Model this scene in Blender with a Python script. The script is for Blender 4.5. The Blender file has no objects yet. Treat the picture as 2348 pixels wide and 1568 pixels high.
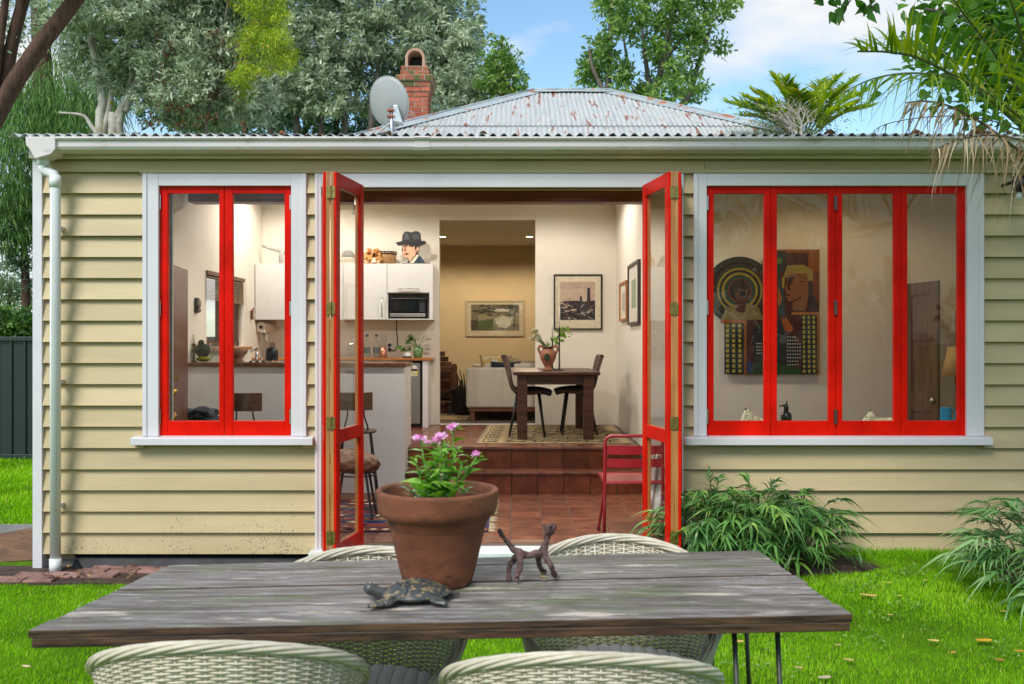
import bpy, bmesh, math, random
import numpy as np
from mathutils import Vector, Matrix

# ------------------------------------------------------------------ camera, world, sun, exposure
S = bpy.context.scene
C = S.collection
F_PX, CX, CY, CAM_Z, IMG_W = 2213.0, 1180.0, 784.0, 1.57, 2347.0   # focal length / vanishing point measured on the photo
cam_d = bpy.data.cameras.new('camera')
cam = bpy.data.objects.new('camera', cam_d)
C.objects.link(cam)
cam.location = (0, 0, CAM_Z)
cam.rotation_euler = (math.radians(90), 0, 0)
cam_d.sensor_width = 36.0
cam_d.lens = 36.0 * F_PX / IMG_W
cam_d.shift_x = -(CX - IMG_W / 2) / IMG_W
cam_d.clip_start = 0.05
cam_d.clip_end = 2000
cam_d.dof.use_dof = True
cam_d.dof.focus_distance = 7.4
cam_d.dof.aperture_fstop = 4.5
S.camera = cam

SUN_EL, SUN_AZ = math.radians(47), math.atan2(-0.42, -0.75)      # high, behind the camera and to the left, through cloud
world = bpy.data.worlds.new('World')
S.world = world
world.use_nodes = True
wn, wl = world.node_tree.nodes, world.node_tree.links
wn.clear()
w_out = wn.new('ShaderNodeOutputWorld')
w_bg = wn.new('ShaderNodeBackground'); w_bg.inputs['Strength'].default_value = 0.125
w_sky = wn.new('ShaderNodeTexSky'); w_sky.sky_type = 'NISHITA'; w_sky.sun_disc = False
w_sky.sun_elevation = SUN_EL; w_sky.sun_rotation = SUN_AZ
w_sky.air_density = 1.0; w_sky.dust_density = 0.6; w_sky.ozone_density = 0.7
w_tc = wn.new('ShaderNodeTexCoord')
w_map = wn.new('ShaderNodeMapping'); w_map.inputs['Scale'].default_value = (1.0, 1.0, 2.6); w_map.inputs['Location'].default_value = (0.36, 0.1, 0.30)
w_n = wn.new('ShaderNodeTexNoise'); w_n.inputs['Scale'].default_value = 3.1; w_n.inputs['Detail'].default_value = 9; w_n.inputs['Roughness'].default_value = 0.52
w_r = wn.new('ShaderNodeValToRGB')
w_r.color_ramp.elements[0].position = 0.465; w_r.color_ramp.elements[0].color = (0, 0, 0, 1)
w_r.color_ramp.elements[1].position = 0.62; w_r.color_ramp.elements[1].color = (1, 1, 1, 1)
w_mix = wn.new('ShaderNodeMix'); w_mix.data_type = 'RGBA'
w_mix.inputs['B'].default_value = (4.4, 4.45, 4.5, 1)              # bright cloud
wl.new(w_tc.outputs['Generated'], w_map.inputs['Vector']); wl.new(w_map.outputs['Vector'], w_n.inputs['Vector'])
wl.new(w_n.outputs['Fac'], w_r.inputs['Fac']); wl.new(w_r.outputs['Color'], w_mix.inputs['Factor'])
w_t = wn.new('ShaderNodeMix'); w_t.data_type = 'RGBA'; w_t.blend_type = 'MULTIPLY'; w_t.inputs['Factor'].default_value = 1; w_t.inputs['B'].default_value = (0.84, 0.97, 0.98, 1)   # the photo's cyan sky
wl.new(w_sky.outputs['Color'], w_t.inputs['A']); wl.new(w_t.outputs['Result'], w_mix.inputs['A']); wl.new(w_mix.outputs['Result'], w_bg.inputs['Color'])
wl.new(w_bg.outputs['Background'], w_out.inputs['Surface'])

sun_d = bpy.data.lights.new('sun', 'SUN')
sun_d.energy = 2.0; sun_d.angle = math.radians(24); sun_d.color = (1.0, 0.955, 0.88)
sun = bpy.data.objects.new('sun', sun_d); C.objects.link(sun)
sd = Vector((math.sin(SUN_AZ) * math.cos(SUN_EL), math.cos(SUN_AZ) * math.cos(SUN_EL), math.sin(SUN_EL)))
sun.rotation_euler = sd.to_track_quat('Z', 'Y').to_euler()

S.view_settings.view_transform = 'Standard'
S.view_settings.look = 'None'
S.view_settings.gamma = 1
S.view_settings.use_curve_mapping = False
S.view_settings.exposure = 0.78
S.cycles.use_denoising = True
S.cycles.max_bounces = 8
S.cycles.transparent_max_bounces = 16
S.cycles.caustics_reflective = False
S.cycles.caustics_refractive = False
S.cycles.sample_clamp_indirect = 6.0

rng = np.random.default_rng(7)
random.seed(11)
PI = math.pi

# ------------------------------------------------------------------ measuring: photo position + real distance -> place
def wx(px, D): return (px - CX) * D / F_PX
def wz(py, D): return CAM_Z - (py - CY) * D / F_PX
def P(px, py, D): return (wx(px, D), D, wz(py, D))
def lin(c):
    return c / 12.92 if c <= 0.04045 else ((c + 0.055) / 1.055) ** 2.4
def hexc(h):
    h = h.lstrip('#')
    return tuple(lin(int(h[i:i + 2], 16) / 255) for i in (0, 2, 4))

# ------------------------------------------------------------------ materials
MATS = {}
def new_mat(name):
    m = bpy.data.materials.new(name); m.use_nodes = True
    nt = m.node_tree
    return m, nt.nodes, nt.links, nt.nodes['Principled BSDF']

def pbr(name, col, rough=0.6, var=0.12, scale=6.0, bump=0.0, bscale=80.0, spec=0.5, metal=0.0, rand=0.0,
        stretch=(1, 1, 1), col2=None, lo=0.35, hi=0.65, coat=0.0, detail=5, rvar=0.0, specks=None, trans=0.0):
    """painted / natural surface: two-tone noise, per-object random value, fine relief, optional specks"""
    if name in MATS: return MATS[name]
    m, N, L, b = new_mat(name)
    tc = N.new('ShaderNodeTexCoord'); mp = N.new('ShaderNodeMapping'); mp.inputs['Scale'].default_value = stretch
    L.new(tc.outputs['Object'], mp.inputs['Vector'])
    vec = mp.outputs['Vector']
    oi = N.new('ShaderNodeObjectInfo')
    if rand:
        add = N.new('ShaderNodeVectorMath'); add.operation = 'MULTIPLY_ADD'
        add.inputs[1].default_value = (17.3, 17.3, 17.3)
        L.new(oi.outputs['Random'], add.inputs[0]); L.new(mp.outputs['Vector'], add.inputs[2])
        vec = add.outputs[0]
    no = N.new('ShaderNodeTexNoise'); no.inputs['Scale'].default_value = scale; no.inputs['Detail'].default_value = detail
    no.inputs['Roughness'].default_value = 0.62
    L.new(vec, no.inputs['Vector'])
    rp = N.new('ShaderNodeValToRGB')
    a = col if col2 else tuple(c * (1 - var) for c in col)
    z = col2 if col2 else tuple(min(1, c * (1 + var)) for c in col)
    rp.color_ramp.elements[0].position = lo; rp.color_ramp.elements[0].color = (*a, 1)
    rp.color_ramp.elements[1].position = hi; rp.color_ramp.elements[1].color = (*z, 1)
    L.new(no.outputs['Fac'], rp.inputs['Fac'])
    out = rp.outputs['Color']
    if rand:
        mr = N.new('ShaderNodeMapRange'); mr.inputs['To Min'].default_value = 1 - rand; mr.inputs['To Max'].default_value = 1 + rand
        L.new(oi.outputs['Random'], mr.inputs['Value'])
        hs = N.new('ShaderNodeHueSaturation'); L.new(mr.outputs['Result'], hs.inputs['Value']); L.new(out, hs.inputs['Color'])
        out = hs.outputs['Color']
    if specks:                                   # (colour, scale, threshold, softness)
        sc, ss, st, sw = specks
        n2 = N.new('ShaderNodeTexNoise'); n2.inputs['Scale'].default_value = ss; n2.inputs['Detail'].default_value = 3
        L.new(vec, n2.inputs['Vector'])
        r2 = N.new('ShaderNodeMapRange'); r2.inputs['From Min'].default_value = st; r2.inputs['From Max'].default_value = st + sw
        L.new(n2.outputs['Fac'], r2.inputs['Value'])
        mx = N.new('ShaderNodeMix'); mx.data_type = 'RGBA'; mx.inputs['B'].default_value = (*sc, 1)
        L.new(r2.outputs['Result'], mx.inputs['Factor']); L.new(out, mx.inputs['A'])
        out = mx.outputs['Result']
    L.new(out, b.inputs['Base Color'])
    b.inputs['Roughness'].default_value = rough
    b.inputs['Specular IOR Level'].default_value = spec
    b.inputs['Metallic'].default_value = metal
    if coat: b.inputs['Coat Weight'].default_value = coat; b.inputs['Coat Roughness'].default_value = 0.08
    if rvar:
        r3 = N.new('ShaderNodeMapRange'); r3.inputs['To Min'].default_value = max(0.02, rough - rvar); r3.inputs['To Max'].default_value = min(1, rough + rvar)
        L.new(no.outputs['Fac'], r3.inputs['Value']); L.new(r3.outputs['Result'], b.inputs['Roughness'])
    if bump:
        n3 = N.new('ShaderNodeTexNoise'); n3.inputs['Scale'].default_value = bscale; n3.inputs['Detail'].default_value = 4
        L.new(vec, n3.inputs['Vector'])
        bp = N.new('ShaderNodeBump'); bp.inputs['Strength'].default_value = bump; bp.inputs['Distance'].default_value = 0.01
        L.new(n3.outputs['Fac'], bp.inputs['Height']); L.new(bp.outputs['Normal'], b.inputs['Normal'])
    MATS[name] = m
    return m

def flat(h, rough=0.6, metal=0.0):
    """plain pigment in an sRGB hex colour with a touch of mottle"""
    return pbr('paint_' + h.lstrip('#'), hexc(h), rough=rough, var=0.10, scale=25, metal=metal)

def leafmat(name, cols, trans=0.35, rough=0.42, spec=0.4, pos=None):
    """leaf colours from a per-leaf attribute 'tint', plus light through the blade"""
    if name in MATS: return MATS[name]
    m, N, L, b = new_mat(name)
    at = N.new('ShaderNodeAttribute'); at.attribute_name = 'tint'
    rp = N.new('ShaderNodeValToRGB')
    n = len(cols)
    while len(rp.color_ramp.elements) < n: rp.color_ramp.elements.new(0.5)
    for i, c in enumerate(cols):
        rp.color_ramp.elements[i].position = pos[i] if pos else i / (n - 1)
        rp.color_ramp.elements[i].color = (*c, 1)
    L.new(at.outputs['Fac'], rp.inputs['Fac'])
    L.new(rp.outputs['Color'], b.inputs['Base Color'])
    b.inputs['Roughness'].default_value = rough; b.inputs['Specular IOR Level'].default_value = spec
    tr = N.new('ShaderNodeBsdfTranslucent')
    hs = N.new('ShaderNodeHueSaturation'); hs.inputs['Value'].default_value = 1.3; hs.inputs['Saturation'].default_value = 1.1
    L.new(rp.outputs['Color'], hs.inputs['Color']); L.new(hs.outputs['Color'], tr.inputs['Color'])
    mx = N.new('ShaderNodeMixShader'); mx.inputs['Fac'].default_value = trans
    L.new(b.outputs['BSDF'], mx.inputs[1]); L.new(tr.outputs['BSDF'], mx.inputs[2])
    L.new(mx.outputs['Shader'], N['Material Output'].inputs['Surface'])
    MATS[name] = m
    return m

def glassmat(name, tint=(1, 1, 1), ior=1.45, haze=0.0):
    """clear pane: light passes straight through, the surface mirrors by Fresnel; haze = thin film of dust"""
    if name in MATS: return MATS[name]
    m, N, L, b = new_mat(name)
    N.remove(b)
    t = N.new('ShaderNodeBsdfTransparent'); t.inputs['Color'].default_value = (*tint, 1)
    g = N.new('ShaderNodeBsdfGlossy'); g.inputs['Roughness'].default_value = 0.01
    fr = N.new('ShaderNodeFresnel'); ge = N.new('ShaderNodeNewGeometry')
    mi = N.new('ShaderNodeMapRange'); mi.inputs['To Min'].default_value = ior; mi.inputs['To Max'].default_value = 1 / ior
    L.new(ge.outputs['Backfacing'], mi.inputs['Value']); L.new(mi.outputs['Result'], fr.inputs['IOR'])
    mx = N.new('ShaderNodeMixShader')
    L.new(fr.outputs['Fac'], mx.inputs['Fac']); L.new(t.outputs['BSDF'], mx.inputs[1]); L.new(g.outputs['BSDF'], mx.inputs[2])
    out = mx.outputs['Shader']
    if haze:
        d = N.new('ShaderNodeBsdfDiffuse'); d.inputs['Color'].default_value = (0.75, 0.74, 0.7, 1)
        tc = N.new('ShaderNodeTexCoord')
        mp = N.new('ShaderNodeMapping'); mp.inputs['Scale'].default_value = (1, 1, 0.45); mp.inputs['Rotation'].default_value = (0, 0.5, 0)
        n = N.new('ShaderNodeTexNoise'); n.inputs['Scale'].default_value = 9; n.inputs['Detail'].default_value = 8; n.inputs['Distortion'].default_value = 1.5
        L.new(tc.outputs['Object'], mp.inputs['Vector']); L.new(mp.outputs['Vector'], n.inputs['Vector'])
        r = N.new('ShaderNodeMapRange'); r.inputs['From Min'].default_value = 0.42; r.inputs['From Max'].default_value = 0.75; r.inputs['To Max'].default_value = haze
        L.new(n.outputs['Fac'], r.inputs['Value'])
        m2 = N.new('ShaderNodeMixShader')
        L.new(r.outputs['Result'], m2.inputs['Fac']); L.new(out, m2.inputs[1]); L.new(d.outputs['BSDF'], m2.inputs[2])
        out = m2.outputs['Shader']
    L.new(out, N['Material Output'].inputs['Surface'])
    MATS[name] = m
    return m

def glow(name, col, strength):
    if name in MATS: return MATS[name]
    m, N, L, b = new_mat(name)
    b.inputs['Base Color'].default_value = (*col, 1)
    b.inputs['Emission Color'].default_value = (*col, 1); b.inputs['Emission Strength'].default_value = strength
    MATS[name] = m
    return m

# ------------------------------------------------------------------ objects
ORG = {}
def tag(o, label=None, cat=None, group=None, kind=None):
    if label: o['label'] = label
    if cat: o['category'] = cat
    if group: o['group'] = group
    if kind: o['kind'] = kind
    return o
def thing(name, label, cat, loc=(0, 0, 0), rotz=0.0, group=None):
    o = bpy.data.objects.new(name, None); C.objects.link(o)
    o.empty_display_size = 0.1
    o.location = loc; o.rotation_euler = (0, 0, rotz)
    ORG[o.name] = Vector(loc)
    return tag(o, label, cat, group)
def copy_tree(o, parent=None):
    c = o.copy(); C.objects.link(c)
    if parent: c.parent = parent
    ORG[c.name] = ORG.get(o.name, Vector())
    for ch in list(o.children): copy_tree(ch, c)
    return c
def link_mesh(name, me, mats, parent=None, loc=None):
    if not isinstance(mats, (list, tuple)): mats = [mats]
    if not me.materials:
        for m in mats: me.materials.append(m)
    o = bpy.data.objects.new(name, me); C.objects.link(o)
    if parent is not None: o.parent = parent
    if loc is not None: o.location = loc
    return o

class MB:
    """collects shapes into one mesh"""
    def __init__(s): s.v, s.f, s.m, s.T, s.cm = [], [], [], None, 0
    def add(s, pts, faces, m=None):
        n = len(s.v)
        s.v += [tuple(s.T(p)) if s.T else tuple(p) for p in pts]
        for fc in faces: s.f.append(tuple(n + i for i in fc)); s.m.append(s.cm if m is None else m)
        return s
    def box(s, x0, x1, y0, y1, z0, z1, m=None):
        x0, x1 = min(x0, x1), max(x0, x1); y0, y1 = min(y0, y1), max(y0, y1); z0, z1 = min(z0, z1), max(z0, z1)
        return s.add([(x0, y0, z0), (x1, y0, z0), (x1, y1, z0), (x0, y1, z0), (x0, y0, z1), (x1, y0, z1), (x1, y1, z1), (x0, y1, z1)],
                     [(0, 3, 2, 1), (4, 5, 6, 7), (0, 1, 5, 4), (1, 2, 6, 5), (2, 3, 7, 6), (3, 0, 4, 7)], m)
    def hexa(s, p, m=None):
        return s.add(p, [(0, 3, 2, 1), (4, 5, 6, 7), (0, 1, 5, 4), (1, 2, 6, 5), (2, 3, 7, 6), (3, 0, 4, 7)], m)
    def prism(s, poly, y0, y1, m=None):            # outline in x,z pushed along y
        n = len(poly)
        pts = [(x, y0, z) for x, z in poly] + [(x, y1, z) for x, z in poly]
        fs = [tuple(range(n)), tuple(range(2 * n - 1, n - 1, -1))] + [(i, i + n, (i + 1) % n + n, (i + 1) % n) for i in range(n)]
        return s.add(pts, fs, m)
    def prismz(s, poly, z0, z1, m=None):           # outline in x,y pushed up
        n = len(poly)
        pts = [(x, y, z0) for x, y in poly] + [(x, y, z1) for x, y in poly]
        fs = [tuple(range(n - 1, -1, -1)), tuple(range(n, 2 * n))] + [(i, (i + 1) % n, (i + 1) % n + n, i + n) for i in range(n)]
        return s.add(pts, fs, m)
    def prismx(s, poly, x0, x1, m=None):           # outline in y,z pushed along x
        n = len(poly)
        pts = [(x0, y, z) for y, z in poly] + [(x1, y, z) for y, z in poly]
        fs = [tuple(range(n - 1, -1, -1)), tuple(range(n, 2 * n))] + [(i, (i + 1) % n, (i + 1) % n + n, i + n) for i in range(n)]
        return s.add(pts, fs, m)
    def quad(s, a, b, c, d, m=None): return s.add([a, b, c, d], [(0, 1, 2, 3)], m)
    def tube(s, pts, r, n=8, caps=True, m=None, closed=False, flat_=1.0):
        pts = [Vector(p) for p in pts]
        k = len(pts)
        rr = [r] * k if not isinstance(r, (list, tuple)) else list(r)
        vs, fs = [], []
        up = None
        for i in range(k):
            if closed: t = pts[(i + 1) % k] - pts[i - 1]
            else: t = pts[min(i + 1, k - 1)] - pts[max(i - 1, 0)]
            if t.length < 1e-9: t = Vector((0, 0, 1))
            t.normalize()
            if up is None:
                up = Vector((0, 0, 1)) if abs(t.z) < 0.9 else Vector((1, 0, 0))
            u = up - t * up.dot(t)
            if u.length < 1e-6: u = t.orthogonal()
            u.normalize(); w = t.cross(u); up = u
            for j in range(n):
                a = 2 * PI * j / n
                vs.append(pts[i] + u * (math.cos(a) * rr[i] * flat_) + w * (math.sin(a) * rr[i]))
        for i in range(k if closed else k - 1):
            for j in range(n):
                a, b = i * n + j, i * n + (j + 1) % n
                c, d = ((i + 1) % k) * n + (j + 1) % n, ((i + 1) % k) * n + j
                fs.append((a, b, c, d))
        if caps and not closed:
            fs.append(tuple(range(n - 1, -1, -1))); fs.append(tuple((k - 1) * n + j for j in range(n)))
        return s.add(vs, fs, m)
    def lathe(s, prof, c=(0, 0, 0), n=24, m=None, sy=1.0):
        vs, fs = [], []
        for r, z in prof:
            for j in range(n):
                a = 2 * PI * j / n
                vs.append((c[0] + r * math.cos(a), c[1] + r * sy * math.sin(a), c[2] + z))
        for i in range(len(prof) - 1):
            for j in range(n):
                fs.append((i * n + j, i * n + (j + 1) % n, (i + 1) * n + (j + 1) % n, (i + 1) * n + j))
        if prof[0][0] > 1e-5: fs.append(tuple(range(n - 1, -1, -1)))
        if prof[-1][0] > 1e-5: fs.append(tuple((len(prof) - 1) * n + j for j in range(n)))
        return s.add(vs, fs, m)
    def ball(s, c, r, nu=14, nv=9, m=None, jit=0.0):
        rx, ry, rz = r if isinstance(r, (list, tuple)) else (r, r, r)
        vs, fs = [], []
        for i in range(nv + 1):
            th = PI * i / nv
            for j in range(nu):
                a = 2 * PI * j / nu
                k = 1 + (random.uniform(-jit, jit) if jit and 0 < i < nv else 0)
                vs.append((c[0] + rx * k * math.sin(th) * math.cos(a), c[1] + ry * k * math.sin(th) * math.sin(a), c[2] - rz * k * math.cos(th)))
        for i in range(nv):
            for j in range(nu):
                fs.append((i * nu + j, i * nu + (j + 1) % nu, (i + 1) * nu + (j + 1) % nu, (i + 1) * nu + j))
        return s.add(vs, fs, m)
    def grid(s, fn, nu, nv, m=None):               # fn(u,v) -> point
        vs = [fn(i / nu, j / nv) for i in range(nu + 1) for j in range(nv + 1)]
        fs = [(i * (nv + 1) + j, (i + 1) * (nv + 1) + j, (i + 1) * (nv + 1) + j + 1, i * (nv + 1) + j + 1) for i in range(nu) for j in range(nv)]
        return s.add(vs, fs, m)
    def mesh(s, name, org=(0, 0, 0), smooth=False, weld=False):
        me = bpy.data.meshes.new(name)
        o = Vector(org)
        me.from_pydata([tuple(Vector(p) - o) for p in s.v], [], s.f)
        if any(s.m): me.polygons.foreach_set('material_index', s.m)
        bm = bmesh.new(); bm.from_mesh(me)
        if weld: bmesh.ops.remove_doubles(bm, verts=bm.verts, dist=1e-5)
        bmesh.ops.recalc_face_normals(bm, faces=bm.faces)
        bm.to_mesh(me); bm.free()
        if smooth: me.polygons.foreach_set('use_smooth', [True] * len(me.polygons))
        return me
    def build(s, name, mats, parent=None, smooth=False, bevel=0.0, org=None, label=None, cat=None, group=None, kind=None, weld=False, segs=2, subsurf=0, thick=0.0):
        if parent is not None and parent.name in ORG: o0 = ORG[parent.name]
        else: o0 = Vector(org) if org is not None else Vector()
        me = s.mesh(name, o0, smooth, weld)
        o = link_mesh(name, me, mats, parent)
        if parent is None: o.location = o0
        ORG[o.name] = o0
        if thick:
            md = o.modifiers.new('solid', 'SOLIDIFY'); md.thickness = thick; md.offset = 0
        if bevel:
            md = o.modifiers.new('bevel', 'BEVEL'); md.width = bevel; md.segments = segs; md.limit_method = 'ANGLE'; md.angle_limit = math.radians(40)
            md.harden_normals = False
        if subsurf:
            md = o.modifiers.new('sub', 'SUBSURF'); md.levels = subsurf; md.render_levels = subsurf
        if smooth and bevel: pass
        return tag(o, label, cat, group, kind)

def fastmesh(name, verts, faces, tint=None, smooth=False):
    """verts (N,3), faces (M,k) numpy -> mesh; tint per face"""
    me = bpy.data.meshes.new(name)
    verts = np.asarray(verts, np.float32); faces = np.asarray(faces, np.int32)
    m, k = faces.shape
    me.vertices.add(len(verts)); me.vertices.foreach_set('co', verts.ravel())
    me.loops.add(m * k); me.loops.foreach_set('vertex_index', faces.ravel())
    me.polygons.add(m)
    me.polygons.foreach_set('loop_start', np.arange(0, m * k, k, dtype=np.int32))
    me.polygons.foreach_set('loop_total', np.full(m, k, np.int32))
    if smooth: me.polygons.foreach_set('use_smooth', np.ones(m, bool))
    me.update(calc_edges=True)
    if tint is not None:
        at = me.attributes.new('tint', 'FLOAT', 'FACE'); at.data.foreach_set('value', np.asarray(tint, np.float32))
    return me
def nrm(a): return a / np.maximum(np.linalg.norm(a, axis=-1, keepdims=True), 1e-9)
def rand_dirs(n): return nrm(rng.normal(size=(n, 3)))

def leaf_mesh(name, pos, dr, L, Wd, tint, fold=0.18, droop=0.15, org=(0, 0, 0), up=None):
    """each leaf: two folded triangles pairs, base - sides - tip"""
    n = len(pos)
    pos = pos - np.asarray(org)
    dr = nrm(dr)
    ref = rand_dirs(n) if up is None else nrm(np.asarray(up) + 0.35 * rng.normal(size=(n, 3)))
    side = nrm(np.cross(dr, ref)); nn = np.cross(side, dr)
    L = np.broadcast_to(L, (n,))[:, None]; Wd = np.broadcast_to(Wd, (n,))[:, None]
    mid = pos + dr * L * 0.55
    tip = pos + dr * L; tip[:, 2] -= (L[:, 0] * droop)
    v = np.stack([pos, mid + side * Wd / 2 + nn * Wd * fold, tip, mid - side * Wd / 2 + nn * Wd * fold], 1).reshape(-1, 3)
    b = np.arange(n) * 4
    f = np.stack([np.stack([b, b + 1, b + 2], 1), np.stack([b, b + 2, b + 3], 1)], 1).reshape(-1, 3)
    return fastmesh(name, v, f, np.repeat(tint, 2))

def strap_mesh(name, pos, dr, L, Wd, droop, tint, nseg=4, org=(0, 0, 0), up=(0, 0, 1), jit=0.25, wave=0.0):
    """long arching blades"""
    n = len(pos)
    pos = pos - np.asarray(org); dr = nrm(dr)
    L = np.broadcast_to(L, (n,)).astype(float); Wd = np.broadcast_to(Wd, (n,)).astype(float); droop = np.broadcast_to(droop, (n,)).astype(float)
    ref = nrm(np.asarray(up) + jit * rng.normal(size=(n, 3)))
    side = nrm(np.cross(dr, ref))
    ph = rng.uniform(0, 6.28, n)
    rows = []
    for i in range(nseg + 1):
        s = i / nseg
        c = pos + dr * (L * s)[:, None]
        c[:, 2] -= droop * L * s * s
        if wave: c = c + side * (wave * L * np.sin(s * 5 + ph))[:, None]
        w = Wd * (0.55 + 0.45 * math.sin(PI * min(1, s * 1.3 + 0.15))) * (1 - s ** 3 * 0.93)
        rows.append(np.stack([c - side * w[:, None] / 2, c + side * w[:, None] / 2], 1))
    v = np.stack(rows, 1).reshape(-1, 3)           # n, nseg+1, 2
    k = (nseg + 1) * 2
    b = np.arange(n) * k
    f = []
    for i in range(nseg):
        f.append(np.stack([b + 2 * i, b + 2 * i + 1, b + 2 * i + 3, b + 2 * i + 2], 1))
    f = np.stack(f, 1).reshape(-1, 4)
    return fastmesh(name, v, f, np.repeat(tint, nseg), smooth=True)

def smooth_path(pts, n):
    """Catmull-Rom through points"""
    pts = [np.array(p, float) for p in pts]
    p = [2 * pts[0] - pts[1]] + pts + [2 * pts[-1] - pts[-2]]
    out = []
    m = len(pts) - 1
    for i in range(n + 1):
        t = i / n * m; k = min(int(t), m - 1); u = t - k
        a, b, c, d = p[k], p[k + 1], p[k + 2], p[k + 3]
        out.append(0.5 * (2 * b + (c - a) * u + (2 * a - 5 * b + 4 * c - d) * u * u + (3 * b - 3 * c + d - a) * u ** 3))
    return out

# ------------------------------------------------------------------ shared materials
WHITE = pbr('white_trim_paint', (0.67, 0.65, 0.685), rough=0.38, var=0.04, scale=3, bump=0.05, bscale=40, specks=((0.35, 0.34, 0.3), 55, 0.73, 0.05))
GUTTER = pbr('gutter_paint', (0.64, 0.595, 0.59), rough=0.42, var=0.09, scale=2.5, stretch=(0.4, 1, 1), specks=((0.42, 0.38, 0.30), 13, 0.60, 0.16))
RED = pbr('red_gloss_paint', (0.64, 0.008, 0.002), rough=0.38, var=0.20, scale=3, bump=0.06, bscale=50, spec=0.10, specks=((0.50, 0.05, 0.03), 45, 0.71, 0.04))
ORANGE_WOOD = pbr('varnished_cedar', (0.36, 0.13, 0.035), rough=0.4, col2=(0.52, 0.22, 0.07), scale=5, stretch=(8, 8, 0.6), bump=0.05)
BRASS = pbr('aged_brass', (0.30, 0.22, 0.07), rough=0.42, var=0.3, scale=60, metal=0.85)
STEEL = pbr('steel', (0.55, 0.55, 0.55), rough=0.3, var=0.1, metal=1.0)
CHROME = pbr('chrome', (0.8, 0.8, 0.8), rough=0.08, var=0.02, metal=1.0)
BLACK = pbr('black_metal', (0.012, 0.013, 0.015), rough=0.42, var=0.2)
PLASTER = pbr('cream_plaster', (0.76, 0.70, 0.59), rough=0.85, var=0.03, scale=2.0, bump=0.06, bscale=30)
CEIL = pbr('ceiling_lining', (0.70, 0.64, 0.52), rough=0.85, var=0.04, scale=3)
GLASS = glassmat('window_glass', ior=1.27, haze=0.016)
CLEAR = glassmat('clear_glass', tint=(0.93, 0.96, 0.95), ior=1.5)
DARK_WOOD = pbr('dark_stained_wood', (0.050, 0.016, 0.008), rough=0.38, col2=(0.105, 0.036, 0.016), scale=4, stretch=(0.7, 6, 6), bump=0.05)
BEAM_WOOD = pbr('beam_timber', (0.10, 0.030, 0.013), rough=0.5, col2=(0.22, 0.066, 0.028), scale=3, stretch=(0.4, 6, 8), bump=0.08)
WHITE_GLOSS = pbr('white_melamine', (0.76, 0.75, 0.73), rough=0.3, var=0.02, scale=3)
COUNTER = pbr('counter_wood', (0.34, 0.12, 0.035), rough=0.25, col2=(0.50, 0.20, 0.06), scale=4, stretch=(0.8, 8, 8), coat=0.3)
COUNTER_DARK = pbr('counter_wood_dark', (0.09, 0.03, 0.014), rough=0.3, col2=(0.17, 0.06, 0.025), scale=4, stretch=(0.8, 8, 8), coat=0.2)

def terracotta(name, a, b, rough=0.34, **k):
    return pbr(name, a, col2=b, rough=rough, scale=7, rand=0.22, bump=0.06, bscale=35, rvar=0.14, **k)
TILE = terracotta('terracotta_tile', (0.125, 0.036, 0.017), (0.215, 0.073, 0.035), spec=0.45)
TILE_DARK = terracotta('terracotta_tile_polished', (0.13, 0.032, 0.014), (0.24, 0.066, 0.030), rough=0.22)
GROUT = pbr('grout', (0.13, 0.10, 0.085), rough=0.9, var=0.2)

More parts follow.
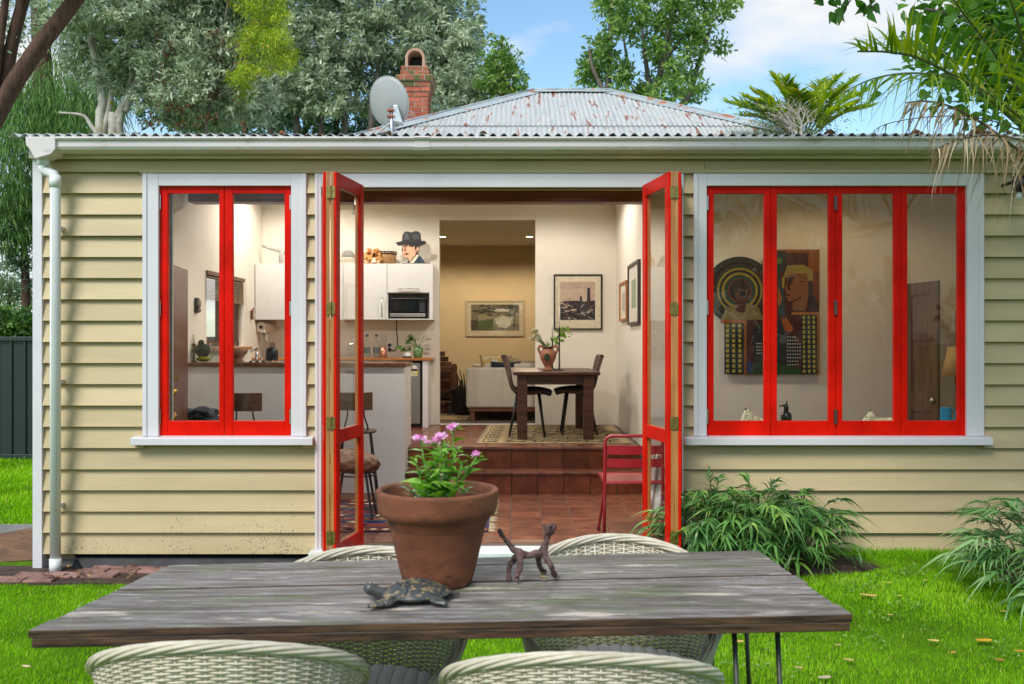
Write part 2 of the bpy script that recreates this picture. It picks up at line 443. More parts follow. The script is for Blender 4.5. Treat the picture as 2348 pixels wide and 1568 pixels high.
def board_mat():
    m, N, L, b = new_mat('weatherboard_paint')
    tc = N.new('ShaderNodeTexCoord'); oi = N.new('ShaderNodeObjectInfo')
    mp = N.new('ShaderNodeMapping'); mp.inputs['Scale'].default_value = (0.35, 1, 2.2)
    L.new(tc.outputs['Object'], mp.inputs['Vector'])
    ad = N.new('ShaderNodeVectorMath'); ad.operation = 'MULTIPLY_ADD'; ad.inputs[1].default_value = (9, 9, 9)
    L.new(oi.outputs['Random'], ad.inputs[0]); L.new(mp.outputs['Vector'], ad.inputs[2])
    n1 = N.new('ShaderNodeTexNoise'); n1.inputs['Scale'].default_value = 3.2; n1.inputs['Detail'].default_value = 7
    L.new(ad.outputs[0], n1.inputs['Vector'])
    rp = N.new('ShaderNodeValToRGB')
    rp.color_ramp.elements[0].position = 0.3; rp.color_ramp.elements[0].color = (0.460, 0.362, 0.200, 1)
    rp.color_ramp.elements[1].position = 0.7; rp.color_ramp.elements[1].color = (0.565, 0.450, 0.258, 1)
    L.new(n1.outputs['Fac'], rp.inputs['Fac'])
    # splashed soil and mildew specks low on the wall
    sp = N.new('ShaderNodeSeparateXYZ'); L.new(tc.outputs['Object'], sp.inputs['Vector'])
    hm = N.new('ShaderNodeMapRange'); hm.inputs['From Min'].default_value = 0.62; hm.inputs['From Max'].default_value = 0.10
    hm.inputs['To Min'].default_value = 0.0; hm.inputs['To Max'].default_value = 0.17
    L.new(sp.outputs['Z'], hm.inputs['Value'])
    n2 = N.new('ShaderNodeTexNoise'); n2.inputs['Scale'].default_value = 95; n2.inputs['Detail'].default_value = 5
    L.new(tc.outputs['Object'], n2.inputs['Vector'])
    n4 = N.new('ShaderNodeTexNoise'); n4.inputs['Scale'].default_value = 1.6; n4.inputs['Detail'].default_value = 3
    L.new(tc.outputs['Object'], n4.inputs['Vector'])
    n4m = N.new('ShaderNodeMapRange'); n4m.inputs['From Min'].default_value = 0.40; n4m.inputs['From Max'].default_value = 0.66; n4m.inputs['To Min'].default_value = -0.05; n4m.inputs['To Max'].default_value = 0.06
    L.new(n4.outputs['Fac'], n4m.inputs['Value'])
    a1 = N.new('ShaderNodeMath'); L.new(n2.outputs['Fac'], a1.inputs[0]); L.new(hm.outputs['Result'], a1.inputs[1])
    a2 = N.new('ShaderNodeMath'); L.new(a1.outputs[0], a2.inputs[0]); L.new(n4m.outputs['Result'], a2.inputs[1])
    th = N.new('ShaderNodeMapRange'); th.inputs['From Min'].default_value = 0.755; th.inputs['From Max'].default_value = 0.83
    L.new(a2.outputs[0], th.inputs['Value'])
    mv = N.new('ShaderNodeMapRange'); mv.inputs['To Min'].default_value = 0.93; mv.inputs['To Max'].default_value = 1.06
    L.new(oi.outputs['Random'], mv.inputs['Value']); hv = N.new('ShaderNodeHueSaturation'); L.new(mv.outputs['Result'], hv.inputs['Value']); L.new(rp.outputs['Color'], hv.inputs['Color'])
    mx = N.new('ShaderNodeMix'); mx.data_type = 'RGBA'; mx.inputs['B'].default_value = (0.12, 0.10, 0.055, 1)
    L.new(th.outputs['Result'], mx.inputs['Factor']); L.new(hv.outputs['Color'], mx.inputs['A'])
    L.new(mx.outputs['Result'], b.inputs['Base Color'])
    b.inputs['Roughness'].default_value = 0.45; b.inputs['Specular IOR Level'].default_value = 0.4
    mp3 = N.new('ShaderNodeMapping'); mp3.inputs['Scale'].default_value = (0.15, 1, 1)
    L.new(tc.outputs['Object'], mp3.inputs['Vector'])
    n3 = N.new('ShaderNodeTexNoise'); n3.inputs['Scale'].default_value = 55; n3.inputs['Detail'].default_value = 4
    L.new(mp3.outputs['Vector'], n3.inputs['Vector'])
    bp = N.new('ShaderNodeBump'); bp.inputs['Strength'].default_value = 0.10; bp.inputs['Distance'].default_value = 0.01
    L.new(n3.outputs['Fac'], bp.inputs['Height']); L.new(bp.outputs['Normal'], b.inputs['Normal'])
    return m
BOARD = board_mat()

def roof_mat():
    m, N, L, b = new_mat('weathered_galvanised_iron')
    tc = N.new('ShaderNodeTexCoord'); oi = N.new('ShaderNodeObjectInfo')
    mp = N.new('ShaderNodeMapping'); mp.inputs['Scale'].default_value = (9, 1.1, 1.1)
    L.new(tc.outputs['Object'], mp.inputs['Vector'])
    ad = N.new('ShaderNodeVectorMath'); ad.operation = 'MULTIPLY_ADD'; ad.inputs[1].default_value = (5, 5, 5)
    L.new(oi.outputs['Random'], ad.inputs[0]); L.new(mp.outputs['Vector'], ad.inputs[2])
    n1 = N.new('ShaderNodeTexNoise'); n1.inputs['Scale'].default_value = 1.4; n1.inputs['Detail'].default_value = 6
    L.new(ad.outputs[0], n1.inputs['Vector'])
    r1 = N.new('ShaderNodeValToRGB')
    e = r1.color_ramp.elements
    e[0].position = 0.30; e[0].color = (0.41, 0.43, 0.43, 1)
    e[1].position = 0.57; e[1].color = (0.53, 0.55, 0.54, 1)
    for p_, c_ in ((0.595, (0.56, 0.51, 0.47, 1)), (0.65, (0.27, 0.115, 0.08, 1))):
        k = e.new(p_); k.color = c_
    L.new(n1.outputs['Fac'], r1.inputs['Fac'])
    L.new(r1.outputs['Color'], b.inputs['Base Color'])
    b.inputs['Roughness'].default_value = 0.55; b.inputs['Metallic'].default_value = 0.15
    return m
ROOF = roof_mat()
EAVE_SHADE = pbr('eave_hollow_shade', (0.012, 0.012, 0.014), rough=0.6, var=0.3)
FLASH = pbr('roof_flashing', (0.36, 0.41, 0.43), rough=0.5, var=0.1, scale=3, specks=((0.42, 0.2, 0.13), 5, 0.56, 0.08))
BRICK = pbr('red_brick', (0.34, 0.075, 0.038), rough=0.85, col2=(0.48, 0.15, 0.085), scale=9, rand=0.25, bump=0.25, bscale=90)
BRICK_MOSS = pbr('mossy_brick', (0.30, 0.08, 0.05), rough=0.9, col2=(0.42, 0.16, 0.09), scale=9, rand=0.2, bump=0.25, specks=((0.11, 0.11, 0.03), 9, 0.50, 0.08))
MORTAR = pbr('lime_mortar', (0.52, 0.46, 0.38), rough=0.95, var=0.15, scale=20)
SOIL = pbr('dark_soil', (0.030, 0.018, 0.012), rough=0.95, col2=(0.085, 0.05, 0.035), scale=14, bump=0.6, bscale=40)
CONCRETE = pbr('concrete', (0.14, 0.145, 0.14), rough=0.7, col2=(0.24, 0.24, 0.22), scale=5, bump=0.2)
FENCE = pbr('fence_green_steel', (0.012, 0.026, 0.022), rough=0.42, var=0.15, scale=2)
BARK = pbr('dark_bark', (0.045, 0.022, 0.014), rough=0.9, col2=(0.12, 0.062, 0.042), scale=14, stretch=(2, 2, 0.5), bump=0.8, bscale=30)
BARK_GREY = pbr('grey_bark', (0.075, 0.062, 0.050), rough=0.9, col2=(0.19, 0.165, 0.14), scale=9, stretch=(2, 2, 0.6), bump=0.5, bscale=25)
BARK_PALE = pbr('pale_bark', (0.30, 0.27, 0.23), rough=0.85, col2=(0.56, 0.53, 0.48), scale=7, bump=0.4, bscale=25, specks=((0.35, 0.34, 0.05), 6, 0.62, 0.05))

# ------------------------------------------------------------------ ground
def ss(a, b, x):
    t = np.clip((x - a) / (b - a), 0, 1); return t * t * (3 - 2 * t)
def ground_z(x, y):
    x = np.asarray(x, float); y = np.asarray(y, float)
    rise = 0.105 * ss(0.9, 1.9, x) * ss(4.2, 6.0, y)
    und = 0.012 * np.sin(x * 1.7 + 0.4) * np.cos(y * 1.3) * (np.abs(x) < 30)
    return rise + und * (1 - ss(6.0, 6.5, y) * ss(-3.4, -3.2, x))
def lawn_mat():
    m, N, L, b = new_mat('lawn_turf')
    tc = N.new('ShaderNodeTexCoord')
    n1 = N.new('ShaderNodeTexNoise'); n1.inputs['Scale'].default_value = 2.2; n1.inputs['Detail'].default_value = 9; n1.inputs['Roughness'].default_value = 0.7
    L.new(tc.outputs['Object'], n1.inputs['Vector'])
    r = N.new('ShaderNodeValToRGB')
    r.color_ramp.elements[0].position = 0.32; r.color_ramp.elements[0].color = (0.055, 0.13, 0.010, 1)
    r.color_ramp.elements[1].position = 0.66; r.color_ramp.elements[1].color = (0.15, 0.31, 0.016, 1)
    L.new(n1.outputs['Fac'], r.inputs['Fac']); L.new(r.outputs['Color'], b.inputs['Base Color'])
    b.inputs['Roughness'].default_value = 0.9; b.inputs['Specular IOR Level'].default_value = 0.03
    n2 = N.new('ShaderNodeTexNoise'); n2.inputs['Scale'].default_value = 120
    L.new(tc.outputs['Object'], n2.inputs['Vector'])
    bp = N.new('ShaderNodeBump'); bp.inputs['Strength'].default_value = 0.8; bp.inputs['Distance'].default_value = 0.03
    L.new(n2.outputs['Fac'], bp.inputs['Height']); L.new(bp.outputs['Normal'], b.inputs['Normal'])
    return m
xs = np.concatenate([np.array([-600, -200, -80, -30, -15]), np.linspace(-9, 9, 61), np.array([15, 30, 80, 200, 600])])
ys = np.concatenate([np.array([-600, -100, -20, -5]), np.linspace(0, 14, 57), np.array([18, 30, 60, 150, 400, 1200])])
GX, GY = np.meshgrid(xs, ys, indexing='ij')
gv = np.stack([GX, GY, ground_z(GX, GY)], -1).reshape(-1, 3)
ny = len(ys)
gf = np.array([(i * ny + j, (i + 1) * ny + j, (i + 1) * ny + j + 1, i * ny + j + 1) for i in range(len(xs) - 1) for j in range(ny - 1)])
lawn = link_mesh('lawn', fastmesh('lawn', gv, gf, smooth=True), lawn_mat()); tag(lawn, kind='structure')

def bed_outline(cx, cy, rx, ry, seed, n=26):
    r = random.Random(seed)
    return [(cx + rx * math.cos(2 * PI * i / n) * (1 + r.uniform(-.10, .10)), cy + ry * math.sin(2 * PI * i / n) * (1 + r.uniform(-.10, .10))) for i in range(n)]
BED1 = bed_outline(1.72, 6.36, 0.74, 0.34, 3)
BED2 = bed_outline(3.72, 5.70, 0.80, 0.98, 5)
def soil_bed(outline, top):
    mb = MB()
    n = len(outline); cx = sum(p[0] for p in outline) / n; cy = sum(p[1] for p in outline) / n
    vs = [(cx, cy, float(ground_z(cx, cy)) + top)]
    for k in (0.5, 0.8, 1.0):
        for x, y in outline:
            X, Y = cx + (x - cx) * k, cy + (y - cy) * k
            vs.append((X, Y, float(ground_z(X, Y)) + (top if k < 1 else -0.03) + (random.uniform(-.012, .012) if k < 1 else 0)))
    fs = [(0, 1 + i, 1 + (i + 1) % n) for i in range(n)]
    for q in range(2):
        for i in range(n):
            fs.append((1 + q * n + i, 1 + (q + 1) * n + i, 1 + (q + 1) * n + (i + 1) % n, 1 + q * n + (i + 1) % n))
    mb.add(vs, fs)
    return mb.build('soil_bed', SOIL, smooth=True, kind='structure')
soil_bed(BED1, 0.03); soil_bed(BED2, 0.035)

# concrete path and timber ramp at the left end of the house
mb = MB(); mb.box(-5.6, -3.36, 7.45, 8.15, -0.05, 0.035); mb.build('concrete_path', CONCRETE, kind='structure', bevel=0.01)

# ------------------------------------------------------------------ the cottage
house = thing('weatherboard_cottage', 'cream weatherboard cottage with red window frames, white trim and rusty iron roof', 'house', (0, 6.75, 0))
WF = 6.70                                # front face of the boards
X_L, X_R = -3.32, 4.85                   # outer ends
FL, RF = 0.13, 0.546                     # lower and raised floor levels
Z_B0, PITCH = 0.105, 0.1465
# openings as (x0, x1, z0, z1)
WIN_L = (wx(345, WF), wx(685, WF), wz(1000, WF), wz(412, WF))
DOOR = (-1.335, 1.158, FL - 0.03, 2.655)
WIN_R = (wx(1605, WF), wx(2236, WF), wz(1000, WF), wz(412, WF))
TOP = 3.0
def wall_with_holes(mb, x0, x1, z0, z1, y0, y1, holes):
    xs_ = sorted([x0] + [h[0] for h in holes] + [h[1] for h in holes] + [x1])
    cur = x0
    for h in sorted(holes):
        mb.box(cur, h[0], y0, y1, z0, z1)
        if h[2] > z0 + 1e-4: mb.box(h[0], h[1], y0, y1, z0, h[2])
        if h[3] < z1 - 1e-4: mb.box(h[0], h[1], y0, y1, h[3], z1)
        cur = h[1]
    mb.box(cur, x1, y0, y1, z0, z1)
mb = MB(); wall_with_holes(mb, X_L + 0.02, X_R, 0.06, 2.97, 6.725, 6.80, [WIN_L, DOOR, WIN_R])
facade = mb.build('front_wall', pbr('wall_sheathing', (0.3, 0.25, 0.16), rough=0.9), house)
mb = MB(); wall_with_holes(mb, -3.14, 4.66, FL - 0.02, 2.97, 6.802, 6.86, [WIN_L, DOOR, WIN_R])
mb.build('interior_lining', PLASTER, house)

# boards: every board a piece of its own, cut round the openings
WL_OUT = (wx(327, WF), wx(702, WF)); DR_OUT = (wx(722, WF), wx(1568, WF)); WR_OUT = (wx(1589, WF), wx(2256, WF))
SILL_Z = wz(1021, WF); HEAD_Z = wz(397, WF)
k = 0
for i in range(19):
    z0 = Z_B0 + PITCH * i
    z1 = z0 + PITCH + 0.012
    if i == 18: z1 = 2.86
    segs = []
    cuts = []
    if z1 > SILL_Z and z0 < HEAD_Z - 0.02: cuts += [(WL_OUT[0] + 0.02, WL_OUT[1] - 0.02), (WR_OUT[0] + 0.02, WR_OUT[1] - 0.02)]
    if z0 < HEAD_Z - 0.02: cuts.append((DR_OUT[0] + 0.012, DR_OUT[1] - 0.012))
    cuts.sort()
    cur = X_L + 0.06
    for a, b in cuts:
        segs.append((cur, a)); cur = b
    segs.append((cur, X_R))
    # long runs carry butt joints
    out = []
    for a, b in segs:
        if b - a > 4.5:
            j = random.uniform(0.35, 0.65) * (b - a) + a; out += [(a, j - 0.0008), (j + 0.0008, b)]
        else: out.append((a, b))
    for a, b in out:
        if b - a < 0.03: continue
        lo = max(0.0, 0)
        zb = z0 + random.uniform(-.0012, .0012)
        mb = MB(); t = 0.040
        mb.prismx([(WF - t + random.uniform(-.0035, .0025), zb), (WF - 0.004, z1), (6.724, z1), (6.724, zb + 0.004), (WF - 0.012, zb + 0.006)], a, b)
        o = mb.build('weatherboard', BOARD, facade, bevel=0.002, segs=1)
# head flashing strip under the top board
mb = MB(); mb.box(wx(320, 6.66), X_R, 6.655, 6.70, wz(396.5, 6.66), wz(389, 6.66)); mb.build('head_flashing', BOARD, facade, bevel=0.003)

# corner board, fascia, gutter
mb = MB(); mb.box(wx(75, 6.66), wx(97, 6.66), 6.655, 6.75, 0.0, 2.86); mb.box(X_L - 0.0, X_L + 0.02, 6.75, 6.86, 0.0, 2.86)
mb.build('corner_board', WHITE, house, bevel=0.004)
mb = MB(); mb.box(X_L - 0.02, X_R + 0.1, 6.63, 6.665, wz(363, 6.63), 2.945); mb.build('fascia', pbr('fascia_paint', (0.62, 0.53, 0.46), rough=0.5, var=0.08, scale=3), house, bevel=0.004)
g_prof = [(6.628, 2.862), (6.60, 2.855), (6.545, 2.857), (6.508, 2.868), (6.497, 2.886), (6.496, 2.926), (6.482, 2.930), (6.476, 2.940), (6.483, 2.950), (6.500, 2.950), (6.504, 2.90), (6.515, 2.878), (6.55, 2.868), (6.628, 2.872)]
for a, b in ((wx(126, 6.5), wx(966, 6.5)), (wx(966, 6.5) + 0.0016, X_R + 0.12)):
    mb = MB(); mb.prismx(g_prof, a, b); mb.build('gutter', GUTTER, house)
mb = MB(); mb.prismx([(y - 0.004 if y < 6.56 else y, z - (0.004 if z < 2.9 else -0.003)) for y, z in g_prof], wx(950, 6.5), wx(985, 6.5)); mb.build('gutter_joiner', GUTTER, house)
# rain head and down pipe
mb = MB()
x0, x1 = wx(58, 6.48), wx(127, 6.48)
mb.prism([(x0, 2.948), (x1, 2.948), (x1, 2.865), (x1 - 0.03, 2.83), (x0 + 0.065, 2.80), (x0 + 0.03, 2.865), (x0 + 0.006, 2.89)], 6.476, 6.63)
mb.build('rain_head', GUTTER, house, bevel=0.004)
mb = MB()
pa, pb = wx(100, 6.56), wx(127, 6.56)
mb.tube([(pa, 6.56, 2.83), (pa, 6.56, 2.77)], 0.039, 18)
mb.tube([(pa, 6.56, 2.80), (pa, 6.56, 2.745), (pa + 0.006, 6.56, 2.735), (pb - 0.006, 6.56, 2.705), (pb, 6.56, 2.69), (pb, 6.56, 0.02)], 0.0345, 18)
mb.tube([(pb, 6.56, 2.70), (pb, 6.56, 2.62)], 0.039, 18)
mb.tube([(pb, 6.56, 0.10), (pb, 6.56, 0.0)], 0.0395, 18)
dp = mb.build('downpipe', pbr('pvc_white', (0.74, 0.76, 0.77), rough=0.3, var=0.04, scale=2, specks=((0.4, 0.36, 0.3), 30, 0.74, 0.05)), house, smooth=True)
for zz in (2.35, 1.3, 0.45):
    mb = MB(); mb.box(pb - 0.012, pb + 0.012, 6.58, 6.70, zz - 0.012, zz + 0.012); mb.build('bracket', WHITE, dp)
# foundation and black damp membrane
mb = MB(); mb.box(X_L + 0.02, DOOR[0] - 0.02, 6.735, 6.85, -0.3, 0.1); mb.box(DOOR[1] + 0.02, X_R, 6.735, 6.85, -0.3, 0.1); mb.box(DOOR[0] - 0.02, DOOR[1] + 0.02, 6.735, 6.85, -0.3, 0.09)
mb.build('foundation', CONCRETE, house)
mb = MB()
mem = pbr('black_membrane', (0.006, 0.007, 0.010), rough=0.62, var=0.3, scale=9, bump=0.3, bscale=14)
def memb(u, v):
    x = wx(165, 6.7) + u * (wx(720, 6.7) - wx(165, 6.7))
    z = 0.10 - v * (0.10 + 0.02 - 0.0 * u) - 0.01 * u
    y = 6.715 - v * 0.10 - 0.01 * math.sin(u * 23) * v - 0.012 * math.sin(u * 61 + 2) * v * v
    return (x + 0.15 * v * (u < 0.01), y, z)
mb.grid(memb, 60, 4); mb.build('damp_membrane', mem, house, smooth=True, thick=0.003)

# ---- roof of the lean-to: corrugated sheets, then the hip roof of the main house
R0, R1 = (6.515, 2.966), (12.35, 3.74)   # (y,z) eave and top of the lean-to
def corr(x, p=0.076, a=0.0105): return a * math.cos(2 * PI * x / p)
roof_root = None
sheet_w = 0.076 * 10
xcur = X_L - 0.10; n_s = 0
roof_part = None
while xcur < X_R + 0.1:
    xa, xb = xcur, min(xcur + sheet_w + 0.02, X_R + 0.15)
    nx = int((xb - xa) / 0.0076)
    mb = MB()
    dz = 0.0025 * (n_s % 2); tiltz = random.uniform(-.002, .002)
    def top(u, v, xa=xa, xb=xb, dz=dz):
        x = xa + (xb - xa) * u
        y = R0[0] + (R1[0] - R0[0]) * v
        return (x, y, R0[1] + (R1[1] - R0[1]) * v + corr(x, 0.0735, 0.0125) + dz)
    mb.grid(top, nx, 1)
    mb.build('roof_sheet', [ROOF], house, smooth=True, thick=0.0016)
    xcur += sheet_w; n_s += 1
# dark strip painting the shade in the hollows under the sheets
mb = MB(); mb.box(X_L - 0.02, X_R + 0.1, 6.56, 6.66, 2.945, 2.957); mb.build('eave_shade_strip', EAVE_SHADE, house)
mb = MB(); mb.hexa([(X_L - 0.02, 6.66, 2.90), (X_R, 6.66, 2.90), (X_R, 12.35, 3.66), (X_L - 0.02, 12.35, 3.66), (X_L - 0.02, 6.66, 2.935), (X_R, 6.66, 2.935), (X_R, 12.35, 3.70), (X_L - 0.02, 12.35, 3.70)])
mb.build('roof_deck', CEIL, house)

HR = dict(y=16.5, z=5.835, xa=wx(1225, 16.5), xb=wx(1395, 16.5), k=0.507, T=4.2)
def hip_pt(x, t, lift=0.0):
    return (x, HR['y'] - t + lift * 0.45, HR['z'] - HR['k'] * t + lift * 0.9)
P2 = 0.076
def hip_row(ta, tb, lift):
    x = HR['xa'] - tb; i = 0
    while x < HR['xb'] + tb:
        xe = min(x + P2 * 10 + 0.015, HR['xb'] + tb)
        vs, fs = [], []
        nx = max(2, int(round((xe - x) / (P2 / 8))))
        cols = 0
        for q in range(nx + 1):
            X = x + (xe - x) * q / nx
            tmin = max(ta, (HR['xa'] - X), (X - HR['xb']), 0.0)
            if tmin > tb: tmin = tb
            w = corr(X, P2, 0.0125) + lift + 0.002 * (i % 2)
            vs.append(hip_pt(X, tmin, w)); vs.append(hip_pt(X, tb, w))
        fs = [(2 * q, 2 * q + 2, 2 * q + 3, 2 * q + 1) for q in range(nx)]
        mb = MB(); mb.add(vs, fs); mb.build('hip_roof_sheet', ROOF, house, smooth=True)
        x += P2 * 10; i += 1
hip_row(2.0, HR['T'], 0.0); hip_row(0.0, 2.08, 0.022)
# plain side and back slopes, so the roof is closed
T = HR['T']; xa, xb, yr, zr = HR['xa'], HR['xb'], HR['y'], HR['z']; ze = zr - HR['k'] * T
mb = MB()
mb.add([(xa, yr, zr), (xa - T, yr - T, ze), (xa - T, yr + T, ze)], [(0, 1, 2)])
mb.add([(xb, yr, zr), (xb + T, yr - T, ze), (xb + T, yr + T, ze)], [(0, 1, 2)])
mb.add([(xa, yr, zr), (xb, yr, zr), (xb + T, yr + T, ze), (xa - T, yr + T, ze)], [(0, 1, 2, 3)])
mb.build('roof_slope', ROOF, house)
mb = MB(); mb.box(xa - T + 0.1, xb + T - 0.1, yr - T + 0.15, yr + T - 0.1, 3.35, ze + 0.02); mb.build('main_house_eave', GUTTER, house)
def flashing(a, b, w, lift, n=1):
    a, b = Vector(a), Vector(b); d = (b - a).normalized(); s = d.cross(Vector((0, 0, 1))).normalized(); 
    for q in range(n):
        p, r = a.lerp(b, q / n), a.lerp(b, (q + 1) / n + 0.01)
        mb = MB()
        up = Vector((0, 0, lift + 0.004 * (q % 2)))
        dn = Vector((0, 0, -0.5 * w))
        mb.add([p + s * w + dn + up, p + up, p - s * w + dn + up, r + s * w + dn + up, r + up, r - s * w + dn + up], [(0, 1, 4, 3), (1, 2, 5, 4)])
        mb.build('ridge_flashing', FLASH, house, thick=0.004)
        mb = MB(); mb.tube([p + up * 1.1, r + up * 1.1], 0.018, 8); mb.build('ridge_roll', FLASH, house, smooth=True)
flashing((xa - 0.05, yr, zr), (xb + 0.05, yr, zr), 0.14, 0.05, 3)
flashing((xa, yr, zr), (xa - 3.6, yr - 3.6, zr - HR['k'] * 3.6), 0.15, 0.05, 3)
flashing((xb, yr, zr), (xb + 3.6, yr - 3.6, zr - HR['k'] * 3.6), 0.15, 0.05, 3)

# ---- brick chimney on the far slope, brick by brick
chim = MB()
cX, cY = wx(950, 15.2), 15.2 + 0.24
mbm = MB()
base_z = 4.5
courses = []
z = base_z
hC = 0.078
prof = []
while z < wz(222, 15.2) - 0.01: prof.append((z, 0.43)); z += hC
for w_ in (0.445, 0.49, 0.53, 0.60): prof.append((z, w_)); z += 0.082
for w_ in (0.46, 0.44): prof.append((z, w_)); z += 0.082
ch = None
core = MB()
for i, (zz, w_) in enumerate(prof):
    hh = (prof[i + 1][0] - zz) if i + 1 < len(prof) else 0.08
    core.box(cX - w_ / 2 + 0.008, cX + w_ / 2 - 0.008, cY - w_ / 2 + 0.008, cY + w_ / 2 - 0.008, zz, zz + hh)
ch = core.build('chimney', MORTAR, house)
for i, (zz, w_) in enumerate(prof):
    hh = (prof[i + 1][0] - zz) if i + 1 < len(prof) else 0.08
    nb = 2
    off = 0.5 if i % 2 else 0.0
    edges = [-w_ / 2, 0.0, w_ / 2] if not i % 2 else [-w_ / 2, -w_ / 4 - 0.01, w_ / 4 + 0.01, w_ / 2]
    mat_ = BRICK_MOSS if i > len(prof) - 5 else BRICK
    for a, b in zip(edges[:-1], edges[1:]):
        for side in range(4):
            if side == 1: continue                   # back is never seen
            m2 = MB(); q = random.uniform(-.003, .004); g = 0.0065
            A, B, z0, z1 = a + g, b - g, zz + g, zz + hh - g
            if side == 0: m2.box(cX + A, cX + B, cY - w_ / 2 - q, cY - w_ / 2 + 0.08, z0, z1)
            if side == 2: m2.box(cX + w_ / 2 - 0.08, cX + w_ / 2 + q, cY + max(A, -w_ / 2 + 0.09), cY + B, z0, z1)
            if side == 3: m2.box(cX - w_ / 2 - q, cX - w_ / 2 + 0.08, cY + max(A, -w_ / 2 + 0.09), cY + B, z0, z1)
            m2.build('brick', mat_, ch)
ztop = prof[-1][0] + 0.08
# half-round terracotta hood
pot = MB(); n = 18; ro, ri, yy0, yy1 = 0.155, 0.115, cY - 0.17, cY + 0.18
zc = ztop + 0.14
outl = [(cX - ro, ztop - 0.01)] + [(cX - ro * math.cos(PI * i / n), zc + ro * math.sin(PI * i / n)) for i in range(n + 1)] + [(cX + ro, ztop - 0.01)]
inl = [(cX - ri, ztop - 0.01)] + [(cX - ri * math.cos(PI * i / n), zc + ri * math.sin(PI * i / n)) for i in range(n + 1)] + [(cX + ri, ztop - 0.01)]
m_ = len(outl)
for yy in (yy0, yy1):
    pass
vs = [(x, yy0, z) for x, z in outl] + [(x, yy0, z) for x, z in inl] + [(x, yy1, z) for x, z in outl] + [(x, yy1, z) for x, z in inl]
fs = []
for i in range(m_ - 1):
    fs += [(i, i + 1, m_ + i + 1, m_ + i), (i, 2 * m_ + i, 2 * m_ + i + 1, i + 1), (m_ + i, m_ + i + 1, 3 * m_ + i + 1, 3 * m_ + i), (2 * m_ + i, 3 * m_ + i, 3 * m_ + i + 1, 2 * m_ + i + 1)]
pot.add(vs, fs); pot.build('chimney_pot', pbr('old_terracotta', (0.42, 0.22, 0.15), rough=0.85, col2=(0.52, 0.34, 0.25), scale=6), ch, smooth=False)
mb = MB(); mb.box(cX - ri, cX + ri, yy1 - 0.05, yy1 - 0.03, ztop, zc + ri * 0.9); mb.build('hood_opening_shade', flat('#1b1a19'), ch)  # dark sheet standing in for the shade inside the hood opening

# ---- windows
def window_unit(out_px, in_px, sash_edges, sill_px, wide_frame, glass_top=443, glass_bot=965, first_label=None):
    D = 6.655
    ox0, ox1, ix0, ix1 = wx(out_px[0], D), wx(out_px[1], D), wx(in_px[0], D), wx(in_px[1], D)
    zt, zi, zs = wz(397.5, D), wz(425.5, D), wz(1000, D)
    mb = MB()
    mb.box(ox0, ix0, D, 6.80, zs, zt); mb.box(ix1, ox1, D, 6.80, zs, zt); mb.box(ix0, ix1, D + 0.002, 6.80, zi, zt)
    mb.box(ox0 - 0.012 if False else ox0, ox0 + 0.03, D - 0.008, D, zs, zt - 0.001); mb.box(ox1 - 0.03, ox1, D - 0.008, D, zs, zt - 0.001)
    mb.box(ix0, ix1, 6.745, 6.80, zs - 0.02, zs + 0.003)
    fr = mb.build('window_frame', WHITE, house, bevel=0.003)
    mb = MB(); s0, s1 = wx(sill_px[0], 6.60), wx(sill_px[1], 6.60)
    zs0 = wz(1003, 6.60); zs1 = wz(1021, 6.60)
    mb.prismx([(6.60, zs1), (6.60, zs0 - 0.004), (6.76, zs0 + 0.012), (6.76, zs1 + 0.02), (6.62, zs1)], s0, s1)
    mb.build('window_sill', WHITE, fr, bevel=0.004)
    # sashes
    Ds = 6.685
    for q, (a, b, ga, gb) in enumerate(sash_edges):
        x0, x1, g0, g1 = wx(a, Ds) + 0.0015, wx(b, Ds) - 0.0015, wx(ga, Ds), wx(gb, Ds)
        t, bt = wz(426.5, Ds), wz(998.5, Ds); gt, gbm = wz(glass_top, Ds), wz(glass_bot, Ds)
        mb = MB(); ya, yb = Ds, Ds + 0.04
        mb.box(x0, g0, ya, yb, bt, t); mb.box(g1, x1, ya, yb, bt, t); mb.box(g0, g1, ya + 0.0015, yb, gt, t); mb.box(g0, g1, ya + 0.0015, yb, bt, gbm)
        sa = mb.build('sash', RED, fr, bevel=0.0035)
        mb = MB(); mb.box(g0 - 0.004, g1 + 0.004, ya + 0.020, ya + 0.024, gbm - 0.004, gt + 0.004); mb.build('pane', GLASS, fr)
    return fr
fl = window_unit((327, 702), (363, 667), [(363, 514, 384, 502), (514, 667, 533, 652)], (298, 716), 0)
fr_ = window_unit((1590, 2255), (1620, 2217), [(1620, 1767, 1636, 1752), (1767, 1916, 1781, 1900), (1916, 2065, 1931, 2050), (2065, 2217, 2080, 2197)], (1570, 2277), 0)
def butt_hinge(px, py, parent, h=0.10, mat=STEEL, D=6.664):
    x, z = wx(px, D), wz(py, D); mb = MB()
    for i in range(5): mb.tube([(x, D, z - h / 2 + i * h / 5 + 0.001), (x, D, z - h / 2 + (i + 1) * h / 5 - 0.001)], 0.0062, 8)
    mb.box(x - 0.012, x + 0.012, D + 0.006, D + 0.009, z - h / 2, z + h / 2)
    return mb.build('hinge', mat, parent, smooth=False)
for py in (463, 707, 955):
    butt_hinge(363, py, fl); butt_hinge(667, py, fl)
for py in (465, 705, 955):
    butt_hinge(1916, py, fr_, mat=pbr('tarnished_hinge', (0.16, 0.10, 0.09), rough=0.4, metal=0.8)); butt_hinge(1620, py, fr_)

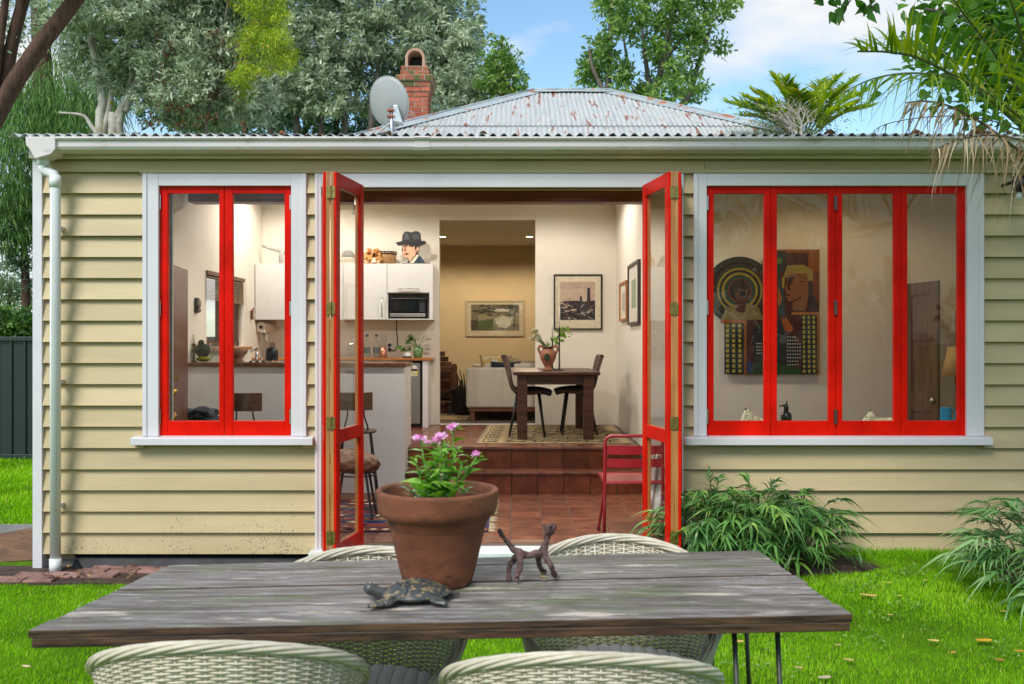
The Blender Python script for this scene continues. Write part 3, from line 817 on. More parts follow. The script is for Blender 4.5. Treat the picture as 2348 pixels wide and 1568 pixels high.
# ---- door frame
mb = MB(); D = 6.655
mb.box(wx(722, D), DOOR[0], D, 6.86, 0.10, wz(397.5, D)); mb.box(DOOR[1], wx(1567, D), D, 6.86, 0.10, wz(397.5, D))
mb.box(DOOR[0], DOOR[1], D + 0.002, 6.69, 2.638, wz(397.5, D))
mb.box(wx(722, D), wx(729, D), D - 0.006, D, 0.10, wz(398, D))
df = mb.build('door_frame', WHITE, house, bevel=0.003)
mb = MB(); mb.box(DOOR[0], DOOR[1], 6.691, 6.80, 2.646, 2.70); mb.build('head_track', flat('#241c18'), df)
mb = MB(); mb.box(DOOR[0], DOOR[1], 6.862, 6.885, 2.650, 2.70); mb.build('head_batten', flat('#c9bfa8'), df)
mb = MB(); mb.prismx([(6.575, 0.098), (6.575, 0.128), (6.66, 0.137), (6.78, 0.139), (6.78, 0.098)], wx(708, 6.6), wx(1568, 6.6)); mb.build('door_sill', pbr('sill_pale', (0.60, 0.68, 0.68), rough=0.4, var=0.08), df, bevel=0.003)
mb = MB(); mb.box(DOOR[0], DOOR[1], 6.782, 6.82, 0.10, 0.133); mb.build('threshold_strip', pbr('aluminium_dark', (0.10, 0.07, 0.05), rough=0.5), df)

# ---- folded bifold leaves
def leaf(near, far, z0, z1, side, outer):
    """near/far: plan points; side=+1 if the outside (red) face looks to +x"""
    n, f = Vector((near[0], near[1], 0)), Vector((far[0], far[1], 0))
    u = (f - n); w = u.length; u.normalize()
    v = Vector((u.y, -u.x, 0))
    if v.x * side < 0: v = -v
    T_ = lambda p: (n + u * p[0] + v * p[1] + Vector((0, 0, p[2])))
    st, tr, br, mr0, mr1 = 0.072, 0.085, 0.115, 0.925, 1.01
    def frame(a, b):
        m = MB(); m.T = T_
        m.box(0, st, a, b, z0, z1); m.box(w - st, w, a, b, z0, z1)
        e = 0.0008
        m.box(st, w - st, a + e, b - e, z1 - tr, z1); m.box(st, w - st, a + e, b - e, z0, z0 + br); m.box(st, w - st, a + e, b - e, mr0, mr1)
        return m
    o = frame(-0.016, 0.0).build('door_leaf', RED, house, bevel=0.0025)
    frame(-0.040, -0.0165).build('inner_frame', ORANGE_WOOD, o, bevel=0.0025)
    for a, b in ((z0 + br - 0.004, mr0 + 0.004), (mr1 - 0.004, z1 - tr + 0.004)):
        m = MB(); m.T = T_; m.box(st - 0.004, w - st + 0.004, -0.020, -0.0165, a, b); m.build('pane', GLASS, o)
    return o
DZ0, DZ1 = 0.168, 2.646
NB, FB = 6.094, 6.638
lB = leaf((wx(771, NB), NB), (wx(834, FB), FB), DZ0, DZ1, +1, True)
lA = leaf((wx(741, NB), NB), (-1.325, FB), DZ0, DZ1, -1, True)
rB = leaf((wx(1532, NB), NB), (wx(1472, FB), FB), DZ0, DZ1, -1, True)
rA = leaf((wx(1561, NB), NB), (1.150, FB), DZ0, DZ1, +1, True)
def leaf_hinge(px0, px1, py, parent):
    D = NB - 0.004; mb = MB(); zc = wz(py, D); xm = (wx(px0, D) + wx(px1, D)) / 2
    mb.box(wx(px0, D), xm - 0.004, D, D + 0.004, zc - 0.038, zc + 0.038); mb.box(xm + 0.004, wx(px1, D), D, D + 0.004, zc - 0.038, zc + 0.038)
    mb.tube([(xm, D - 0.002, zc - 0.04), (xm, D - 0.002, zc + 0.04)], 0.005, 8)
    mb.build('hinge', BRASS, parent)
for py in (440, 707, 970, 1232):
    leaf_hinge(748, 768, py, lB); leaf_hinge(1536, 1555, py, rB)

# ---- interior shell
def lean_ceiling(y): return 2.90 + (3.66 - 2.90) * (y - 6.66) / (12.35 - 6.66)
def slope_wall(a, b, z): return [(a, z), (b, z), (b, lean_ceiling(b) + 0.01), (a, lean_ceiling(a) + 0.01)]
BW = 12.0                                # wall with the doorway
AW = 9.32                                # wall with the big artwork
OPEN = (wx(1007, BW), wx(1227, BW), RF, wz(504, BW))
mb = MB(); wall_with_holes(mb, -3.14, 1.345, RF - 0.05, 3.62, BW, BW + 0.13, [OPEN]); mb.build('dining_wall', PLASTER, house, bevel=0.004)
mb = MB(); mb.prismx(slope_wall(AW + 0.09, BW, FL), 1.255, 1.345); mb.prismx(slope_wall(AW, AW + 0.09, FL), 1.255, 4.66); mb.build('partition_wall', PLASTER, house, bevel=0.004)
KW = (9.83, 11.15, 1.52, 2.30)           # kitchen window in the left wall (y0,y1,z0,z1)
mb = MB()
for a, b, c in ((6.86, KW[0], FL), (KW[1], BW + 0.13, FL), (KW[0], KW[1], KW[3])): mb.prismx(slope_wall(a, b, c), -3.30, -3.14)
mb.box(-3.30, -3.14, KW[0], KW[1], FL, KW[2])
mb.build('kitchen_side_wall', PLASTER, house)
mb = MB(); mb.prismx(slope_wall(6.86, AW + 0.09, FL), 4.66, 4.80); mb.build('living_side_wall', PLASTER, house)
# back room
mb = MB(); mb.box(-3.0, 3.0, 16.5, 16.62, RF, 3.3); mb.box(-3.12, -3.0, BW + 0.13, 16.62, RF, 3.3); mb.box(3.0, 3.12, BW + 0.13, 16.62, RF, 3.3)
mb.build('back_room_wall', pbr('lamp_tinted_plaster', (0.62, 0.49, 0.30), rough=0.85, var=0.04, scale=2, bump=0.05, bscale=30), house)  # warm lamplight put into the colour of the cream wall
mb = MB(); mb.box(-3.1, 3.1, BW + 0.13, 16.6, 3.21, 3.27); mb.build('back_room_ceiling', CEIL, house)
# floors
mb = MB(); mb.box(-3.14, 4.66, 6.82, AW, 0.02, FL - 0.006); lowf = mb.build('lower_floor', GROUT, house)
mb = MB(); mb.box(-3.14, 1.255, 9.19 + 0.006, BW, 0.02, RF - 0.215); mb.box(-3.14, 1.255, 9.46, BW, 0.02, RF - 0.006); mb.box(-3.1, 3.0, BW, 16.5, RF - 0.3, RF - 0.004)
raf = mb.build('raised_floor', GROUT, house)
def tile_mesh(name, w, d, h, bev=0.004):
    mb = MB(); a, b = w / 2 - 0.003, d / 2 - 0.003
    lo = [(-a, -b), (a, -b), (a, b), (-a, b)]; hi = [(-a + bev, -b + bev), (a - bev, -b + bev), (a - bev, b - bev), (-a + bev, b - bev)]
    vs = [(x, y, 0) for x, y in lo] + [(x, y, h - bev) for x, y in lo] + [(x, y, h) for x, y in hi]
    fs = [(4 + i, 4 + (i + 1) % 4, 8 + (i + 1) % 4, 8 + i) for i in range(4)] + [(i, (i + 1) % 4, 4 + (i + 1) % 4, 4 + i) for i in range(4)] + [(8, 9, 10, 11)]
    mb.add(vs, fs); return mb.mesh(name)
TW = 0.25
TX0 = wx(1172.1, 9.19)                   # a joint line
hO = ORG[house.name]
def put(name, me, mat, parent, loc, rot=None):
    o = link_mesh(name, me, mat, parent, tuple(Vector(loc) - hO))
    if rot: o.rotation_euler = rot
    return o
tm = tile_mesh('tile', TW, TW, 0.012)
nrow = 10
for r in range(nrow):
    y = 9.19 - TW * (r + 0.5)
    for c in range(-8, 14):
        x = TX0 + TW * (c + 0.5)
        if y - TW / 2 < 6.80: continue
        put('floor_tile', tm, TILE, lowf, (x, y, FL - 0.012 + random.uniform(-.0008, .0008)))
tm2 = tile_mesh('tile_raised', TW, TW, 0.010)
for r in range(9):
    y = 9.46 + TW * (r + 0.5) + 0.10
    for c in range(-5, 5):
        x = TX0 + TW * (c + 0.5)
        if x > 1.2: continue
        put('floor_tile', tm2, TILE_DARK, raf, (x, y, RF - 0.010))
# step risers and nosed treads
def riser_mesh(w, h):
    mb = MB(); mb.box(-w / 2 + 0.003, w / 2 - 0.003, -0.010, 0.004, 0.002, h); return mb
for (yy, zb, zt) in ((9.19, FL, FL + 0.175), (9.46, FL + 0.206, RF - 0.032)):
    rm = riser_mesh(TW, zt - zb).mesh('riser_tile')
    nb = MB(); nb.prismx([(-0.022, 0.0), (-0.026, 0.008), (-0.024, 0.022), (-0.014, 0.031), (0.09 if yy > 9.3 else 0.262, 0.031), (0.09 if yy > 9.3 else 0.262, 0.012), (0.0, 0.0)], -TW / 2 + 0.002, TW / 2 - 0.002)
    nm = nb.mesh('nosing_tile')
    for c in range(-4, 5):
        x = TX0 + TW * (c + 0.5)
        put('riser_tile', rm, TILE_DARK, raf, (x, yy, zb)); put('nosing_tile', nm, TILE, raf, (x, yy, zt + 0.001))
# beam over the step
mb = MB(); mb.box(wx(437, 9.2), 1.25, 9.12, 9.30, wz(463, 9.12), 3.16); mb.build('ceiling_beam', BEAM_WOOD, house, bevel=0.006)

# ------------------------------------------------------------------ interior lamps (lit in the photo: downlights in the far room, spots over the kitchen; the others added)
WARM = (1.0, 0.82, 0.58)
def downlight(x, y, z, power, label, group='recessed ceiling downlights', r=0.05, col=WARM, soft=0.03):
    t = thing('downlight', label, 'ceiling light', (x, y, z), group=group)
    mb = MB(); mb.lathe([(r + 0.022, 0.0), (r + 0.022, -0.008), (r, -0.010), (r, 0.0)], (x, y, z), 20); mb.build('trim_ring', WHITE_GLOSS, t)
    mb = MB(); mb.lathe([(r - 0.001, -0.001), (r - 0.001, -0.006), (0.0001, -0.0065)], (x, y, z), 20); mb.build('bulb_face', glow('lamp_face', (1.0, 0.83, 0.55), 14), t)
    ld = bpy.data.lights.new('downlight_light', 'SPOT'); ld.energy = power; ld.color = col; ld.shadow_soft_size = soft; ld.spot_size = math.radians(164); ld.spot_blend = 0.35
    lo = bpy.data.objects.new('downlight_light', ld); C.objects.link(lo); lo.parent = t; lo.location = (0, 0, -0.03)
    return t
downlight(wx(1014, 14.97), 14.97, 3.208, 48, 'lit recessed downlight beside the left edge of the inner doorway')
downlight(wx(1214, 14.97), 14.97, 3.208, 48, 'lit recessed downlight near the right edge of the inner doorway')
for (x, y, pw, lb) in ((-2.55, 10.9, 45, 'unseen fill light added over the kitchen sink corner'), (-1.55, 10.7, 34, 'unseen fill light added above the microwave cupboard'),
                       (0.35, 10.6, 52, 'unseen fill light added above the dining table'), (-0.9, 8.2, 56, 'unseen fill light added above the tiled floor by the bench'), (0.6, 8.2, 32, 'unseen fill light added above the red metal chair'),
                       (2.9, 8.2, 13, 'unseen fill light added over the living corner with the artwork')):
    downlight(x, y, lean_ceiling(y) - 0.002, pw, lb, col=(1.0, 0.95, 0.88) if x < 2 else (1.0, 0.76, 0.46), soft=0.03)  # unseen lamps added to brighten the kitchen, dining and living areas
# hanging spot seen through the left door leaf
t = thing('spot_lamp', 'small steel spot lamp hanging below the dark beam', 'spot light', (wx(813, 9.0), 9.0, wz(462, 9.0)))
sx, sz = wx(813, 9.0), wz(462, 9.0)
mb = MB(); mb.tube([(sx, 9.08, sz + 0.10), (sx, 9.0, sz + 0.02), (sx, 9.0, sz - 0.03)], 0.006, 8); mb.build('stem', STEEL, t)
mb = MB(); mb.lathe([(0.012, -0.03), (0.014, -0.08), (0.03, -0.12), (0.026, -0.118), (0.001, -0.09)], (sx, 9.0, sz), 16); mb.build('head', STEEL, t, smooth=True)

# ------------------------------------------------------------------ helpers for prints and panels
def zf(x0, y0, k):
    """zoom-picture coordinates -> photo coordinates"""
    return lambda x, y: (x0 * 0.6112 + x * k * 0.6112, y0 * 0.6112 + y * k * 0.6112)
def art(name, polys, D, parent, step=0.0007, conv=None, back=0.002):
    """flat print: coloured shapes one over the other on a sheet at distance D"""
    mats, idx = [], {}
    mb = MB()
    for i, (col, poly) in enumerate(polys):
        if col not in idx: idx[col] = len(mats); mats.append(flat(col, rough=0.55))
        pts = [conv(*p) if conv else p for p in poly]
        y1 = D - i * step
        pp = [(wx(a, D), wz(b, D)) for a, b in pts]
        mb.prism(pp, y1 - step * 1.0, y1 + 0.0 if i else y1 + back, m=idx[col])
    return mb.build(name, mats, parent)
def circle(cx, cy, r, n=40, a0=0, a1=2 * PI): return [(cx + r * math.cos(a0 + (a1 - a0) * i / n), cy + r * math.sin(a0 + (a1 - a0) * i / n)) for i in range(n)]
def rect(x0, y0, x1, y1): return [(x0, y0), (x1, y0), (x1, y1), (x0, y1)]

# ------------------------------------------------------------------ kitchen bench (half wall with timber top)
BX, BY0, BY1, BZ = -1.047, 9.19, 9.735, 1.372
t = thing('kitchen_bench', 'white kitchen bench with dark timber top, standing at the step', 'bench', (-2.1, BY0, FL))
mb = MB(); mb.box(-3.138, BX, BY0 - 0.012, BY1, FL + 0.001, BZ - 0.036); mb.build('front_panel', pbr('bench_white', (0.74, 0.73, 0.71), rough=0.6, var=0.04, scale=2), t, bevel=0.004)
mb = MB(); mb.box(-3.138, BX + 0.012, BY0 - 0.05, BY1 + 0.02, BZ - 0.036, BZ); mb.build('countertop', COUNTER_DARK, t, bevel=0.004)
mb = MB(); mb.box(wx(555, 9.35), wx(640, 9.35), 9.26, 9.66, BZ + 0.001, BZ + 0.006); mb.build('sink_rim', STEEL, t, bevel=0.002)
mb = MB(); mb.tube([(wx(588, 9.45), 9.45, BZ), (wx(588, 9.45), 9.45, wz(797, 9.45))], 0.017, 12); mb.tube([(wx(588, 9.45), 9.45, wz(800, 9.45)), (wx(572, 9.3), 9.36, wz(806, 9.4))], 0.010, 10); mb.build('mixer_tap', CHROME, t, smooth=True)
pts = smooth_path([(wx(600, 9.5), 9.5, BZ), (wx(600, 9.5), 9.5, wz(772, 9.5)), (wx(603, 9.5), 9.48, wz(762, 9.5)), (wx(611, 9.5), 9.44, wz(761, 9.5)), (wx(617, 9.5), 9.41, wz(768, 9.5)), (wx(617, 9.5), 9.4, wz(786, 9.5))], 18)
mb = MB(); mb.tube(pts, 0.0085, 10); mb.build('swan_neck_tap', CHROME, t, smooth=True)
for px in (575, 590, 605):
    mb = MB(); mb.lathe([(0.014, 0), (0.015, 0.012), (0.010, 0.018), (0.0001, 0.019)], (wx(px, 9.24), 9.24, BZ + 0.0005), 12); mb.build('tap_knob', BLACK, t)

# ------------------------------------------------------------------ rear counter with fridge, wall cupboards
RC0, RZ = 11.52, wz(820.5, 11.5)
t = thing('rear_counter', 'orange timber counter along the rear kitchen wall', 'counter', (-2.0, RC0, RF))
xe = wx(990, RC0)
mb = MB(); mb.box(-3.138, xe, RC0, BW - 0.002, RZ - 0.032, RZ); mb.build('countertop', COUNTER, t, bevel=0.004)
mb = MB(); mb.box(wx(968, RC0), wx(981, RC0), RC0 + 0.02, BW - 0.002, RF, RZ - 0.033); mb.build('end_panel', WHITE_GLOSS, t, bevel=0.003)
mb = MB(); mb.box(-3.138, wx(905, RC0), RC0 + 0.04, BW - 0.002, RF + 0.08, RZ - 0.033); mb.build('cupboard', WHITE_GLOSS, t, bevel=0.003)
t = thing('bar_fridge', 'silver grey bar fridge under the rear counter with an energy label', 'fridge', (wx(945, 11.5), 11.6, RF))
fx0, fx1 = wx(910, 11.55), wx(963, 11.55)
mb = MB(); mb.box(fx0, fx1 + 0.015, 11.58, 11.95, RF + 0.001, RZ - 0.045); mb.build('body', flat('#15161a', 0.4), t, bevel=0.004)
mb = MB(); mb.box(fx0, fx1, 11.54, 11.578, RF + 0.045, RZ - 0.06); mb.build('door', pbr('fridge_door', (0.27, 0.255, 0.24), rough=0.35, var=0.05, metal=0.4), t, bevel=0.006)
zz = zf(1450, 1250, 450 / 1764)
art('energy_label', [('#e9e6dc', [(358, 630), (455, 630), (455, 520), (440, 485), (405, 470), (372, 485), (358, 520)]), ('#b8202a', [(362, 520), (372, 490), (388, 505), (385, 520)]), ('#22242c', rect(358, 525, 452, 555)),
    ('#d8cf1e', rect(358, 560, 455, 612)), ('#f1ece0', rect(372, 570, 436, 600)), ('#333333', rect(384, 580, 424, 590))], 11.5385, t, conv=zz)

CD = 11.64                                     # cupboard front
cz0, cz1 = wz(733, CD), wz(604, CD)
t = thing('wall_cupboard', 'row of white wall cupboards above the rear counter', 'cupboard', (-2.0, CD, cz0))
def cx_(p): return wx(p, CD)
nx0, nx1, nz0, nz1 = cx_(889), cx_(984), wz(731, CD), wz(672, CD)
mb = MB()
mb.box(-3.138, nx0, CD + 0.02, BW - 0.002, cz0, cz1); mb.box(nx1, cx_(992), CD + 0.001, BW - 0.002, cz0, cz1)
mb.box(nx0, nx1, CD + 0.02, BW - 0.002, nz1, cz1 - 0.0005); mb.box(nx0, nx1, CD + 0.001, BW - 0.002, cz0, cz0 + 0.012); mb.box(nx0, nx1, BW - 0.03, BW - 0.002, cz0 + 0.012, nz1)
mb.build('carcass', WHITE_GLOSS, t, bevel=0.002)
for a, b, c, d, hd in ((585, 655, 604, 733, None), (656.5, 712, 604, 733, None), (713, 786, 604, 733, 720), (787, 886.5, 604, 733, 876), (888, 985, 604, 671, 'h')):
    mb = MB(); mb.box(max(cx_(a), -3.137) + 0.0015, cx_(b) - 0.0015, CD, CD + 0.018, wz(d, CD) + 0.002, wz(c, CD) - 0.002); dd = mb.build('cupboard_door', WHITE_GLOSS, t, bevel=0.002)
    if hd == 'h':
        z = wz(662, CD); mb = MB(); mb.tube([(cx_(913), CD - 0.028, z), (cx_(961), CD - 0.028, z)], 0.006, 8)
        for q in (918, 956): mb.tube([(cx_(q), CD - 0.028, z), (cx_(q), CD + 0.002, z)], 0.004, 6)
        mb.build('handle', STEEL, dd, smooth=True)
    elif hd:
        mb = MB(); mb.tube([(cx_(hd), CD - 0.028, wz(679, CD)), (cx_(hd), CD - 0.028, wz(727, CD))], 0.006, 8)
        for q in (684, 722): mb.tube([(cx_(hd), CD - 0.028, wz(q, CD)), (cx_(hd), CD + 0.002, wz(q, CD))], 0.004, 6)
        mb.build('handle', STEEL, dd, smooth=True)
# microwave
micro = t = thing('microwave', 'black and silver microwave oven in the cupboard niche', 'microwave', (cx_(936), CD + 0.05, cz0 + 0.012))
mx0, mx1, mz0, mz1 = cx_(893), cx_(975), cz0 + 0.024, wz(683, CD)
mb = MB(); mb.box(mx0, mx1, CD + 0.03, CD + 0.29, mz0, mz1); mb.build('body', flat('#101114', 0.35), t, bevel=0.005)
mb = MB(); mb.box(mx0 + 0.004, mx1 - 0.085, CD + 0.018, CD + 0.029, mz0 + 0.055, mz1 - 0.006); dm = mb.build('door', flat('#0c0d10', 0.12), t, bevel=0.003)
mb = MB(); mb.box(mx0 + 0.05, mx1 - 0.12, CD + 0.0155, CD + 0.0178, mz0 + 0.085, mz1 - 0.04); mb.build('door_window', flat('#1a2021', 0.08), dm)
mb = MB(); mb.box(mx1 - 0.082, mx1 - 0.002, CD + 0.018, CD + 0.029, mz0 + 0.055, mz1 - 0.006); cpn = mb.build('control_panel', flat('#0e0f14', 0.25), t, bevel=0.002)
for r in range(6):
    for c in range(3):
        mb = MB(); xx, zz_ = mx1 - 0.066 + c * 0.02, mz0 + 0.075 + r * 0.019; mb.box(xx, xx + 0.013, CD + 0.0165, CD + 0.0182, zz_, zz_ + 0.009); mb.build('button', flat('#5a5f68'), cpn)
mb = MB(); mb.box(mx0 + 0.002, mx1 - 0.002, CD + 0.017, CD + 0.029, mz0 + 0.012, mz0 + 0.052); mb.build('lower_trim', STEEL, t, bevel=0.002)
for q in (mx0 + 0.05, mx1 - 0.05):
    mb = MB(); mb.box(q - 0.012, q + 0.012, CD + 0.05, CD + 0.25, cz0 + 0.0121, mz0 + 0.001); mb.build('foot', BLACK, t)

# on top of the cupboards
ctop = cz1
D = CD + 0.10
z1f = zf(1150, 620, 550 / 1106)
t = thing('painted_cutout', 'painted wooden cut-out of a man in a dark felt hat', 'cut-out figure', (wx(945, D), D, ctop))
ol = [(722, 737), (760, 735), (768, 705), (735, 700), (720, 670), (716, 640), (720, 606), (690, 606), (672, 582), (705, 574), (719, 570), (721, 528), (742, 498), (765, 500), (790, 506), (815, 497), (838, 497), (858, 512), (863, 568), (900, 572), (898, 590), (850, 612), (850, 645), (838, 655), (848, 676), (870, 700), (896, 737)]
mb = MB(); mb.prism([(wx(*([z1f(*p)[0], D])), wz(z1f(*p)[1], D)) for p in ol], D, D + 0.018); mb.build('board', flat('#2a2320'), t)
art('painting', [('#dba98a', [(722, 600), (815, 598), (826, 612), (845, 606), (846, 640), (832, 652), (826, 678), (776, 733), (764, 700), (742, 698), (730, 690), (724, 668), (718, 655), (726, 640)]),
    ('#efe3c8', [(770, 736), (778, 716), (832, 672), (846, 678), (812, 737)]), ('#33475a', [(806, 737), (850, 676), (870, 700), (896, 737)]), ('#1d2228', [(838, 737), (852, 690), (858, 696), (848, 737)]),
    ('#1b1a1b', [(719, 574), (722, 530), (744, 500), (790, 508), (836, 498), (858, 514), (863, 574)]), ('#4a4a4c', [(732, 560), (740, 520), (760, 512), (775, 560)]), ('#3c3c3e', [(800, 560), (805, 520), (845, 520), (850, 560)]),
    ('#131213', [(672, 582), (720, 575), (790, 580), (862, 572), (902, 574), (890, 597), (850, 611), (800, 603), (730, 601), (700, 606), (680, 598)]),
    ('#1a1413', [(815, 600), (850, 610), (850, 622), (832, 610), (824, 640), (818, 640)]), ('#2a1c18', [(728, 606), (760, 604), (760, 612), (730, 614)]), ('#2a1c18', [(772, 604), (812, 602), (808, 614), (776, 614)]),
    ('#7c3f35', [(736, 664), (764, 660), (772, 664), (758, 674), (740, 674)]), ('#8a5a48', [(744, 618), (750, 618), (744, 648), (732, 646)]), ('#2a1c18', [(740, 698), (764, 700), (776, 733), (770, 733), (760, 704)]),
    ('#2a1c18', [(826, 640), (830, 642), (828, 676), (776, 733), (774, 728), (822, 674)])], D - 0.0005, t, conv=z1f, step=0.0006)
mb = MB(); mb.box(wx(z1f(722, 0)[0], D), wx(z1f(935, 0)[0], D), D - 0.05, D + 0.08, ctop, ctop + 0.010); mb.build('plinth', DARK_WOOD, t)
# golden crystal cluster, tan fabric basket, grey bowl on a box
t = thing('crystal_cluster', 'chunky golden crystal cluster beside the basket on the cupboard', 'ornament', (wx(856, D), D, ctop))
mb = MB()
r_ = random.Random(4)
for i in range(70):
    px, pz = r_.uniform(836, 872), r_.uniform(0.01, 0.165)
    wdt = 1 - pz / 0.3
    c = Vector((wx(px, D), D + r_.uniform(-.06, .06), ctop + pz))
    s = r_.uniform(0.012, 0.028); R = Matrix.Rotation(r_.uniform(0, 6), 3, Vector((r_.random(), r_.random(), r_.random() + .1)).normalized())
    pts = [c + R @ Vector((a * s, b * s, e * s)) for a, b, e in ((-1, -1, -1), (1, -1, -1), (1, 1, -1), (-1, 1, -1), (-1, -1, 1), (1, -1, 1), (1, 1, 1), (-1, 1, 1))]
    mb.hexa(pts, m=i % 3)
mb.build('crystals', [flat('#d9a66a', 0.25), flat('#b9783f', 0.25), flat('#e6c9a0', 0.3)], t, kind='stuff')
mb = MB(); mb.box(wx(838, D), wx(868, D), D - 0.05, D + 0.05, ctop, ctop + 0.03); mb.build('matrix_rock', flat('#a4743f'), t, bevel=0.008)
t = thing('tapa_bowl', 'tan basket bowl with a dark patterned rim on the cupboard', 'bowl', (wx(889, D + .05), D + .05, ctop))
bx_, by_ = wx(888, D + .05), D + .05
mb = MB(); mb.lathe([(0.07, 0.001), (0.095, 0.02), (0.108, 0.08), (0.112, 0.15), (0.105, 0.15), (0.10, 0.08), (0.0001, 0.03)], (bx_, by_, ctop), 20); mb.build('bowl', flat('#a07a4c'), t, smooth=True)
mb = MB(); mb.lathe([(0.113, 0.115), (0.116, 0.12), (0.117, 0.155), (0.112, 0.156), (0.111, 0.115)], (bx_, by_, ctop), 20); rm_ = mb.build('rim', flat('#3b2a1c'), t, smooth=True)
for i in range(20):
    a = 2 * PI * i / 20; mb = MB(); mb.ball((bx_ + 0.118 * math.cos(a), by_ + 0.118 * math.sin(a), ctop + 0.135), 0.007, 6, 4); mb.build('bead', flat('#c9a878'), rm_)
t = thing('box_stack', 'pale flat boxes under a grey bowl on the cupboard', 'boxes', (wx(800, D), D, ctop))
for i in range(3):
    mb = MB(); mb.box(wx(783 - i, D), wx(815 - i * 2, D), D - 0.08, D + 0.1, ctop + 0.001 + i * 0.027, ctop + 0.026 + i * 0.027); mb.build('box', flat(['#cfc3ab', '#bfb49c', '#d6ccb8'][i]), t, bevel=0.003)
tg = thing('stone_bowl', 'upturned grey stone bowl on the pale boxes', 'bowl', (wx(798, D), D, ctop + 0.082))
mb = MB(); mb.lathe([(0.085, 0.001), (0.082, 0.03), (0.06, 0.07), (0.03, 0.085), (0.0001, 0.087)], (wx(798, D), D, ctop + 0.082), 20); mb.build('bowl', flat('#807c74'), tg, smooth=True)
t = thing('driftwood', 'pale driftwood branch leaning on top of the corner cupboard', 'driftwood', (wx(640, D), D, ctop))
mb = MB(); pth = smooth_path([(wx(600, D), D, wz(563, D)), (wx(625, D), D + .02, wz(571, D)), (wx(652, D), D, wz(578, D)), (wx(675, D), D, wz(583, D))], 12); mb.tube(pth, [0.018] * 6 + [0.024] * 7, 8)
mb.tube([(wx(645, D), D, ctop), (wx(644, D), D, wz(588, D)), (wx(648, D), D, wz(576, D))], 0.028, 8); mb.build('branch', BARK_PALE, t, smooth=True)

# on the rear counter
def bottle(px, label):
    x, y = wx(px, 11.62), 11.62
    t = thing('glass_bottle', label, 'bottle', (x, y, RZ), group='clear water bottles on the rear counter')
    mb = MB(); mb.lathe([(0.036, 0.001), (0.040, 0.008), (0.040, 0.15), (0.034, 0.18), (0.017, 0.215), (0.015, 0.26), (0.017, 0.262), (0.017, 0.275), (0.013, 0.276)], (x, y, RZ), 18); mb.build('glass', CLEAR, t, smooth=True)
    mb = MB(); mb.lathe([(0.0345, 0.006), (0.037, 0.012), (0.037, 0.13), (0.0001, 0.131)], (x, y, RZ), 16); mb.build('water', glassmat('water_fill', (0.92, 0.95, 0.96), 1.2), t, smooth=True)
    mb = MB(); mb.lathe([(0.0178, 0.255), (0.0178, 0.285), (0.0001, 0.286)], (x, y, RZ), 12); mb.build('cap', flat('#4a4c50'), t, smooth=True)
    mb = MB(); mb.lathe([(0.0408, 0.055), (0.0408, 0.125), (0.0405, 0.125), (0.0405, 0.055)], (x, y, RZ), 18); mb.build('label', glassmat('bottle_label', (0.84, 0.89, 0.92), 1.15), t)
bottle(841, 'clear water bottle close to the open left door leaf'); bottle(863, 'clear water bottle right beside the copper-based blender')
x, y = wx(878, 11.75), 11.75
t = thing('blender_cup', 'tall clear blender cup on a copper base behind the bottles', 'blender', (x, y, RZ))
mb = MB(); mb.lathe([(0.045, 0.001), (0.047, 0.02), (0.042, 0.13), (0.0001, 0.131)], (x, y, RZ), 16); mb.build('base', pbr('copper_base', (0.45, 0.20, 0.12), rough=0.3, metal=0.6), t, smooth=True)
mb = MB(); mb.lathe([(0.044, 0.132), (0.041, 0.25), (0.032, 0.28), (0.0001, 0.284)], (x, y, RZ), 16); mb.build('cup', CLEAR, t, smooth=True)
x, y = wx(806, 11.66), 11.66
t = thing('coffee_plunger', 'chrome and glass coffee plunger behind the left door leaf', 'coffee maker', (x, y, RZ))
mb = MB(); mb.lathe([(0.05, 0.001), (0.05, 0.15), (0.048, 0.15), (0.048, 0.004)], (x, y, RZ), 16); mb.build('glass', CLEAR, t, smooth=True)
mb = MB(); mb.lathe([(0.053, 0.155), (0.053, 0.165), (0.02, 0.185), (0.0001, 0.187)], (x, y, RZ), 16); mb.tube([(x, y, RZ + 0.15), (x, y, RZ + 0.25)], 0.003, 6); mb.ball((x, y, RZ + 0.255), 0.01, 8, 6); mb.tube([(x + 0.05, y, RZ + 0.14), (x + 0.085, y, RZ + 0.13), (x + 0.085, y, RZ + 0.03), (x + 0.05, y, RZ + 0.02)], 0.006, 6)
mb.tube([(x + 0.052 * math.cos(a), y + 0.052 * math.sin(a), RZ + 0.02) for a in np.linspace(0, 2 * PI, 17)], 0.004, 6); mb.build('chrome_frame', CHROME, t, smooth=True)
# outlet, plug, cord, switch
D2 = BW - 0.0
t = thing('power_outlet', 'white double power outlet with black plugs on the kitchen wall', 'socket', (wx(893, D2), D2, wz(795, D2)))
mb = MB(); mb.box(wx(886, D2), wx(899, D2), D2 - 0.01, D2 - 0.001, wz(805, D2), wz(787, D2)); mb.build('plate', WHITE_GLOSS, t, bevel=0.002)
for py in (791, 801):
    mb = MB(); mb.T = lambda p: (p[0], p[1], p[2]); mb.ball((wx(893.5, D2), D2 - 0.025, wz(py, D2)), (0.022, 0.018, 0.022), 10, 7); mb.build('plug', BLACK, t, smooth=True)
mb = MB(); mb.tube(smooth_path([(wx(909, D2), D2 - 0.02, cz0 + 0.01), (wx(909, D2), D2 - 0.015, wz(755, D2)), (wx(911, D2), D2 - 0.015, wz(775, D2)), (wx(911, D2), D2 - 0.02, wz(793, D2)), (wx(905, D2), D2 - 0.03, wz(803, D2)), (wx(896, D2), D2 - 0.03, wz(801, D2))], 24), 0.006, 7); mb.build('power_cord', BLACK, micro, smooth=True)
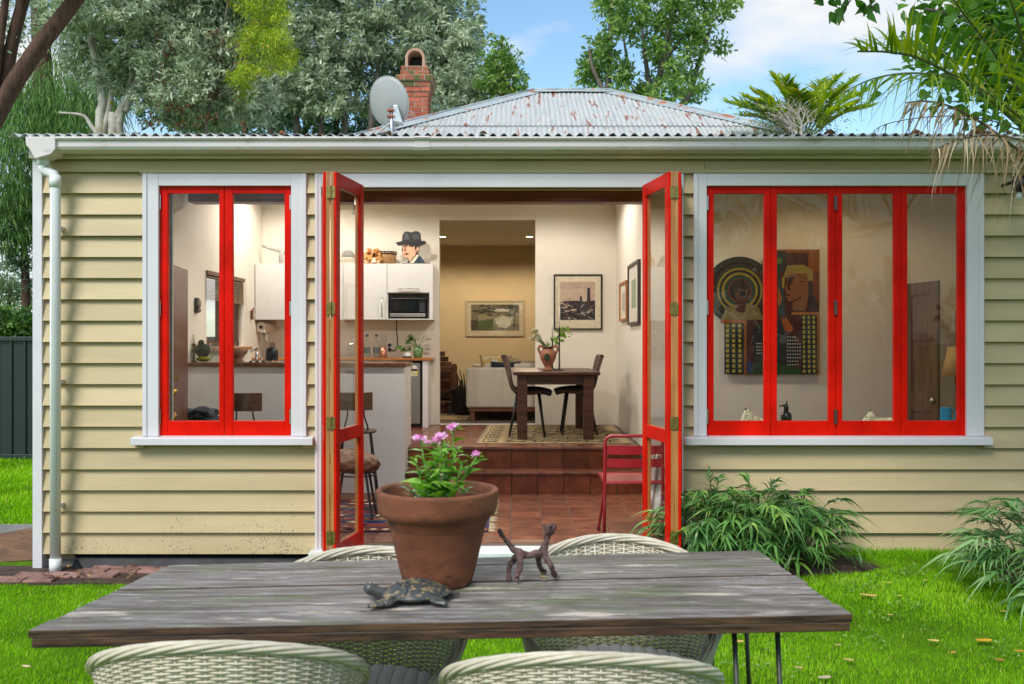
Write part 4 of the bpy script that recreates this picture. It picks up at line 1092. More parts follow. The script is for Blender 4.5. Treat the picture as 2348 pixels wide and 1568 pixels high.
t = thing('light_switch', 'grey wall switch plate beside the potted plants', 'switch', (wx(979, D2), D2, wz(797, D2)))
mb = MB(); mb.box(wx(973, D2), wx(985, D2), D2 - 0.012, D2 - 0.001, wz(810, D2), wz(789, D2)); mb.build('plate', flat('#cfc8bd'), t, bevel=0.002)
mb = MB(); mb.box(wx(977.5, D2), wx(980.5, D2), D2 - 0.016, D2 - 0.012, wz(800, D2), wz(798, D2)); mb.build('rocker', flat('#8a8279'), t)
# plants on the counter
LEAF_IN = leafmat('pothos_leaf', [(0.02, 0.07, 0.02), (0.05, 0.16, 0.03), (0.12, 0.26, 0.05)], trans=0.2, rough=0.3)
def broad_leaves(name, parent, items, org, mat=LEAF_IN):
    pos = np.array([i[0] for i in items]); dr = np.array([i[1] for i in items]); L = np.array([i[2] for i in items]); W_ = np.array([i[3] for i in items])
    n = len(items)
    me = strap_mesh(name, pos, dr, L, W_, np.full(n, 0.35), rng.uniform(0, 1, n), nseg=5, org=org, jit=0.5)
    return link_mesh(name, me, mat, parent)
def pot_plant(px, py_w, pr, ph, potmat, label, nleaf, spread, lh, green=True, saucer=False):
    x, y = wx(px, py_w), py_w
    t = thing('potted_plant', label, 'potted plant', (x, y, RZ))
    mb = MB(); mb.lathe([(pr * 0.78, 0.001), (pr * 0.82, 0.006), (pr, ph), (pr * 0.93, ph), (pr * 0.9, ph - 0.02), (0.0001, ph - 0.02)], (x, y, RZ), 20); mb.build('pot', potmat, t, smooth=True)
    if saucer:
        mb = MB(); mb.lathe([(pr * 0.9, 0.0005), (pr * 0.98, 0.014), (pr * 0.96, 0.018), (pr * 0.84, 0.004)], (x, y, RZ), 20); mb.build('saucer', BLACK, t, smooth=True)
    its = []; st = MB()
    for i in range(nleaf):
        a = rng.uniform(0, 2 * PI); el = rng.uniform(0.5, 1.2); ln = rng.uniform(0.5, 1.0) * spread
        tip = Vector((x + math.cos(a) * math.cos(el) * ln, y + math.sin(a) * math.cos(el) * ln * 0.7, RZ + ph - 0.02 + math.sin(el) * ln * lh))
        b = Vector((x + rng.uniform(-.3, .3) * pr, y, RZ + ph - 0.025))
        st.tube([b, b.lerp(tip, 0.5) + Vector((0, 0, 0.015)), tip], 0.0028, 5)
        its.append((tuple(tip), (math.cos(a) * 0.8, math.sin(a) * 0.5, 0.1), rng.uniform(0.06, 0.10), rng.uniform(0.04, 0.065)))
    st.build('stem', flat('#4d7a2c'), t)
    broad_leaves('foliage', t, its, (x, y, RZ))
pot_plant(958, 11.68, 0.062, 0.125, pbr('moss_glass_pot', (0.05, 0.13, 0.03), rough=0.2, col2=(0.14, 0.24, 0.08), scale=30), 'trailing green plant in a tall glass pot by the switch', 15, 0.20, 1.1)
pot_plant(933, 11.64, 0.055, 0.062, flat('#e4dfd8', 0.3), 'small green plant in a round white bowl pot with black base', 7, 0.13, 1.0, saucer=True)

# bench-top items seen through the left window
def on_bench(px, D=9.45): return (wx(px, D), D, BZ)
for px, h, lb in ((436, 0.165, 'shorter'), (442, 0.17, 'taller')):
    x, y, z = wx(435 if px == 436 else 444.5, 9.4), 9.4 + (0.05 if px == 436 else 0), BZ
    t = thing('brass_candlestick', f'{lb} of two brass candlesticks with white candles beside the brown door', 'candlestick', (x, y, z))
    s = 1.0 if px == 442 else 0.97
    mb = MB(); mb.lathe([(0.035 * s, 0.001), (0.036, 0.008), (0.012, 0.02), (0.009, 0.035), (0.018, 0.05), (0.010, 0.065), (0.009, 0.10), (0.017, 0.12), (0.009, 0.14), (0.012, 0.165 * s), (0.026, 0.175 * s), (0.026, 0.182 * s), (0.0001, 0.182 * s)], (x, y, z), 14); mb.build('stick', BRASS, t, smooth=True)
    mb = MB(); mb.lathe([(0.0095, 0.18 * s), (0.0085, 0.275 * s), (0.0001, 0.277 * s)], (x, y, z), 10); mb.build('candle', flat('#d8cdb6'), t, smooth=True)
x, y, z = wx(466, 9.4), 9.4, BZ
t = thing('glass_terrarium', 'round glass jar stuffed with dark moss and yellow fruit on the bench', 'jar', (x, y, z))
mb = MB(); mb.lathe([(0.06, 0.001), (0.085, 0.02), (0.10, 0.08), (0.085, 0.15), (0.06, 0.175), (0.06, 0.185)], (x, y, z), 20); mb.build('jar', CLEAR, t, smooth=True)
mb = MB(); mb.ball((x - 0.01, y, z + 0.115), (0.075, 0.07, 0.065), 14, 9, jit=0.12); mb.ball((x - 0.02, y, z + 0.19), (0.03, 0.03, 0.03), 8, 6, jit=0.2); mb.build('moss', flat('#2b3316', 0.9), t)
mb = MB(); mb.ball((x, y, z + 0.035), (0.07, 0.06, 0.03), 12, 8); mb.build('lemons', flat('#8d8a1c'), t, smooth=True)
x, y, z = wx(494, 9.5), 9.5, BZ
t = thing('glass_jug', 'clear glass jug with a handle beside the moss jar', 'jug', (x, y, z))
mb = MB(); mb.lathe([(0.05, 0.001), (0.06, 0.03), (0.055, 0.12), (0.045, 0.17), (0.05, 0.19), (0.047, 0.19), (0.042, 0.17), (0.05, 0.03), (0.0001, 0.01)], (x, y, z), 18); mb.build('body', CLEAR, t, smooth=True)
mb = MB(); mb.tube(smooth_path([(x + 0.045, y, z + 0.17), (x + 0.09, y, z + 0.16), (x + 0.085, y, z + 0.09), (x + 0.055, y, z + 0.06)], 12), 0.006, 7); mb.build('handle', CLEAR, t, smooth=True)
x, y, z = wx(546, 9.42), 9.42, BZ
t = thing('wooden_bowl', 'brown wooden footed bowl beside the sink', 'bowl', (x, y, z))
mb = MB(); mb.lathe([(0.05, 0.001), (0.055, 0.01), (0.035, 0.03), (0.05, 0.05), (0.085, 0.09), (0.10, 0.135), (0.093, 0.135), (0.075, 0.09), (0.0001, 0.055)], (x, y, z), 22); mb.build('bowl', pbr('bowl_wood', (0.16, 0.06, 0.025), col2=(0.28, 0.12, 0.05), rough=0.4, scale=8), t, smooth=True)
x, y, z = wx(623, 9.55), 9.55, BZ
t = thing('utensil_jar', 'black utensil jar with a copper foot and wire whisks on the bench', 'utensil jar', (x, y, z))
mb = MB(); mb.lathe([(0.056, 0.014), (0.062, 0.03), (0.058, 0.12), (0.045, 0.145), (0.043, 0.145), (0.04, 0.03), (0.0001, 0.02)], (x, y, z), 18); mb.build('jar', flat('#11191b', 0.3), t, smooth=True)
mb = MB(); mb.lathe([(0.057, 0.0005), (0.058, 0.0145), (0.0001, 0.0146)], (x, y, z), 18); mb.build('copper_foot', pbr('copper_foot', (0.5, 0.2, 0.09), rough=0.3, metal=0.9), t, smooth=True)
for i in range(5):
    mb = MB(); dx = (i - 2) * 0.011; pts = [(x + dx * 0.6, y, z + 0.10), (x + dx, y, z + 0.185), (x + dx + 0.005, y, z + 0.195), (x + dx + 0.010, y, z + 0.185), (x + dx * 0.6 + 0.004, y, z + 0.10)]; mb.tube(pts, 0.0022, 5); mb.build('whisk_wire', BLACK, t)
t = thing('paper_towel', 'white paper towel roll on the wall under the cupboard', 'paper towel', P(598, 750, 11.9))
x, y, z = P(598, 750, 11.72)
mb = MB(); n = 24
R_o, R_i = 0.062, 0.022
prof = [(R_i, 0), (R_o, 0), (R_o, 0.22), (R_i, 0.22), (R_i, 0)]
mb.T = lambda p: (x + p[0] * 0.98 + p[2] * 0.25, y + p[2] * 0.95, z + p[1])
mb.lathe(prof, (0, 0, 0), n); mb.build('roll', flat('#e8e0d3', 0.9), t, smooth=False)
mb = MB(); mb.tube([(x - 0.004, y - 0.01, z), (x + 0.0686, y + 0.265, z)], 0.018, 10); mb.build('holder', flat('#2a221e'), t)
# left wall of the kitchen: window with blind, carving, shears
t = thing('kitchen_window', 'dark framed kitchen window with a raised timber blind, in the side wall', 'window', (-3.14, 10.5, KW[2]))
mb = MB(); w = 0.055
for a, b, c, d in ((KW[0], KW[0] + w, KW[2], KW[3]), (KW[1] - w, KW[1], KW[2], KW[3]), (KW[0], KW[1], KW[3] - w, KW[3]), (KW[0], KW[1], KW[2], KW[2] + w), (10.47, 10.52, KW[2], KW[3])):
    mb.box(-3.25, -3.19, a, b, c, d)
mb.build('frame', DARK_WOOD, t)
mb = MB(); mb.box(-3.225, -3.221, KW[0] + w, KW[1] - w, KW[2] + w, KW[3] - w); mb.build('pane', GLASS, t)
mb = MB(); mb.box(-3.30, -3.05, KW[0] - 0.05, KW[1] + 0.08, KW[2] - 0.04, KW[2] - 0.002); mb.build('sill', COUNTER, t, bevel=0.004)
mb = MB(); mb.box(-3.17, -3.12, KW[0] - 0.02, KW[1] + 0.03, KW[3] - 0.04, KW[3]); mb.build('blind_headrail', flat('#6b4a33'), t)
for i in range(13):
    zz = KW[3] - 0.055 - i * 0.019
    mb = MB(); mb.hexa([(-3.155, KW[0] - 0.02, zz), (-3.115, KW[0] - 0.02, zz - 0.012), (-3.115, KW[1] + 0.03, zz - 0.012), (-3.155, KW[1] + 0.03, zz), (-3.155, KW[0] - 0.02, zz + 0.003), (-3.115, KW[0] - 0.02, zz - 0.009), (-3.115, KW[1] + 0.03, zz - 0.009), (-3.155, KW[1] + 0.03, zz + 0.003)]); mb.build('blind_slat', flat('#b99f7c'), t)
mb = MB(); mb.tube([(-3.11, KW[1] + 0.01, KW[3] - 0.05), (-3.10, KW[1] + 0.03, 1.6)], 0.003, 5); mb.build('blind_cord', flat('#d8cdb8'), t)
dL = -3.138 * F_PX / (449 - CX)
t = thing('carved_mask', 'small dark carved mask hanging on the side wall', 'carving', (-3.138, dL, wz(700, dL)))
zc = wz(700, dL)
mb = MB(); mb.box(-3.138, -3.115, dL - 0.05, dL + 0.05, zc - 0.075, zc + 0.075); mb.build('backing', flat('#2f2722'), t, bevel=0.02)
mb = MB(); mb.ball((-3.105, dL, zc + 0.02), (0.02, 0.035, 0.045), 10, 7, jit=0.1); mb.ball((-3.105, dL + 0.01, zc - 0.045), (0.016, 0.03, 0.022), 8, 6, jit=0.1); mb.build('carved_face', flat('#8d8376'), t)
dL = -3.138 * F_PX / (574 - CX)
t = thing('garden_shears', 'brown secateurs hanging on a nail beside the kitchen window', 'secateurs', (-3.138, dL, wz(718, dL)))
mb = MB(); zc = wz(718, dL); mb.tube([(-3.12, dL - 0.03, zc + 0.03), (-3.12, dL, zc - 0.02), (-3.12, dL - 0.02, zc - 0.07)], 0.012, 7); mb.tube([(-3.12, dL + 0.06, zc + 0.06), (-3.12, dL + 0.01, zc - 0.02), (-3.12, dL + 0.04, zc - 0.07)], [0.010, 0.014, 0.012], 7); mb.build('handles', flat('#6d3a26'), t)

# brown inner door standing open by the left window, grey curtain
t = thing('inner_door', 'dark brown inner door standing open beside the kitchen bench', 'door', (wx(415, 8.0), 8.0, FL))
dx0, dx1 = wx(399, 7.75), wx(429, 8.2)
mb = MB(); mb.hexa([(dx0, 7.62, FL + 0.005), (dx0 + 0.035, 7.62, FL + 0.005), (dx1, 8.22, FL + 0.005), (dx1 - 0.035, 8.22, FL + 0.005), (dx0, 7.62, wz(609, 7.75)), (dx0 + 0.035, 7.62, wz(609, 7.75)), (dx1, 8.22, wz(609, 7.75)), (dx1 - 0.035, 8.22, wz(609, 7.75))]); md = mb.build('panel', pbr('mahogany_door', (0.085, 0.022, 0.010), rough=0.35, col2=(0.15, 0.045, 0.02), scale=4, stretch=(5, 5, 0.5)), t, bevel=0.003)
for py in (897, 953):
    mb = MB(); kx, kz = wx(404, 7.62), wz(py, 7.6); mb.tube([(kx, 7.63, kz), (kx, 7.56, kz)], 0.012, 10); mb.ball((kx, 7.545, kz), (0.032, 0.026, 0.032), 14, 9); mb.build('knob', pbr('polished_brass', (0.75, 0.52, 0.14), rough=0.12, metal=1.0, var=0.05), t, smooth=True)
mb = MB(); mb.box(wx(399, 7.6), wx(424, 7.75), 7.606, 7.618, wz(872, 7.6), wz(862, 7.6)); mb.build('letter_slot', BRASS, t)
def curtain(name, label, x0, x1, y, z0, z1, col, folds):
    t = thing(name, label, 'curtain', ((x0 + x1) / 2, y, z0))
    mb = MB(); mb.grid(lambda u, v: (x0 + (x1 - x0) * u, y + 0.02 * math.sin(u * folds * 2 * PI), z0 + (z1 - z0) * v), folds * 8, 3); mb.build('cloth', flat(col, 0.9), t, smooth=True, thick=0.003); return t
curtain('curtain', 'pale grey curtain at the left edge of the paired window', wx(383, 6.95), wx(397, 6.95), 6.95, 0.2, wz(440, 6.95), '#a7aba2', 3)
curtain('curtain', 'white curtain at the right edge of the four-pane window', wx(2196, 7.0), wx(2222, 7.0), 7.0, 0.3, wz(430, 7.0), '#d6d2ca', 3)
curtain_r = None
# stools
def bar_stool(px, D, label, rz, seat_z=0.66):
    x, y = wx(px, D), D
    t = thing('bar_stool', label, 'stool', (x, y, FL), rotz=rz, group='dark timber and wire stools at the bench')
    ORG[t.name] = Vector((0, 0, 0))
    def bb(mb, *a, **k): return mb.build(*a, **k)
    w = pbr('stool_wood', (0.07, 0.035, 0.018), rough=0.4, col2=(0.15, 0.075, 0.035), scale=5, stretch=(1, 5, 5))
    mb = MB(); mb.grid(lambda u, v: (-0.145 + 0.29 * u, -0.20 - 0.03 * (1 - (2 * u - 1) ** 2), 0.835 + 0.16 * v), 12, 2); mb.build('backrest', w, t, thick=0.016, bevel=0.004)
    mb = MB(); mb.lathe([(0.001, seat_z), (0.17, seat_z), (0.18, seat_z + 0.012), (0.17, seat_z + 0.026), (0.001, seat_z + 0.022)], (0, 0, 0), 24); mb.build('seat', w, t, smooth=True)
    for s in (-1, 1):
        mb = MB(); mb.tube(smooth_path([(s * 0.07, -0.225, 0.86), (s * 0.075, -0.22, 0.78), (s * 0.10, -0.16, 0.69), (s * 0.10, -0.05, seat_z - 0.002)], 12), 0.007, 8); mb.build('back_rod', BLACK, t, smooth=True)
        for q in (-1, 1):
            mb = MB(); mb.tube([(s * 0.12, q * 0.12, seat_z + 0.002), (s * 0.19, q * 0.19, 0.0)], 0.009, 8); mb.build('leg', BLACK, t)
    mb = MB(); mb.tube([(0.165 * math.cos(a), 0.165 * math.sin(a) , 0.24) for a in np.linspace(0, 2 * PI, 25)[:-1]], 0.007, 6, closed=True); mb.build('foot_ring', BLACK, t)
    return t
bar_stool(577, 8.65, 'timber-backed wire stool seen through the paired window', 0.0, 0.62)
bar_stool(818, 8.75, 'timber-backed wire stool beside the open left door leaf', 0.12, 0.62)
# folded dark clothes heap on a crate by the door
x, y = wx(452, 8.5), 8.5
t = thing('basket_of_clothes', 'crate with a heap of folded dark blue clothes below the bench', 'clothes', (x, y, FL))
mb = MB(); mb.box(x - 0.17, x + 0.15, y - 0.15, y + 0.15, FL + 0.001, wz(962, 8.5)); mb.build('crate', DARK_WOOD, t)
for i in range(5):
    mb = MB(); zz = wz(962, 8.5) - 0.005 + i * 0.022
    mb.grid(lambda u, v, i=i, zz=zz: (x - 0.16 + 0.31 * u + 0.01 * math.sin(i), y - 0.15 + 0.28 * v, zz + 0.016 * math.sin(u * 9 + i * 2) + 0.012 * math.sin(v * 7 + i)), 16, 8); mb.build('folded_cloth', flat(['#262b38', '#353a48', '#1d2028', '#3c4252', '#2a2f3e'][i], 0.95), t, smooth=True, thick=0.02)
# brown quilted stool
t = thing('leather_footstool', 'low brown buttoned leather stool with thin black legs behind the left door leaf', 'footstool', (wx(815, 7.9), 7.9, FL))
x, y = wx(812, 7.9), 7.9
mb = MB()
def quilt(u, v):
    a = 2 * PI * u; th = PI * v
    rx, ry, rz = 0.21, 0.17, 0.10
    k = 1 + 0.035 * math.sin(a * 9) * math.sin(th * 9)
    return (x + rx * k * math.sin(th) * math.cos(a), y + ry * k * math.sin(th) * math.sin(a), wz(1058, 7.9) + rz * k * math.cos(th) + 0.05 * math.cos(a) * math.sin(th) * -0.5)
mb.grid(quilt, 72, 36); mb.build('cushion', pbr('brown_leather', (0.10, 0.045, 0.025), rough=0.5, col2=(0.19, 0.09, 0.05), scale=12, bump=0.3, bscale=40), t, smooth=True, weld=True)
for sx_, sy_ in ((-1, -1), (1, -1), (-1, 1), (1, 1)):
    mb = MB(); mb.tube([(x + sx_ * 0.10, y + sy_ * 0.08, wz(1070, 7.9)), (x + sx_ * 0.165, y + sy_ * 0.12, FL + 0.001)], [0.012, 0.008], 8); mb.build('leg', BLACK, t)

# ------------------------------------------------------------------ rugs
def rug(name, label, corners, z, th, base, polys, fringe, parent_org):
    """corners: plan quad; polys in unit (u,v) space"""
    t = thing(name, label, 'rug', parent_org)
    a, b, c, d = [Vector((p[0], p[1], 0)) for p in corners]
    def uv(u, v): return (a.lerp(b, u)).lerp(d.lerp(c, u), v)
    mb = MB(); mb.prismz([(uv(*q).x, uv(*q).y) for q in ((0, 0), (1, 0), (1, 1), (0, 1))], z, z + th); mb.build('ground_weave', flat(base, 0.95), t)
    mats, idx = [], {}
    mb = MB()
    for i, (col, poly) in enumerate(polys):
        if col not in idx: idx[col] = len(mats); mats.append(flat(col, 0.95))
        pts = [uv(*p) for p in poly]
        n = len(pts); zt = z + th + 0.0006 + 0.00025 * (i % 5)
        mb.add([(p.x, p.y, zt) for p in pts], [tuple(range(n))], m=idx[col])
    if polys: mb.build('pattern', mats, t)
    if fringe:
        mb = MB()
        for e in fringe:
            for i in range(90):
                u = i / 89 + random.uniform(-.004, .004)
                p = uv(0 if e == 'l' else 1, u); q = uv((-0.025 if e == 'l' else 1.025) + random.uniform(-.008, .008), u + random.uniform(-.01, .01))
                mb.add([(p.x, p.y - 0.006, z + th), (p.x, p.y + 0.006, z + th), (q.x, q.y + 0.003, z + 0.004), (q.x, q.y - 0.003, z + 0.004)], [(0, 1, 2, 3)])
        mb.build('fringe', flat('#cdbf9f', 0.95), t, kind='stuff')
    return t
def diamond(u, v, a, b): return [(u - a, v), (u, v - b), (u + a, v), (u, v + b)]
pol = [('#5c1c16', rect(0, 0, 1, 0.10)), ('#5c1c16', rect(0, 0.90, 1, 1.0)), ('#5c1c16', rect(0.0, 0.1, 0.03, 0.9)), ('#10203c', rect(0, 0, 1, 0.012))]
rowc = ['#6b2a1e', '#122447', '#5d2f20', '#13284c', '#6b2a1e', '#15233f', '#58301f', '#122447']
for r in range(8):
    v0 = 0.11 + r * 0.0975
    pol.append((rowc[r], rect(0.03, v0, 0.985, v0 + 0.0975)))
for r in range(8):
    v0 = 0.11 + r * 0.0975
    for c in range(13):
        u0 = 0.06 + c * 0.075 + (0.037 if r % 2 else 0)
        pol.append((['#c9b48e', '#8c7350', '#b7a27c', '#7b2d22'][(c + r) % 4], diamond(u0, v0 + 0.048, 0.030, 0.034)))
        pol.append((['#5d2a20', '#1b2b4c', '#74523a', '#c9b48e'][(c * 2 + r) % 4], diamond(u0, v0 + 0.048, 0.015, 0.017)))
for c in range(22):
    pol.append(('#c9b48e', diamond(0.03 + c * 0.045, 0.052, 0.018, 0.026))); pol.append(('#c9b48e', diamond(0.03 + c * 0.045, 0.95, 0.018, 0.026)))
rug('kilim_rug', 'dark blue and red kilim rug on the lower tiles', [(-2.25, 7.31), (-0.20, 7.31), (-0.20, 8.80), (-2.25, 8.80)], FL + 0.001, 0.006, '#23305a', pol, 'r', (-1.2, 8.0, FL))
def line(u0, v0, u1, v1, w=0.012, wv=None):
    dx, dy = u1 - u0, v1 - v0; l = math.hypot(dx, dy) or 1; nx_, ny_ = -dy / l * w / 2, dx / l * w / 2
    return [(u0 - nx_, v0 - ny_), (u1 - nx_, v1 - ny_), (u1 + nx_, v1 + ny_), (u0 + nx_, v0 + ny_)]
pol = []; BR = '#2e241c'
r_ = random.Random(9)
for k in range(5):
    v = 0.05 + k * 0.19
    for e in (0.03, 0.055): pass
    pol.append((BR, line(0.02, v, 0.02, v + 0.13, 0.008))); pol.append((BR, line(0.02, v + 0.13, 0.13, v + 0.13, 0.016))); pol.append((BR, line(0.02, v, 0.13, v, 0.016)))
    for j in range(3): pol.append((BR, line(0.05 + j * 0.022, v + 0.085, 0.05 + j * 0.022, v + 0.125, 0.008)))
    pol.append((BR, line(0.05, v + 0.045, 0.105, v + 0.02, 0.015))); pol.append((BR, line(0.05, v + 0.02, 0.105, v + 0.05, 0.015))); pol.append((BR, line(0.10, v + 0.0, 0.115, v + 0.1, 0.010)))
for k in range(17):
    v = 0.03 + k * 0.058
    segs = 9; pts = []
    for j in range(segs + 1):
        u = 0.16 + 0.8 * j / segs; pts.append((u, min(0.98, max(0.02, v + (0.045 if (j + k) % 2 else -0.02) + r_.uniform(-.012, .012)))))
    for p, q in zip(pts[:-1], pts[1:]): pol.append((BR, line(p[0], p[1], q[0], q[1], 0.013)))
    if k % 3 == 0:
        for j in range(10):
            u = 0.2 + 0.075 * j + r_.uniform(-.02, .02); pol.append((BR, line(u, v, u + r_.uniform(.01, .05), min(0.98, v + 0.09), 0.012)))
rug('tribal_rug', 'cream and brown zigzag patterned rug under the dining table', [(wx(1098, 9.72), 9.72), (wx(1444, 9.72), 9.74), (wx(1398, 11.75), 11.72), (wx(1125, 11.8), 11.8)], RF + 0.001, 0.007, '#b39d74', pol, 'lr', (0.3, 10.6, RF))
rug('hearth_mat', 'plain oatmeal woven mat on the floor by the brick hearth', [(-2.2, 12.62), (wx(1062, 12.7), 12.62), (wx(1070, 13.3), 13.3), (-2.2, 13.3)], RF + 0.001, 0.010, '#a08a63', [], 'r', (-1.2, 12.9, RF))

# ------------------------------------------------------------------ dining set
TT = RF + 0.715
t = thing('dining_table', 'dark stained timber dining table on the raised floor', 'dining table', (0.42, 10.75, RF + 0.008))
mb = MB(); mb.box(-0.02, 0.885, 9.98, 11.48, TT - 0.036, TT); mb.build('tabletop', DARK_WOOD, t, bevel=0.006)
mb = MB(); mb.box(0.035, 0.83, 10.06, 10.085, TT - 0.135, TT - 0.0365); mb.box(0.035, 0.83, 11.375, 11.40, TT - 0.135, TT - 0.0365); mb.box(0.055, 0.08, 10.085, 11.375, TT - 0.135, TT - 0.0365); mb.box(0.785, 0.81, 10.085, 11.375, TT - 0.135, TT - 0.0365); mb.build('apron', DARK_WOOD, t, bevel=0.003)
for lx in (0.025, 0.715):
    for ly in (10.03, 11.33):
        mb = MB(); mb.box(lx, lx + 0.105, ly, ly + 0.105, RF + 0.0085, TT - 0.0368); mb.build('leg', DARK_WOOD, t, bevel=0.005)
VELVET_TOP = pbr('brown_velvet', (0.075, 0.045, 0.034), rough=0.75, col2=(0.14, 0.088, 0.068), scale=5)
VELVET = pbr('dark_velvet', (0.018, 0.013, 0.011), rough=0.8, col2=(0.035, 0.026, 0.022), scale=5)
def dining_chair(px_back, y, face, label):
    """shell chair seen from the side; face=+1 looks to +x"""
    t = thing('dining_chair', label, 'chair', (0, 0, 0), group='brown velvet shell chairs at the dining table')
    x0 = 0.0
    prof = [(-0.03, 0.862), (-0.012, 0.845), (0.035, 0.70), (0.065, 0.58), (0.095, 0.505), (0.15, 0.465), (0.28, 0.455), (0.42, 0.465), (0.495, 0.455)]
    sp = smooth_path([(p[0], 0, p[1]) for p in prof], 40)
    def shell(u, v):
        p = sp[min(40, int(round(u * 40)))]
        s = 2 * v - 1
        back = max(0.0, (p[2] - 0.48) / 0.38)
        wid = 0.225 * (1 - 0.30 * back ** 2.2)
        return (p[0] + 0.05 * s * s * back, s * wid, p[2] + 0.025 * s * s * (1 - back))
    mb = MB(); mb.grid(shell, 40, 12); mb.build('shell', VELVET_TOP, t, smooth=True, thick=0.03)
    mb = MB()
    mb.grid(lambda u, v: (0.12 + 0.39 * u, (2 * v - 1) * 0.215, 0.492 + 0.014 * math.sin(PI * v) * math.sin(PI * min(1, u * 1.05)) - 0.030 * u ** 6 - 0.002 * math.cos(v * 30)), 16, 24); mb.build('seat_pad', VELVET, t, smooth=True, thick=0.055)
    for lx, sx_ in ((0.15, -0.09), (0.38, 0.06)):
        for s in (-1, 1):
            mb = MB(); mb.tube([(lx, s * 0.12, 0.462), (lx + sx_, s * 0.19, 0.001)], [0.017, 0.010], 10); mb.build('leg', BLACK, t, smooth=True)
    t.location = (px_back, y, RF + 0.008); t.rotation_euler = (0, 0, 0 if face > 0 else PI)
    return t
dining_chair(wx(1155, 10.55), 10.50, 1, 'brown velvet shell chair on the sofa side of the dining table')
dining_chair(wx(1378, 10.7), 10.72, -1, 'brown velvet shell chair on the picture wall side of the dining table')
# vase with flowers
vx, vy = wx(1256, 10.5), 10.5
t = thing('terracotta_vase', 'two-handled terracotta vase with white flowers and lime leaves on the dining table', 'vase', (vx, vy, TT))
mb = MB(); mb.lathe([(0.055, 0.001), (0.058, 0.014), (0.035, 0.03), (0.05, 0.06), (0.085, 0.13), (0.092, 0.17), (0.078, 0.21), (0.055, 0.232), (0.052, 0.255), (0.058, 0.262), (0.050, 0.262), (0.045, 0.235), (0.0001, 0.20)], (vx, vy, TT), 26)
vz = mb.build('body', pbr('vase_clay', (0.30, 0.105, 0.055), rough=0.7, col2=(0.48, 0.20, 0.12), scale=9, bump=0.2), t, smooth=True)
mb = MB(); mb.lathe([(0.0565, 0.238), (0.0545, 0.250), (0.0575, 0.2535), (0.060, 0.238)], (vx, vy, TT), 26); mb.build('rim_band', flat('#2c1d15'), vz)
for s in (-1, 1):
    mb = MB(); mb.tube(smooth_path([(vx + s * 0.052, vy - 0.02, TT + 0.25), (vx + s * 0.085, vy - 0.03, TT + 0.268), (vx + s * 0.105, vy - 0.03, TT + 0.235), (vx + s * 0.082, vy - 0.02, TT + 0.18)], 12), 0.013, 8); mb.build('handle', MATS['vase_clay'], t, smooth=True)
mb = MB(); mb.prism([(vx - 0.012 + 0.032 * math.cos(a), TT + 0.145 + 0.040 * math.sin(a)) for a in np.linspace(0, 2 * PI, 15)[:-1]], vy - 0.092, vy - 0.07); mb.build('green_motif', flat('#2f3d1d'), vz)
st = MB(); its = []
for i in range(11):
    a = -0.9 + rng.uniform(-.35, .35); top_ = Vector((vx + math.sin(a) * 0.17 + rng.uniform(-.05, .03), vy + rng.uniform(-.05, .05), TT + 0.33 + rng.uniform(0, .13)))
    st.tube([(vx, vy, TT + 0.22), (vx + (top_.x - vx) * 0.5, vy, TT + 0.31), top_], 0.003, 5); its.append(top_)
for i in range(4):
    top_ = Vector((vx + 0.20 + rng.uniform(-.05, .05), vy, TT + 0.42 + rng.uniform(0, .08)))
    st.tube([(vx + 0.01, vy, TT + 0.22), (vx + 0.07, vy, TT + 0.32), top_], 0.003, 5)
st.build('stem', flat('#4b6a2a'), t)
pos, dr = [], []
for c in its:
    for k in range(14): pos.append(tuple(c)); dr.append(tuple(rng.normal(size=3) * [1, 1, .8] + [0, 0, .3]))
me = leaf_mesh('flower_head', np.array(pos), np.array(dr), rng.uniform(.02, .04, len(pos)), 0.012, rng.uniform(0, 1, len(pos)), org=(vx, vy, TT))
link_mesh('flower_head', me, leafmat('cream_petal', [(0.10, 0.16, 0.04), (0.65, 0.62, 0.42), (0.72, 0.68, 0.5)], pos=[0, 0.35, 1]), t)
pos, dr = [], []
for k in range(60):
    s_ = rng.uniform(0.15, 1); pos.append((vx + 0.03 + 0.18 * s_ + rng.normal() * 0.03, vy + rng.normal() * 0.03, TT + 0.26 + 0.19 * s_ + rng.normal() * 0.03)); dr.append(rng.normal(size=3) + [0.3, 0, 0.3])
me = leaf_mesh('lime_leaves', np.array(pos), np.array(dr), rng.uniform(.035, .06, 60), 0.035, rng.uniform(0, 1, 60), org=(vx, vy, TT))
link_mesh('lime_foliage', me, leafmat('lime_leaf', [(0.14, 0.30, 0.03), (0.30, 0.48, 0.06)]), t)
me = strap_mesh('blade', np.tile([vx - 0.02, vy, TT + 0.24], (8, 1)), rng.normal(size=(8, 3)) * [.3, .2, .1] + [-.2, 0, 1], 0.13, 0.016, 0.2, rng.uniform(0, .6, 8), org=(vx, vy, TT))
link_mesh('blade_leaves', me, LEAF_IN, t)
for px, h, lb, cz_ in ((1282, 0.345, 'tall black iron candlestick on the dining table beside the vase', 751), (1266, 0.27, 'shorter black iron candlestick behind the terracotta vase', 776)):
    D = 10.40 if px == 1282 else 10.65
    x, y = wx(px, D), D; hh = wz(cz_, D) - TT
    t = thing('iron_candlestick', lb, 'candlestick', (x, y, TT))
    mb = MB(); mb.lathe([(0.055, 0.001), (0.055, 0.006), (0.02, 0.014), (0.010, 0.03), (0.0075, hh * 0.5), (0.0065, hh - 0.035), (0.014, hh - 0.03), (0.015, hh), (0.0001, hh)], (x, y, TT), 16); mb.build('stick', BLACK, t, smooth=True)
    mb = MB(); mb.lathe([(0.009, hh), (0.006, hh + 0.22), (0.0001, hh + 0.225)], (x, y, TT), 10); mb.build('candle', flat('#e7dfd0'), t, smooth=True)

